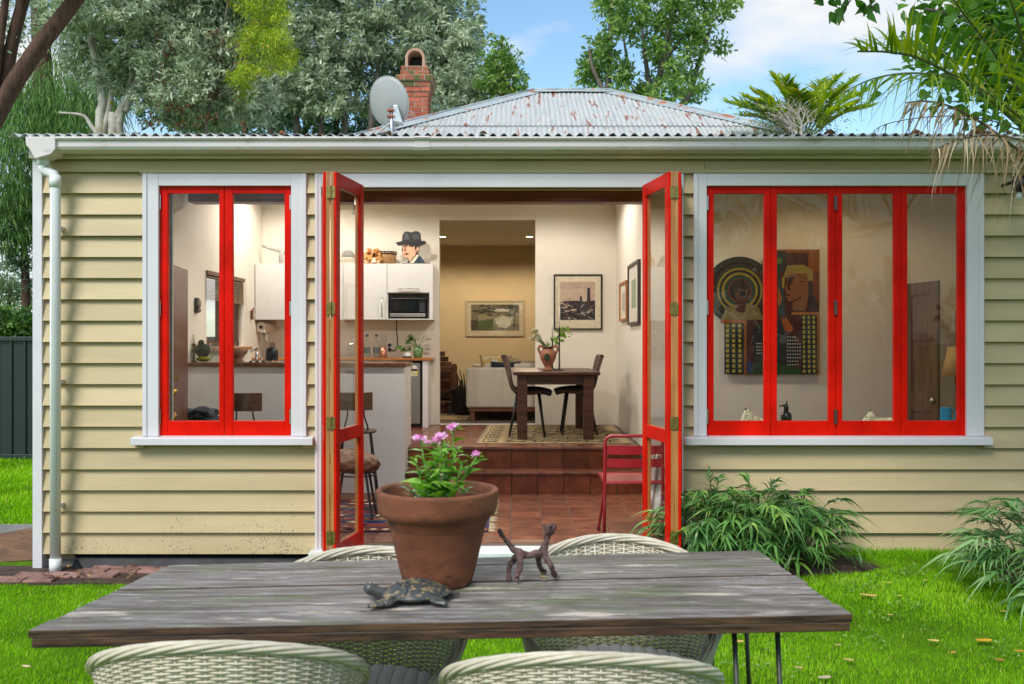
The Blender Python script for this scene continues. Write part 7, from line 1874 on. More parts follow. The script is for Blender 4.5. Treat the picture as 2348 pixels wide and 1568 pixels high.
for py in (259, 273):
    mb = MB(); mb.box(mx_ - 0.06, mx_ + 0.04, yb - 0.04, yb + 0.04, wz(py + 2, DD), wz(py - 2, DD)); mb.build('clamp', pbr('rust_clamp', (0.30, 0.10, 0.05), rough=0.8, var=0.3), t)
mb = MB(); mb.tube(smooth_path([(wx(933, DD), DD + 0.1, wz(252, DD)), (wx(944, DD), DD, wz(256, DD)), (wx(943, DD), DD, wz(265, DD)), (wx(930, DD), DD, wz(262, DD))], 12), 0.008, 6); mb.build('cable_loop', flat('#d8dcdc'), t, smooth=True)

# ------------------------------------------------------------------ ground-level bits at the left corner
PAV = pbr('old_brick_paver', (0.19, 0.095, 0.075), rough=0.9, col2=(0.33, 0.19, 0.16), scale=9, rand=0.2, bump=0.3, bscale=50)
mb = MB(); mb.box(-3.6, -1.75, 6.24, 6.72, -0.04, 0.012); pav = mb.build('paving_bed', SOIL, kind='structure')
r_ = random.Random(5); row = 0; y = 6.25
while y < 6.62:
    x = -3.42 + (0.11 if row % 2 else 0)
    while x < -1.85:
        w = 0.21 + r_.uniform(-.02, .02); d = 0.11
        if y < 6.30 and (r_.random() < 0.35): x += w + 0.01; continue
        if r_.random() < 0.10: x += w + 0.01; continue
        if abs(x + w / 2 - wx(127, 6.56)) < 0.16 and y > 6.42: x += w + 0.01; continue
        if x < -3.15 and y > 6.5: x += w + 0.01; continue
        M = Matrix.Translation((x + w / 2, y + d / 2, 0.012)) @ Matrix.Rotation(r_.uniform(-.08, .08), 4, 'Z') @ Matrix.Rotation(r_.uniform(-.04, .04), 4, 'X') @ Matrix.Rotation(r_.uniform(-.04, .04), 4, 'Y')
        mb = MB(); mb.T = lambda p, M=M: M @ Vector(p); mb.box(-w / 2, w / 2, -d / 2, d / 2, -0.02, 0.016); mb.build('paver', PAV, pav, bevel=0.006, segs=1)
        x += w + 0.012
    y += 0.122; row += 1
mb = MB(); mb.hexa([(-4.6, 6.75, -0.02), (-3.45, 6.95, 0.0), (-3.45, 7.0, 0.0), (-4.6, 6.80, -0.02), (-4.6, 6.85, 0.06), (-3.45, 7.12, 0.21), (-3.45, 7.17, 0.21), (-4.6, 6.90, 0.06)])
mb.build('timber_board', pbr('raw_timber', (0.095, 0.048, 0.026), rough=0.8, col2=(0.19, 0.10, 0.055), scale=5, stretch=(1, 6, 6)), org=(-4.0, 6.9, 0), label='brown timber board leaning beside the white corner post', cat='board', bevel=0.004)
# steel fence across the back lawn: each ribbed sheet a piece
t = thing('steel_fence', 'dark green ribbed steel fence behind the back lawn', 'fence', (-6.0, 13.0, 0))
FZ = wz(772, 13.0)
x = -16.0; i = 0
while x < -3.4:
    prof = []; w = 0.74
    mb = MB(); pts = []
    for q in range(5):
        a = x + q * w / 4
        pts += [(a, 13.0), (a + w / 4 - 0.05, 13.0), (a + w / 4 - 0.038, 12.975), (a + w / 4 - 0.012, 12.975)] if q < 4 else [(a, 13.0)]
    back = [(p[0], 13.006) for p in reversed(pts)]
    vs = [(p[0], p[1], 0.03) for p in pts] + [(p[0], p[1], FZ - 0.05) for p in pts]; n = len(pts)
    mb.add(vs, [(k, k + 1, n + k + 1, n + k) for k in range(n - 1)]); mb.build('fence_sheet', FENCE, t, thick=0.003)
    x += w
mb = MB(); mb.box(-16, -3.4, 12.955, 13.03, FZ - 0.055, FZ); mb.build('top_rail', FENCE, t, bevel=0.004); mb = MB(); mb.box(-16, -3.4, 12.955, 13.03, 0.0, 0.06); mb.build('bottom_rail', FENCE, t, bevel=0.004)

# ------------------------------------------------------------------ fallen leaves on the lawn
def fallen(px, py, l, col, label, group, curl=0.16, rz=None):
    D = F_PX * (CAM_Z - 0.03) / (py - CY)
    for _ in range(3): D = F_PX * (CAM_Z - 0.03 - float(ground_z(wx(px, D), D))) / (py - CY)
    x, y = wx(px, D), D; z = float(ground_z(x, y)) + 0.030
    a = rng.uniform(-.6, .6) if rz is None else rz
    mb = MB()
    def f(u, v):
        s = (v - 0.5) * 0.55 * l * math.sin(PI * (0.06 + 0.88 * u)) ** 0.8; q = l * (u - 0.5)
        return (x + q * math.cos(a) - s * math.sin(a), y + q * math.sin(a) + s * math.cos(a), z + curl * abs(s) * 0.9 + 0.22 * curl * l * (2 * u - 1) ** 2 + 0.012 * math.sin(u * 5 + v * 3) * l * 4 * 0.25)
    mb.grid(f, 10, 6)
    mb.build('fallen_leaf', flat(col, 0.7), org=(x, y, z), label=label, cat='leaf', group=group, smooth=True, thick=0.0012)
for px, py, l, col in ((1990, 1364, 0.12, '#b8a558'), (2060, 1365, 0.05, '#b9b83a'), (2040, 1408, 0.04, '#c2a66a'), (2255, 1468, 0.11, '#c69a1c'), (2140, 1468, 0.07, '#d3bb6a'), (2185, 1495, 0.05, '#b98a32'), (1920, 1478, 0.045, '#b3966f'), (1945, 1512, 0.06, '#bda66c'), (1890, 1553, 0.085, '#b7ab90'), (2290, 1512, 0.06, '#a8783a'), (2335, 1492, 0.06, '#b98a3a'), (2213, 1287, 0.12, '#c59a1d'), (1952, 1240, 0.08, '#b5a03a'), (2035, 1335, 0.06, '#a9b43a'), (1690, 1470, 0.08, '#c9a35e'), (60, 1527, 0.06, '#c9b590'), (1500, 1375, 0.06, '#b9a05a'), (2120, 1330, 0.05, '#b0a848'), (1830, 1530, 0.05, '#c2a77a'), (2300, 1400, 0.05, '#b3a04c')):
    if 1400 < px < 1700 and py < 1440: continue
    left = px < 500
    kind_ = {'#c6': 'broad golden leaf lying on the lawn', '#c5': 'golden leaf lying beside the far soil bed', '#a9': 'lime leaf lying on the lawn near the wall', '#b9': 'mustard leaf lying on the lawn', '#b8': 'long straw-coloured leaf lying on the lawn', '#a8': 'russet leaf lying on the lawn', '#b5': 'olive leaf lying at the foot of the wall', '#b7': 'long pale grey leaf lying on the lawn'}.get(col[:3], 'small tan leaf lying on the lawn')
    fallen(px, py, l * 0.8, col, 'pale curled leaf lying on the lawn away from the shrubs' if left else kind_ + ' right of the outdoor table', 'fallen leaves on the lawn')
for i in range(26):            # litter on the pavers and along the wall
    x, y = rng.uniform(-3.5, -1.9), rng.uniform(6.26, 6.62); l = rng.uniform(.03, .07); a = rng.uniform(0, 6.28); z = 0.042
    mb = MB(); mb.grid(lambda u, v: (x + l * (u - .5) * math.cos(a) - .45 * l * (v - .5) * math.sin(PI * u) * math.sin(a), y + l * (u - .5) * math.sin(a) + .45 * l * (v - .5) * math.sin(PI * u) * math.cos(a), z + .2 * l * math.sin(PI * u) * abs(v - .5)), 6, 4)
    mb.build('dry_leaf', flat(random.choice(['#6f4d30', '#8a6a44', '#5a3c2a', '#a08050', '#4c3a2a']), 0.9), org=(x, y, 0.03), label='dry brown leaf lying on the old brick pavers', cat='leaf', group='dry leaves on the pavers', smooth=True, thick=0.001)
for i in range(14):            # litter caught along the iron roof edge
    px = rng.uniform(1900, 2340) if i < 9 else rng.choice([640, 655, 880, 1105, 300])+rng.uniform(-8,8); x, y = wx(px, 6.56), 6.57 + rng.uniform(-.02, .12); l = rng.uniform(.05, .10); a = rng.uniform(0, 6.28); z = 2.962 + 0.133 * (y - 6.515) + 0.016
    mb = MB(); mb.grid(lambda u, v: (x + l * (u - .5) * math.cos(a) - .4 * l * (v - .5) * math.sin(PI * u) * math.sin(a), y + l * (u - .5) * math.sin(a) + .4 * l * (v - .5) * math.sin(PI * u) * math.cos(a), z + .35 * l * math.sin(PI * u) * abs(2 * v - 1)), 6, 4)
    mb.build('dry_leaf', flat(random.choice(['#6f4a30', '#8a5a3c', '#5a3c2a']), 0.9), org=(x, y, z), label='dry brown leaf caught on the edge of the iron roof', cat='leaf', group='dry leaves on the roof edge', smooth=True, thick=0.001)

# ------------------------------------------------------------------ grass
def inside(poly, x, y):
    x, y = np.asarray(x), np.asarray(y); c = np.zeros(x.shape, bool); n = len(poly)
    for i in range(n):
        x0, y0 = poly[i]; x1, y1 = poly[(i + 1) % n]
        if y0 == y1: continue
        k = ((y0 > y) != (y1 > y)) & (x < (x1 - x0) * (y - y0) / (y1 - y0) + x0); c ^= k
    return c
def grass(name, n, x0, x1, y0, y1, hmin, hmax, w, keep):
    x = rng.uniform(x0, x1, n); y = rng.uniform(y0, y1, n)
    k = keep(x, y); x, y = x[k], y[k]; n = len(x)
    pn = 0.5 + 0.2 * np.sin(x * 3.1 + np.sin(y * 2.3) * 1.7) + 0.17 * np.sin(y * 4.1 + x * 1.3) + 0.18 * np.sin(x * 13 + np.sin(y * 9) * 2) * np.sin(y * 15 + np.sin(x * 7))
    h = rng.uniform(hmin, hmax, n) * (0.75 + 0.5 * pn)
    a = rng.uniform(0, 2 * PI, n); lean = rng.uniform(0.1, 0.9, n)
    d = np.stack([np.cos(a), np.sin(a), np.zeros(n)], 1); s = np.stack([-np.sin(a), np.cos(a), np.zeros(n)], 1)
    p = np.stack([x, y, ground_z(x, y) - 0.004], 1); ww = (w * rng.uniform(.7, 1.3, n))[:, None]
    up = np.array([[0, 0, 1.0]])
    m = p + up * (h * 0.55)[:, None] + d * (h * lean * 0.25)[:, None]
    tp = p + up * (h * (1 - 0.25 * lean))[:, None] + d * (h * lean * 0.85)[:, None]
    v = np.stack([p - s * ww, p + s * ww, m + s * ww * .8, m - s * ww * .8, tp], 1).reshape(-1, 3)
    b = np.arange(n) * 5
    f = np.concatenate([np.stack([b, b + 1, b + 2], 1), np.stack([b, b + 2, b + 3], 1), np.stack([b + 3, b + 2, b + 4], 1)], 0)
    tint = np.clip(0.45 * rng.uniform(0, 1, n) + 0.78 * pn - 0.14, 0, 0.95); tint[rng.random(n) < 0.025] = 1.0
    o = link_mesh(name, fastmesh(name, v, f, np.tile(tint, 3)), leafmat('grass_blade', [(0.105, 0.28, 0.006), (0.265, 0.57, 0.012), (0.42, 0.71, 0.035), (0.60, 0.57, 0.16)], trans=0.4, rough=0.6, spec=0.08, pos=[0, .5, .93, 1]))
    return o
def keep_near(x, y):
    pave = (x > -3.62) & (x < -1.72) & (y > 6.24 + 0.04 * np.sin(x * 11) + 0.03 * np.sin(x * 27))
    k = ~pave & ~(inside(BED1, x, y)) & ~(inside(BED2, x, y)) & ~((y > 6.55) & (x < 1.25)) & ~((y > 6.26 + 0.08 * np.sin(x * 9)) & (x < 1.0) & (x > -3.62))
    half = y * (1230 / F_PX) + 0.25
    k &= np.abs(x) < half
    # under the table only a thin scatter shows
    return k
g = grass('grass', 380000, -4.2, 4.0, 2.15, 6.69, 0.015, 0.036, 0.0015, keep_near); tag(g, 'short bright green lawn grass round the table', 'grass', kind='stuff')
g = grass('grass', 45000, -7.6, -3.45, 8.15, 12.9, 0.03, 0.06, 0.004, lambda x, y: np.abs(x) < y * (1230 / F_PX) + 0.2); tag(g, 'lawn grass beyond the path, in front of the steel fence', 'grass', kind='stuff')

g = grass('wall_grass', 9000, 1.15, 3.6, 6.50, 6.665, 0.03, 0.085, 0.0018, lambda x, y: rng.random(len(x)) < (y - 6.48) / .18); tag(g, 'longer grass fringing the foot of the wall', 'grass', kind='stuff')
pos, dr = [], []
for c in range(34):
    cy = rng.uniform(2.5, 6.2); cx = rng.uniform(-1, 1) * (cy * .53 + .1); m = int(rng.integers(25, 70)); r = rng.uniform(.04, .12)
    if inside(BED1, np.array([cx]), np.array([cy]))[0] or inside(BED2, np.array([cx]), np.array([cy]))[0]: continue
    for _ in range(m): x, y = cx + rng.normal() * r, cy + rng.normal() * r; pos.append((x, y, float(ground_z(x, y)) + rng.uniform(.02, .045))); dr.append((rng.normal(), rng.normal(), rng.uniform(.1, .5)))
m = len(pos)
w_ = link_mesh('clover', strap_mesh('clover', np.array(pos), np.array(dr), rng.uniform(.012, .03, m), rng.uniform(.010, .018, m), .2, rng.uniform(0, 1, m), nseg=2), leafmat('clover_leaf', [(0.07, 0.20, 0.02), (0.16, 0.36, 0.06), (0.30, 0.46, 0.16)], trans=.3)); tag(w_, 'patches of clover and broad-leaved weeds in the lawn', 'weeds', kind='stuff')
# ------------------------------------------------------------------ strappy shrubs against the wall
FERN = leafmat('strap_leaf', [(0.025, 0.085, 0.02), (0.075, 0.20, 0.05), (0.17, 0.37, 0.09), (0.30, 0.48, 0.08)], trans=0.25, rough=0.30, spec=0.6, pos=[0, .4, .85, 1])
FERN_PALE = leafmat('pale_strap_leaf', [(0.035, 0.125, 0.03), (0.12, 0.29, 0.08), (0.32, 0.50, 0.22)], trans=0.25, rough=0.35, spec=0.6)
def strap_shrub(name, label, fronds, mat, seed):
    """fronds: list of (base xyz, tip-direction, rachis length, n pairs, leaflet length)"""
    bs = fronds[0][0]
    t = thing('strap_leaf_shrub', label, 'shrub', (bs[0], bs[1], float(ground_z(bs[0], bs[1]))))
    org = ORG[t.name]
    pos, dr, L, W_, tint, dp = [], [], [], [], [], []
    st = MB()
    for (b, d, ln, npair, ll) in fronds:
        b = np.array(b); d = nrm(np.array(d)); tn = rng.uniform(0.1, 0.95)
        pth = [b + d * ln * s + np.array([0, 0, -0.45 * ln * s * s]) for s in np.linspace(0, 1, 7)]
        st.tube([tuple(p) for p in pth], [0.004] * 4 + [0.003] * 3, 4, caps=False)
        side = nrm(np.cross(d, [0, 0, 1.0])); 
        for k in range(npair):
            s = 0.35 + 0.65 * (k + 0.5) / npair
            p = b + d * ln * s + np.array([0, 0, -0.45 * ln * s * s]); tang = nrm(d + np.array([0, 0, -0.9 * s]))
            for sg in (-1, 1):
                pos.append(p); dr.append(tang * (0.75 + 0.4 * s) + side * sg * rng.uniform(.6, 1.0) + np.array([0, 0, rng.uniform(.0, .35)]) + rng.normal(size=3) * 0.10)
                L.append(ll * rng.uniform(.7, 1.15) * (1.1 - 0.35 * s)); W_.append(rng.uniform(.013, .020)); tint.append(np.clip(tn + rng.normal() * .12, 0, 1)); dp.append(rng.uniform(.35, .75))
        pos.append(pth[-1]); dr.append(d + np.array([0, 0, -0.8])); L.append(ll * rng.uniform(.9, 1.3)); W_.append(.017); tint.append(tn); dp.append(.5)
    st.build('stem', flat('#3c4f22'), t)
    me = strap_mesh('foliage', np.array(pos), np.array(dr), np.array(L), np.array(W_), np.array(dp), np.array(tint), nseg=5, org=tuple(org), jit=0.5, wave=0.03)
    link_mesh('foliage', me, mat, t)
    return t
def fronds_at(cx, cy, rx, ry, n, h0, h1, ln, ll, out=0.8, cz=None):
    fr = []
    for i in range(n):
        a = rng.uniform(0, 2 * PI); r = math.sqrt(rng.uniform(0, 1)) * 0.62
        x, y = cx + rx * r * math.cos(a), cy + ry * r * math.sin(a)
        y = min(y, 6.6)
        z = float(ground_z(x, y)) + 0.01 + rng.uniform(h0, h1) * (1 - 0.5 * r)
        d = np.array([math.cos(a) * out * (0.3 + r), math.sin(a) * out * (0.3 + r) - 0.18, rng.uniform(.55, 1.1)])
        fr.append(((x, y, z), d, ln * rng.uniform(.75, 1.2), rng.integers(4, 7), ll))
    return fr
# main clump beside the doors
fr = fronds_at(wx(1640, 6.2), 6.30, 0.38, 0.34, 130, 0.02, 0.50, 0.30, 0.15) + fronds_at(wx(1745, 6.2), 6.28, 0.42, 0.36, 140, 0.02, 0.50, 0.31, 0.155) + fronds_at(wx(1850, 6.2), 6.36, 0.30, 0.30, 70, 0.02, 0.44, 0.26, 0.14)
strap_shrub('s', 'dark green strap-leaved shrub growing against the wall beside the open doors', fr, FERN, 1)
fr = fronds_at(wx(2412, 5.55), 5.65, 0.40, 0.55, 110, 0.0, 0.42, 0.36, 0.18, out=1.0) + fronds_at(wx(2520, 5.4), 5.4, 0.4, 0.5, 70, 0.0, 0.34, 0.34, 0.17)
strap_shrub('s', 'pale green strap-leaved shrub in the soil bed at the far end of the wall', fr, FERN_PALE, 2)

# ------------------------------------------------------------------ trees
def tree(name, label, base, trunk_paths, blobs, mat, bark, leaf_len, leaf_w, tufts, per, seed=0, group='trees round the cottage', tuft_r=0.10, mode='tuft', up=0.35, fill=0.0, cat='tree', oval=False):
    """blobs: (x,y,z,rx,ry,rz) clumps; tufts = number per square metre of clump surface"""
    t = thing(name, label, cat, base, group=group)
    mb = MB()
    for pth, r0, r1 in trunk_paths:
        sp = smooth_path(pth, 14); mb.tube([tuple(p) for p in sp], list(np.linspace(r0, r1, 15)), 9)
    mb.build('trunk', bark, t, smooth=True)
    pos, dr, tint = [], [], []
    for (x, y, z, rx, ry, rz) in blobs:
        n = max(4, int(tufts * 4 * PI * ((rx * ry + ry * rz + rx * rz) / 3)))
        d = rand_dirs(n); d[:, 2] = np.where(d[:, 2] < -0.5, d[:, 2] * 0.5, d[:, 2])
        rad = (rng.uniform(0.0, 1, n) ** (0.28 if not fill else fill))[:, None]
        wob = 1 + 0.16 * np.sin(d[:, 0] * 7 + x * 3)[:, None] * np.cos(d[:, 2] * 6 + z)[:, None]
        c = np.array([x, y, z]) + d * rad * wob * np.array([rx, ry, rz])
        tn = rng.uniform(0, 1, n)
        k = per
        cc = np.repeat(c, k, 0); dd = np.repeat(d, k, 0)
        if mode == 'tuft':
            ld = nrm(dd * 0.6 + rng.normal(size=cc.shape) * 0.75 + [0, 0, up])
            cc = cc + rng.normal(size=cc.shape) * tuft_r * 0.35
        else:                                       # drooping sprays
            ld = nrm(dd * 0.35 + rng.normal(size=cc.shape) * 0.25 + [0, 0, -1.0])
            cc = cc + rng.normal(size=cc.shape) * [tuft_r, tuft_r, tuft_r * 1.2]
        pos.append(cc); dr.append(ld); tint.append(np.clip(np.repeat(tn, k) * 0.6 + rng.uniform(0, .4, len(cc)), 0, 1))
    pos, dr, tint = np.concatenate(pos), np.concatenate(dr), np.concatenate(tint)
    n = len(pos)
    if oval: me = strap_mesh('crown', pos, dr, leaf_len * rng.uniform(.7, 1.25, n), leaf_w * rng.uniform(.75, 1.2, n), 0.25, tint, nseg=4, org=base, jit=.9)
    else: me = leaf_mesh('crown', pos, dr, leaf_len * rng.uniform(.7, 1.25, n), leaf_w * rng.uniform(.75, 1.2, n), tint, org=base)
    link_mesh('crown', me, mat, t)
    return t
def blob_px(px, py, D, r, fy=1.0, fz=1.0): p = P(px, py, D); return (p[0], p[1], p[2], r, r * fy, r * fz)
OLIVE = leafmat('silver_green_leaf', [(0.05, 0.09, 0.055), (0.27, 0.36, 0.21), (0.61, 0.68, 0.48), (0.86, 0.88, 0.76)], trans=0.35, rough=0.32, spec=0.9, pos=[0.05, .4, .78, 1])
DEEP = leafmat('deep_green_leaf', [(0.04, 0.09, 0.055), (0.11, 0.20, 0.115), (0.24, 0.35, 0.21), (0.48, 0.56, 0.38)], trans=0.3, rough=0.36, spec=0.6, pos=[0, .45, .85, 1])
MID = leafmat('mid_green_leaf', [(0.045, 0.11, 0.025), (0.16, 0.30, 0.06), (0.36, 0.50, 0.13), (0.62, 0.48, 0.10)], trans=0.35, rough=0.35, spec=0.5, pos=[0, .45, .93, 1])
CONIF = leafmat('conifer_green', [(0.045, 0.11, 0.03), (0.13, 0.27, 0.06), (0.28, 0.46, 0.11)], trans=0.3, rough=0.6)
LIMEC = leafmat('lime_conifer', [(0.14, 0.24, 0.02), (0.34, 0.48, 0.03), (0.55, 0.64, 0.07), (0.50, 0.20, 0.05)], trans=0.3, rough=0.6, pos=[0, .45, .82, .95])
BROWNF = leafmat('rusty_seedhead', [(0.09, 0.03, 0.014), (0.22, 0.09, 0.045)], trans=0.1, rough=0.8)

# A: near leaning trunk at the left, dark reddish bark, canopy above
D = 9.5
def pp(px, py, D): return P(px, py, D)
blobs = [blob_px(x, y, D + dy, r) for x, y, r, dy in ((15, 40, .28, .3), (95, -70, .55, 0), (200, -90, .7, 0), (12, 105, .16, .2), (300, -140, .8, 0), (-80, 60, .4, 0), (-120, 180, .4, 0))]
tree('leaning_tree', 'tree with leaning dark red-brown trunks at the left edge of the garden', (-5.6, 9.5, 0), [([(-5.6, 9.5, 0), pp(-60, 430, D), pp(0, 250, D), pp(80, 120, D), pp(165, 10, D), pp(230, -90, D)], .10, .07), ([(-5.6, 9.6, 0), pp(-30, 330, D + .1), pp(8, 200, D + .1), pp(30, 90, D + .1), pp(62, -30, D + .1)], .08, .055), ([pp(-20, 260, D), pp(5, 60, D), pp(20, -60, D)], .045, .03)],
     blobs, OLIVE, BARK, 0.075, 0.024, 46, 8)
# B: silver green tree with pale trunks
D = 14.0
bl = [(170, 40, .55), (250, 20, .65), (330, 30, .7), (420, 40, .7), (500, 30, .6), (560, 60, .5), (210, 110, .5), (290, 110, .65), (370, 120, .7), (460, 120, .65), (530, 130, .55), (330, 190, .55), (410, 200, .65), (480, 200, .55), (250, 185, .38), (440, 262, .50), (500, 255, .42), (370, 262, .35), (300, 160, .5), (560, 10, .6), (400, -60, .9), (250, -70, .9), (120, -20, .5), (550, -60, .8), (190, 150, .3), (535, 95, .5), (520, 175, .45), (590, 20, .5), (545, 225, .4), (470, 255, .4), (585, 250, .35)]
blobs = [blob_px(x, y, D + rng.uniform(-.7, .9), r * 0.95) for x, y, r in bl]
silver = tree('silver_leaf_tree', 'silver-green leafy tree with pale grey trunks behind the left end of the roof', (-5.6, 14.0, 0), [([(-5.7, 14, 0), pp(232, 340, D), pp(235, 240, D), pp(225, 170, D), pp(205, 80, D)], .085, .04), ([(-5.5, 14.05, 0), pp(262, 330, D), pp(270, 270, D), pp(300, 215, D), pp(350, 120, D), pp(400, 40, D)], .085, .04), ([(-5.45, 14.1, 0), pp(275, 330, D), pp(292, 250, D), pp(300, 180, D), pp(320, 90, D)], .065, .035), ([pp(240, 330, D), pp(210, 290, D), pp(190, 265, D), pp(135, 258, D)], .04, .015), ([pp(232, 320, D), pp(250, 250, D), pp(256, 200, D)], .05, .03)],
     blobs, OLIVE, BARK_PALE, 0.105, 0.034, 46, 10)
pos = []
for i in range(46): pos.append(np.array(P(rng.uniform(330, 560), rng.uniform(60, 290), D - .75)))
pos = np.repeat(np.array(pos), 16, 0) + rng.normal(size=(46 * 16, 3)) * 0.035
tag(link_mesh('seed_clusters', leaf_mesh('seeds', pos, rng.normal(size=pos.shape), .045, .03, rng.uniform(0, 1, len(pos)), org=ORG[silver.name]), BROWNF, silver), kind='stuff')
# C: drooping dark conifer behind, left
D = 17.0
bl = [(80, 230, .6), (140, 220, .65), (200, 230, .6), (60, 290, .5), (120, 280, .6), (190, 290, .6), (20, 330, .5), (40, 420, .55), (10, 520, .6), (230, 200, .5), (30, 250, .35), (-60, 400, 1.0), (100, 340, .5), (130, 40, .28), (150, 110, .25), (50, 470, .4)]
blobs = [blob_px(x, y, D + rng.uniform(-.6, .6), r, 1, .9) for x, y, r in bl]
tree('weeping_conifer', 'dark green conifer with drooping sprays behind the silver-green tree', (-8.2, 17, 0), [([(-8.2, 17, 0), pp(110, 400, D), pp(100, 200, D), pp(90, 0, D), pp(90, -150, D)], .25, .10), ([pp(105, 330, D), pp(60, 270, D), pp(20, 300, D)], .07, .03)], blobs, CONIF, BARK, 0.17, 0.016, 27, 13, mode='droop', tuft_r=0.16)
# D: lime conifer branch
D = 13.2
bl = []
for cx, cy, sx, sy, n in ((598, 25, 34, 26, 14), (628, 80, 26, 24, 10), (578, 85, 26, 20, 8), (640, 138, 22, 16, 8), (590, 135, 26, 18, 8), (560, 170, 20, 18, 7), (560, 205, 10, 16, 4), (600, -30, 40, 25, 10)):
    for _ in range(n): bl.append((rng.normal(cx, sx), rng.normal(cy, sy * .95), rng.uniform(.05, .12)))
blobs = [blob_px(x, y, D + rng.uniform(-.3, .3), r * 1.1) for x, y, r in bl]
tree('lime_conifer', 'bright lime-green conifer between the silver tree and the tall grey-green tree', (-4.3, 13.4, 0), [([(-4.3, 13.4, 0), pp(470, 330, D + .2), pp(500, 200, D + .2), pp(520, 20, D + .2), pp(540, -80, D)], .025, .015), ([pp(505, 190, D), pp(560, 130, D), pp(620, 90, D)], .014, .006), ([pp(510, 120, D), pp(570, 90, D), pp(625, 40, D)], .014, .006), ([pp(500, 220, D), pp(545, 195, D), pp(575, 170, D)], .012, .006)], blobs, LIMEC, BARK_GREY, 0.065, 0.013, 110, 12, mode='tuft', up=-0.45, tuft_r=0.10)
# E: tall grey-green pohutukawa mass behind the chimney
D = 21.0
bl = [(700, 40, 1.0), (790, 20, 1.0), (880, 30, 1.0), (970, 40, .9), (1040, 50, .75), (1075, 90, .45), (720, 110, .8), (800, 105, .9), (900, 100, .9), (990, 110, .9), (1050, 130, .55), (690, 170, .6), (770, 175, .7), (850, 165, .8), (950, 180, .9), (1030, 180, .8), (1080, 180, .55), (830, 230, .6), (1010, 240, .8), (1080, 235, .7), (1130, 225, .5), (1000, 285, .5), (760, 240, .45), (700, -60, 1.2), (850, -80, 1.3), (1000, -50, 1.1), (650, 90, .6), (1100, 265, .45), (660, 210, .4), (625, 60, .7), (630, 150, .6), (610, 220, .5), (700, 235, .5), (740, 190, .6)]
blobs = [blob_px(x, y, D + rng.uniform(-.8, 1.2), r * 0.9) for x, y, r in bl]
trs = [([(wx(px, D), D, 0), pp(px, 310, D), pp(px + o, 200, D), pp(px + 2 * o, 60, D)], .085, .04) for px, o in ((620, 5), (680, -8), (735, 8), (790, -4), (850, 12), (1010, 10))]
tree('grey_green_tree', 'tall grey-green tree mass behind the brick chimney', (wx(850, D), D, 0), trs + [([(wx(850, D), D, 0), (wx(850, D), D, 1.5), pp(860, 310, D)], .3, .2)], blobs, OLIVE, BARK_GREY, 0.15, 0.045, 30, 10)
D = 23.0
bl = [(560, 250, .8), (620, 260, .9), (690, 270, .8), (760, 290, .7), (820, 290, .7), (530, 290, .7), (600, 200, .6), (660, 250, .7), (720, 240, .6), (860, 270, .6), (560, 320, .6), (640, 320, .7), (480, 290, .7), (430, 310, .6)]
blobs = [blob_px(x, y, D + rng.uniform(-1, 1), r * 0.8) for x, y, r in bl]
tree('dark_background_tree', 'dark leafy trees low behind the satellite dish', (wx(650, D), D, 0), [([(wx(px, D), D, 0), pp(px, 320, D), pp(px + 10, 230, D), pp(px - 5, 120, D)], .09, .04) for px in (560, 640, 700, 770)], blobs, DEEP, BARK, 0.15, 0.05, 20, 9)
# F: darker pointed tree
D = 19.0
bl = [(1150, 95, .14), (1145, 120, .25), (1160, 145, .32), (1135, 155, .3), (1175, 165, .22), (1150, 190, .4), (1180, 195, .25), (1120, 185, .3), (1195, 215, .14), (1160, 230, .35), (1130, 130, .2)]
tree('pointed_tree', 'small dark pointed tree beside the tall grey-green mass', (wx(1150, D), D, 0), [([(wx(1150, D), D, 0), pp(1150, 300, D), pp(1152, 180, D), pp(1150, 85, D)], .10, .02)], [blob_px(x, y, D + rng.uniform(-.2, .2), r) for x, y, r in bl], MID, BARK, 0.12, 0.045, 30, 8)
# G: open tree right of the ridge, trunks showing
D = 18.0
r_ = np.random.default_rng(12)
bl = []
outl_x = [(250, 1330, 1580), (220, 1325, 1600), (180, 1335, 1600), (140, 1345, 1675), (100, 1350, 1690), (60, 1385, 1665), (20, 1395, 1680), (-20, 1390, 1680), (-70, 1390, 1680)]
for (yy, xa_, xb_) in outl_x:
    nb = int((xb_ - xa_) / 27)
    for k in range(nb):
        if r_.random() < 0.24: continue
        bl.append((xa_ + (k + 0.5) * (xb_ - xa_) / nb + r_.uniform(-12, 12), yy + r_.uniform(-18, 18), r_.uniform(.14, .26)))
bl += [(1398, 25, .24), (1402, 60, .2), (1390, 0, .22), (1410, -20, .3), (1375, 110, .2), (1440, 60, .2), (1610, 60, .2), (1650, 110, .2), (1600, 200, .16)]
blobs = [blob_px(x, y, D + r_.uniform(-.9, .9), r, 1, 1.15) for x, y, r in bl]
tree('open_crowned_tree', 'open-crowned green tree with several grey trunks behind the roof ridge', (wx(1470, D), D, 0), [([(wx(1470, D), D, 0), pp(1470, 330, D), pp(1505, 210, D), pp(1518, 140, D), pp(1540, 40, D), pp(1560, -60, D)], .085, .04), ([(wx(1460, D), D, 0), pp(1450, 330, D), pp(1397, 240, D), pp(1396, 150, D), pp(1400, 60, D), pp(1405, -60, D)], .085, .04), ([pp(1470, 320, D), pp(1565, 240, D), pp(1600, 150, D), pp(1630, 60, D)], .08, .03), ([pp(1495, 235, D), pp(1480, 140, D), pp(1470, 40, D)], .06, .02), ([pp(1395, 230, D), pp(1360, 160, D), pp(1350, 110, D)], .05, .02), ([pp(1515, 150, D), pp(1560, 90, D), pp(1620, 20, D)], .05, .02), ([pp(1430, 240, D), pp(1440, 170, D), pp(1430, 90, D)], .05, .02)],
     blobs, MID, BARK_GREY, 0.13, 0.055, 34, 8, tuft_r=.14)
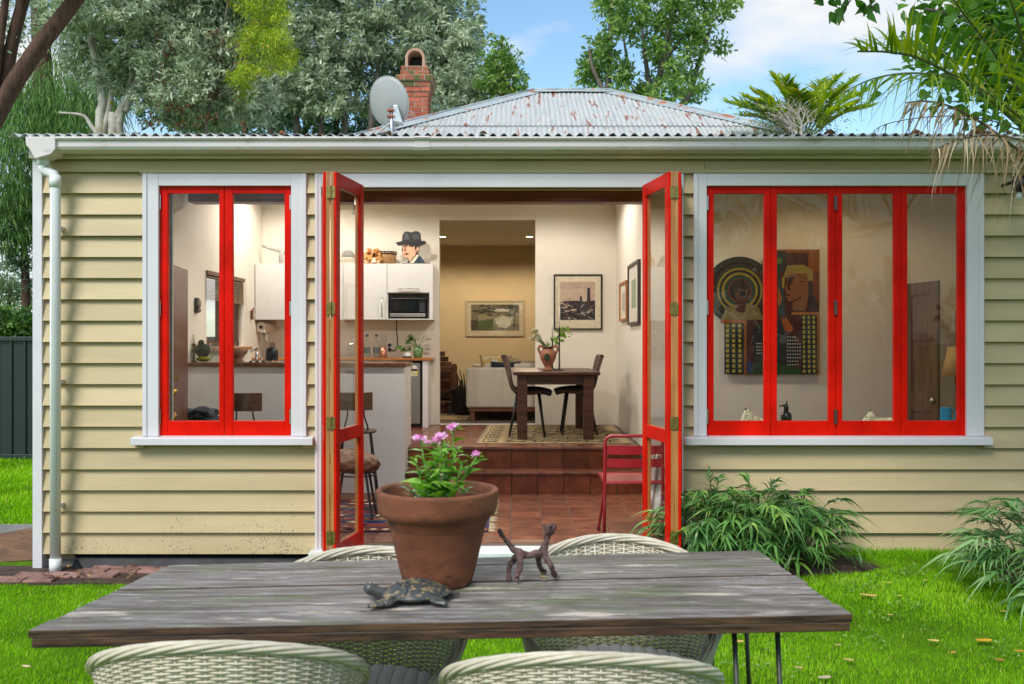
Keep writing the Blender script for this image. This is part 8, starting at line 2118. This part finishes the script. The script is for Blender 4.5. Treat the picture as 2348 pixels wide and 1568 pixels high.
# H: hedge and bushes at the left edge, beyond the fence
D = 14.5
bl = [(20, 745, .25), (55, 750, .22), (-20, 740, .3), (85, 745, .25), (-60, 740, .35), (120, 740, .3)]
tree('laurel_hedge', 'glossy green hedge showing above the steel fence', (-7.7, 14.5, 0), [([(-7.7, 14.5, 0), (-7.7, 14.5, 1.6)], .08, .04), ([(-7.2, 14.5, 0), (-7.2, 14.5, 1.6)], .08, .04)], [blob_px(x, y + 6, D, r * 1.2) for x, y, r in bl], leafmat('laurel_leaf', [(0.03, 0.09, 0.02), (0.09, 0.20, 0.04), (0.22, 0.36, 0.09)], rough=.3, spec=.6), BARK, 0.11, 0.05, 60, 8, cat='hedge')
D = 20
bl = [(20, 640, .5), (60, 670, .4), (0, 700, .5), (45, 710, .35), (-40, 650, .6), (100, 690, .4)]
tree('pale_bush', 'pale green bush beyond the fence', (wx(20, D), D, 0), [([(wx(20, D), D, 0), pp(20, 740, D), pp(25, 640, D)], .08, .03)], [blob_px(x, y, D, r) for x, y, r in bl], leafmat('pale_bush_leaf', [(0.08, 0.16, 0.06), (0.20, 0.30, 0.14), (0.34, 0.44, 0.25)], rough=.5), BARK_GREY, 0.10, 0.03, 30, 9, cat='bush')
D = 17.5
bl = [(30, 480, .5), (55, 530, .45), (20, 560, .45), (60, 590, .35), (70, 450, .4), (-30, 520, .6), (45, 620, .2), (65, 660, .15)]
tree('dark_leafy_tree', 'dark glossy tree rising behind the pale bush', (wx(60, D), D, 0), [([(wx(60, D), D, 0), pp(60, 700, D), pp(55, 560, D), pp(50, 430, D)], .10, .04)], [blob_px(x, y, D, r * .9) for x, y, r in bl], DEEP, BARK, 0.11, 0.035, 30, 9)

# ------------------------------------------------------------------ palms
def frond(mb, leaf_lists, path, n, ll, wdt, droop, tint_rng, up_side, updir, taper=True, lw=1.0, hang=0.0, skip=0.15, mess=.07):
    """a pinnate palm leaf along a path; collects leaflets"""
    sp = smooth_path(path, 40)
    mb.tube([tuple(p) for p in sp], list(np.linspace(wdt, wdt * 0.3, 41)), 6)
    for i in range(n):
        s = skip + (1 - skip) * i / n
        k = min(39, int(s * 40)); p = sp[k]; tg = nrm(np.array(sp[k + 1]) - np.array(sp[max(0, k - 1)]))
        sd = nrm(np.cross(tg, updir))
        for sg in (-1, 1):
            if rng.random() < 0.06: continue
            d = tg * rng.uniform(.45, .75) + sd * sg * rng.uniform(.75, 1.0) + np.asarray(updir) * up_side * rng.uniform(.4, 1.0) + np.array([0, 0, -hang]) + rng.normal(size=3) * mess
            leaf_lists[0].append(p); leaf_lists[1].append(d); leaf_lists[2].append(ll * (math.sin(PI * (0.18 + 0.75 * s)) ** .7) * rng.uniform(.75 if mess < .2 else .4, 1.15)); leaf_lists[3].append(rng.uniform(.010, .018) * lw); leaf_lists[4].append(droop * rng.uniform(.7, 1.3)); leaf_lists[5].append(rng.uniform(*tint_rng))
PALM = leafmat('palm_leaflet', [(0.05, 0.14, 0.02), (0.16, 0.30, 0.025), (0.40, 0.50, 0.035), (0.45, 0.24, 0.04)], trans=0.45, rough=0.35, spec=0.5, pos=[0, .45, .9, 1])
DEAD = leafmat('dead_frond', [(0.16, 0.085, 0.045), (0.42, 0.29, 0.18), (0.64, 0.52, 0.38)], trans=0.25, rough=0.8)
# foreground palm: trunk just out of frame, fronds over the right end of the roof
D = 5.3
px0 = (wx(2520, D), D, 0.0)
t = thing('garden_palm', 'feathery palm with green and dead fronds hanging over the right end of the roof', 'palm', (px0[0], px0[1], float(ground_z(px0[0], px0[1]))))
mb = MB(); zc = wz(360, D)
mb.tube([(px0[0], D, 0), (px0[0] + 0.03, D, 1.3), (px0[0], D, zc - 0.3)], [0.14, 0.11, 0.10], 16); mb.build('trunk', BARK_GREY, t, smooth=True)
crown = (px0[0], D, zc)
gl = [[] for _ in range(6)]; rb = MB()
frond(rb, gl, [crown, P(2440, 372, D - .05), P(2347, 296, D - .1), P(2241, 208, D - .15), P(2117, 138, D - .2), P(2040, 120, D - .2), P(1965, 118, D - .2)], 62, 0.50, 0.016, 0.30, (0.3, 0.97), 0.95, np.array([0.35, -0.15, 1.0]), skip=.12, lw=1.15)
frond(rb, gl, [crown, P(2460, 250, D), P(2400, 100, D), P(2330, -20, D), P(2240, -120, D)], 34, 0.45, 0.016, .4, (0.2, .9), 0.3, np.array([0.5, -.3, .6]), skip=.2)
frond(rb, gl, [crown, P(2500, 200, D + .4), P(2450, 20, D + .6), P(2380, -150, D + .8)], 30, 0.45, 0.016, .4, (0.2, .9), 0.3, np.array([0.5, -.3, .6]), skip=.2)
frond(rb, gl, [crown, P(2450, 330, D - .6), P(2370, 210, D - 1.0), P(2330, 40, D - 1.2), P(2280, -80, D - 1.3)], 26, 0.30, 0.012, .5, (0.3, 1.0), 0.3, np.array([0.6, .3, .5]), skip=.25)
frond(rb, gl, [crown, P(2600, 150, D), P(2680, 50, D), P(2800, 100, D)], 30, 0.45, 0.016, .6, (0.2, .9), 0.5, np.array([0, 0, 1.0]))
frond(rb, gl, [crown, P(2440, 330, D + .2), P(2350, 225, D + .2), P(2270, 110, D + .2), P(2200, 20, D + .1), P(2150, -60, D)], 46, 0.44, 0.012, .4, (0.3, 1.0), .5, np.array([.6, -.3, .7]), skip=.2)
frond(rb, gl, [crown, P(2430, 360, D - .2), P(2330, 262, D - .3), P(2220, 190, D - .35), P(2110, 168, D - .4), P(2010, 178, D - .4), P(1925, 215, D - .4)], 40, 0.34, 0.010, .6, (0.1, .8), .1, np.array([.1, -.2, 1.0]), hang=.2, skip=.3, lw=.8)
rb.build('rachis', flat('#4c5a24'), t, smooth=True)
me = strap_mesh('green_leaflets', np.array(gl[0]), np.array(gl[1]), np.array(gl[2]), np.array(gl[3]), np.array(gl[4]), np.array(gl[5]), nseg=5, org=ORG[t.name], jit=.4); tag(link_mesh('green_leaflets', me, PALM, t), kind='stuff')
gl = [[] for _ in range(6)]; rb = MB()
frond(rb, gl, [crown, P(2420, 405, D - .1), P(2336, 346, D - .15), P(2250, 282, D - .2), P(2180, 245, D - .2), P(2120, 232, D - .2), P(2075, 236, D - .2)], 44, 0.30, 0.012, 0.7, (0.1, 1.0), -0.1, np.array([0, 0, 1.0]), hang=0.8, lw=.75, mess=.34)
frond(rb, gl, [crown, P(2440, 370, D - .3), P(2350, 325, D - .4), P(2270, 310, D - .45), P(2190, 322, D - .5), P(2130, 350, D - .5)], 30, 0.27, 0.008, 0.8, (0.1, 1.0), -0.2, np.array([0, 0, 1.0]), hang=1.0, lw=.65, mess=.4)
frond(rb, gl, [crown, P(2430, 350, D + .3), P(2340, 300, D + .45), P(2240, 270, D + .6), P(2130, 268, D + .7), P(2030, 285, D + .7), P(1990, 312, D + .7)], 16, 0.26, 0.006, 0.9, (0.0, .6), -0.2, np.array([0, 0, 1.0]), hang=1.0, lw=.5, mess=.4)
rb.build('dead_rachis', flat('#5a4a34'), t, smooth=True)
me = strap_mesh('dead_leaflets', np.array(gl[0]), np.array(gl[1]), np.array(gl[2]), np.array(gl[3]), np.array(gl[4]), np.array(gl[5]), nseg=6, org=ORG[t.name], jit=.6, wave=.05); tag(link_mesh('dead_leaflets', me, DEAD, t), kind='stuff')
# broad-leaved tree behind the palm, overhanging the roof end
D = 7.6
bl = [(2170, 60, .30), (2230, 40, .36), (2300, 60, .40), (2180, 130, .25), (2250, 120, .34), (2320, 140, .36), (2210, 190, .28), (2280, 200, .32), (2340, 220, .34), (2240, 245, .22), (2310, 270, .26), (2130, 190, .14), (2110, 90, .15), (2400, 120, .5), (2450, 250, .5), (2300, -60, .6), (2420, -40, .7), (2170, -10, .35), (2550, 100, .7), (2120, 20, .16)]
tree('broadleaf_tree', 'broad-leaved bright green tree behind the palm at the right end of the roof', (5.3, 7.6, 0.1), [([(5.3, 7.6, 0), (5.25, 7.6, 1.6), P(2620, 300, D), P(2500, 120, D), P(2350, 20, D)], .12, .04), ([P(2620, 320, D), P(2420, 230, D), P(2250, 180, D)], .05, .015), ([P(2480, 120, D), P(2300, 60, D), P(2120, 20, D)], .04, .01)],
     [blob_px(x, y, D + rng.uniform(-.25, .35), r) for x, y, r in bl], leafmat('broad_leaf', [(0.045, 0.13, 0.02), (0.12, 0.29, 0.035), (0.24, 0.46, 0.06)], trans=.45, rough=.3, spec=.5), BARK_GREY, 0.12, 0.075, 15, 4, tuft_r=.3, oval=True)
# twig with round leaves hanging in from above
OV = [(1.0, 4.3, 5.0), (1.7, 4.0, 4.9), (0.8, 5.0, 5.4), (1.8, 4.7, 4.7), (0.4, 4.4, 5.2), (2.0, 4.6, 5.0), (3.0, 4.2, 4.9), (3.9, 4.6, 4.7), (2.9, 5.4, 5.1), (1.4, 5.2, 5.4), (3.9, 5.6, 4.9), (2.2, 3.6, 4.9), (4.6, 3.9, 4.3), (4.9, 5.0, 4.4), (2.3, 6.1, 5.4), (3.4, 3.2, 4.6), (5.0, 2.9, 4.0)]
t = tree('overhanging_tree', 'round-leaved tree whose dark twigs hang into the sky above the roof', (5.2, 4.3, 0.1), [([(5.2, 4.3, 0), (5.1, 4.3, 2.0), (4.6, 4.4, 3.6), (3.4, 4.6, 4.7), (2.0, 4.8, 5.2)], .16, .05), ([(4.8, 4.35, 3.2), (4.6, 5.0, 4.3), (2.6, 5.8, 5.2)], .07, .03), ([(4.7, 4.4, 3.4), (3.4, 3.6, 4.6), (2.3, 3.6, 4.9)], .06, .03)],
     [(x, y, z, .62, .62, .5) for x, y, z in OV], MATS['broad_leaf'], BARK_GREY, 0.10, 0.07, 26, 4, tuft_r=.25, oval=True)
D = 6.2
mb = MB(); tw = [P(2080, -90, D), P(1990, -40, D), P(1950, 0, D), P(1935, 25, D)]; tw2 = [P(2060, -100, D), P(2010, -30, D), P(1996, 10, D), P(2010, 30, D)]; tw3 = [P(2040, -110, D), P(1920, -60, D), P(1890, -10, D), P(1880, 8, D)]
for q in (tw, tw2, tw3): mb.tube([tuple(p) for p in smooth_path(q, 10)], 0.005, 5)
mb.build('hanging_twig', BARK, t)
pos = [P(px, py, D) for px, py in ((1880, 2), (1888, 6), (1910, 28), (1918, 20), (1925, 36), (1914, 40), (1935, 12), (1928, 6), (1945, 4), (1975, 8), (1985, 15), (1992, 4), (1998, 14), (2003, 10), (1975, 14), (1985, 30), (1990, 32), (1906, 38), (1940, 0), (1900, 0))]
me = strap_mesh('leaves', np.array(pos), rng.normal(size=(len(pos), 3)) * [1, .4, 1] + [0, 0, -.6], rng.uniform(.06, .09, len(pos)), .05, .2, rng.uniform(0, .5, len(pos)), nseg=4, org=ORG[t.name], up=(0, -1, 0)); link_mesh('hanging_leaves', me, MATS['broad_leaf'], t)
# nikau palm behind the roof
D = 13.5
base = (wx(1840, D), D, 0)
t = thing('nikau_palm', 'stout palm with upright yellow-green fronds behind the roof', 'palm', base)
mb = MB(); zc = wz(330, D); mb.tube([(base[0], D, 0), (base[0], D, zc - .3), (base[0], D, zc)], [.16, .13, .16], 14); mb.build('trunk', BARK_GREY, t, smooth=True)
gl = [[] for _ in range(6)]; rb = MB(); c = (base[0], D, zc)
for tx, ty, dd in ((1660, 255, .3), (1700, 240, -.2), (1775, 195, .2), (1800, 200, -.3), (1835, 230, -.5), (1880, 205, .3), (1920, 195, 0), (1960, 200, .2), (1985, 230, -.2), (1960, 260, -.5), (1750, 270, -.4), (1690, 285, .1), (2000, 265, .3), (1725, 230, .4)):
    e = np.array(P(tx, ty - 22, D + dd)); m_ = (np.array(c) + e) / 2 + np.array([0, 0, .12]); frond(rb, gl, [c, tuple(m_), tuple(e)], 38, 0.46, 0.016, .25, (.35, .97), .5, np.array([-(e[0] - c[0]) * .5, -.2, .8]), skip=.25, lw=3.3)
rb.build('rachis', flat('#6c7328'), t)
me = strap_mesh('leaflets', np.array(gl[0]), np.array(gl[1]), np.array(gl[2]), np.array(gl[3]), np.array(gl[4]), np.array(gl[5]), nseg=3, org=ORG[t.name], jit=.4); tag(link_mesh('leaflets', me, PALM, t), kind='stuff')
# bare pale twiggy shrub
D = 12.9
t = thing('bare_shrub', 'bare whitish twiggy shrub in front of the stout palm', 'shrub', (wx(1840, D), D, 0))
mb = MB()
def twig(p, d, l, r, depth):
    q = p + d * l
    mid = (p + q) / 2 + rng.normal(size=3) * l * .08
    mb.tube([tuple(p), tuple(mid), tuple(q)], [r, r * .85, r * .65], 4, caps=False)
    if depth:
        for k in range(3 if depth > 2 else 2): twig(p + d * l * rng.uniform(.5, 1), nrm(d + rng.normal(size=3) * [.65, .5, .4]), l * rng.uniform(.6, .8), r * .62, depth - 1)
b0 = np.array([wx(1840, D), D, 0.0]); top = np.array(P(1838, 325, D)); mb.tube([tuple(b0), tuple((b0 + top) / 2 + [.1, 0, 0]), tuple(top)], [.07, .06, .05], 7)
for k in range(5): twig(top, nrm(np.array([rng.normal() * .45, rng.normal() * .3, .8])), .27, .013, 4)
mb.build('twigs', pbr('whitish_twig', (0.42, 0.37, 0.32), col2=(0.6, 0.54, 0.48), rough=.9), t)
pos = np.array([P(rng.normal(1810, 55), rng.uniform(235, 308), D + .4 + rng.normal() * .2) for _ in range(2600)])
link_mesh('sparse_foliage', leaf_mesh('sparse', pos, rng.normal(size=pos.shape) + [0, 0, .5], rng.uniform(.03, .07, len(pos)), .012, rng.uniform(0, 1, len(pos)), org=ORG[t.name]), leafmat('grey_fine_leaf', [(.12, .20, .06), (.28, .36, .16)]), t)

# garden behind the viewer, mirrored faintly in the panes
for i, (x, y, h) in enumerate(((-8, -10, 3.2), (-3, -11, 3.8), (2.2, -10.5, 3.4), (7, -10, 3.8), (12, -6, 3.4))):
    tree('garden_tree', ['leafy garden tree mirrored only in the paired red window', 'leafy garden tree facing the corner downpipe across the lawn', 'leafy garden tree across the lawn facing the open doors', 'leafy garden tree mirrored only in the four-pane window', 'leafy garden tree on the boundary beyond the garden palm'][i], (x, y, 0), [([(x, y, 0), (x + .1, y, h * .5), (x, y, h)], .15, .06)],
         [(x + rng.uniform(-2.3, 2.3), y + rng.normal() * .6, h * (.18 + .85 * q / 11), 1.3, 1.0, 1.1) for q in range(12)], DEEP, BARK, 0.30, 0.14, 4, 7)
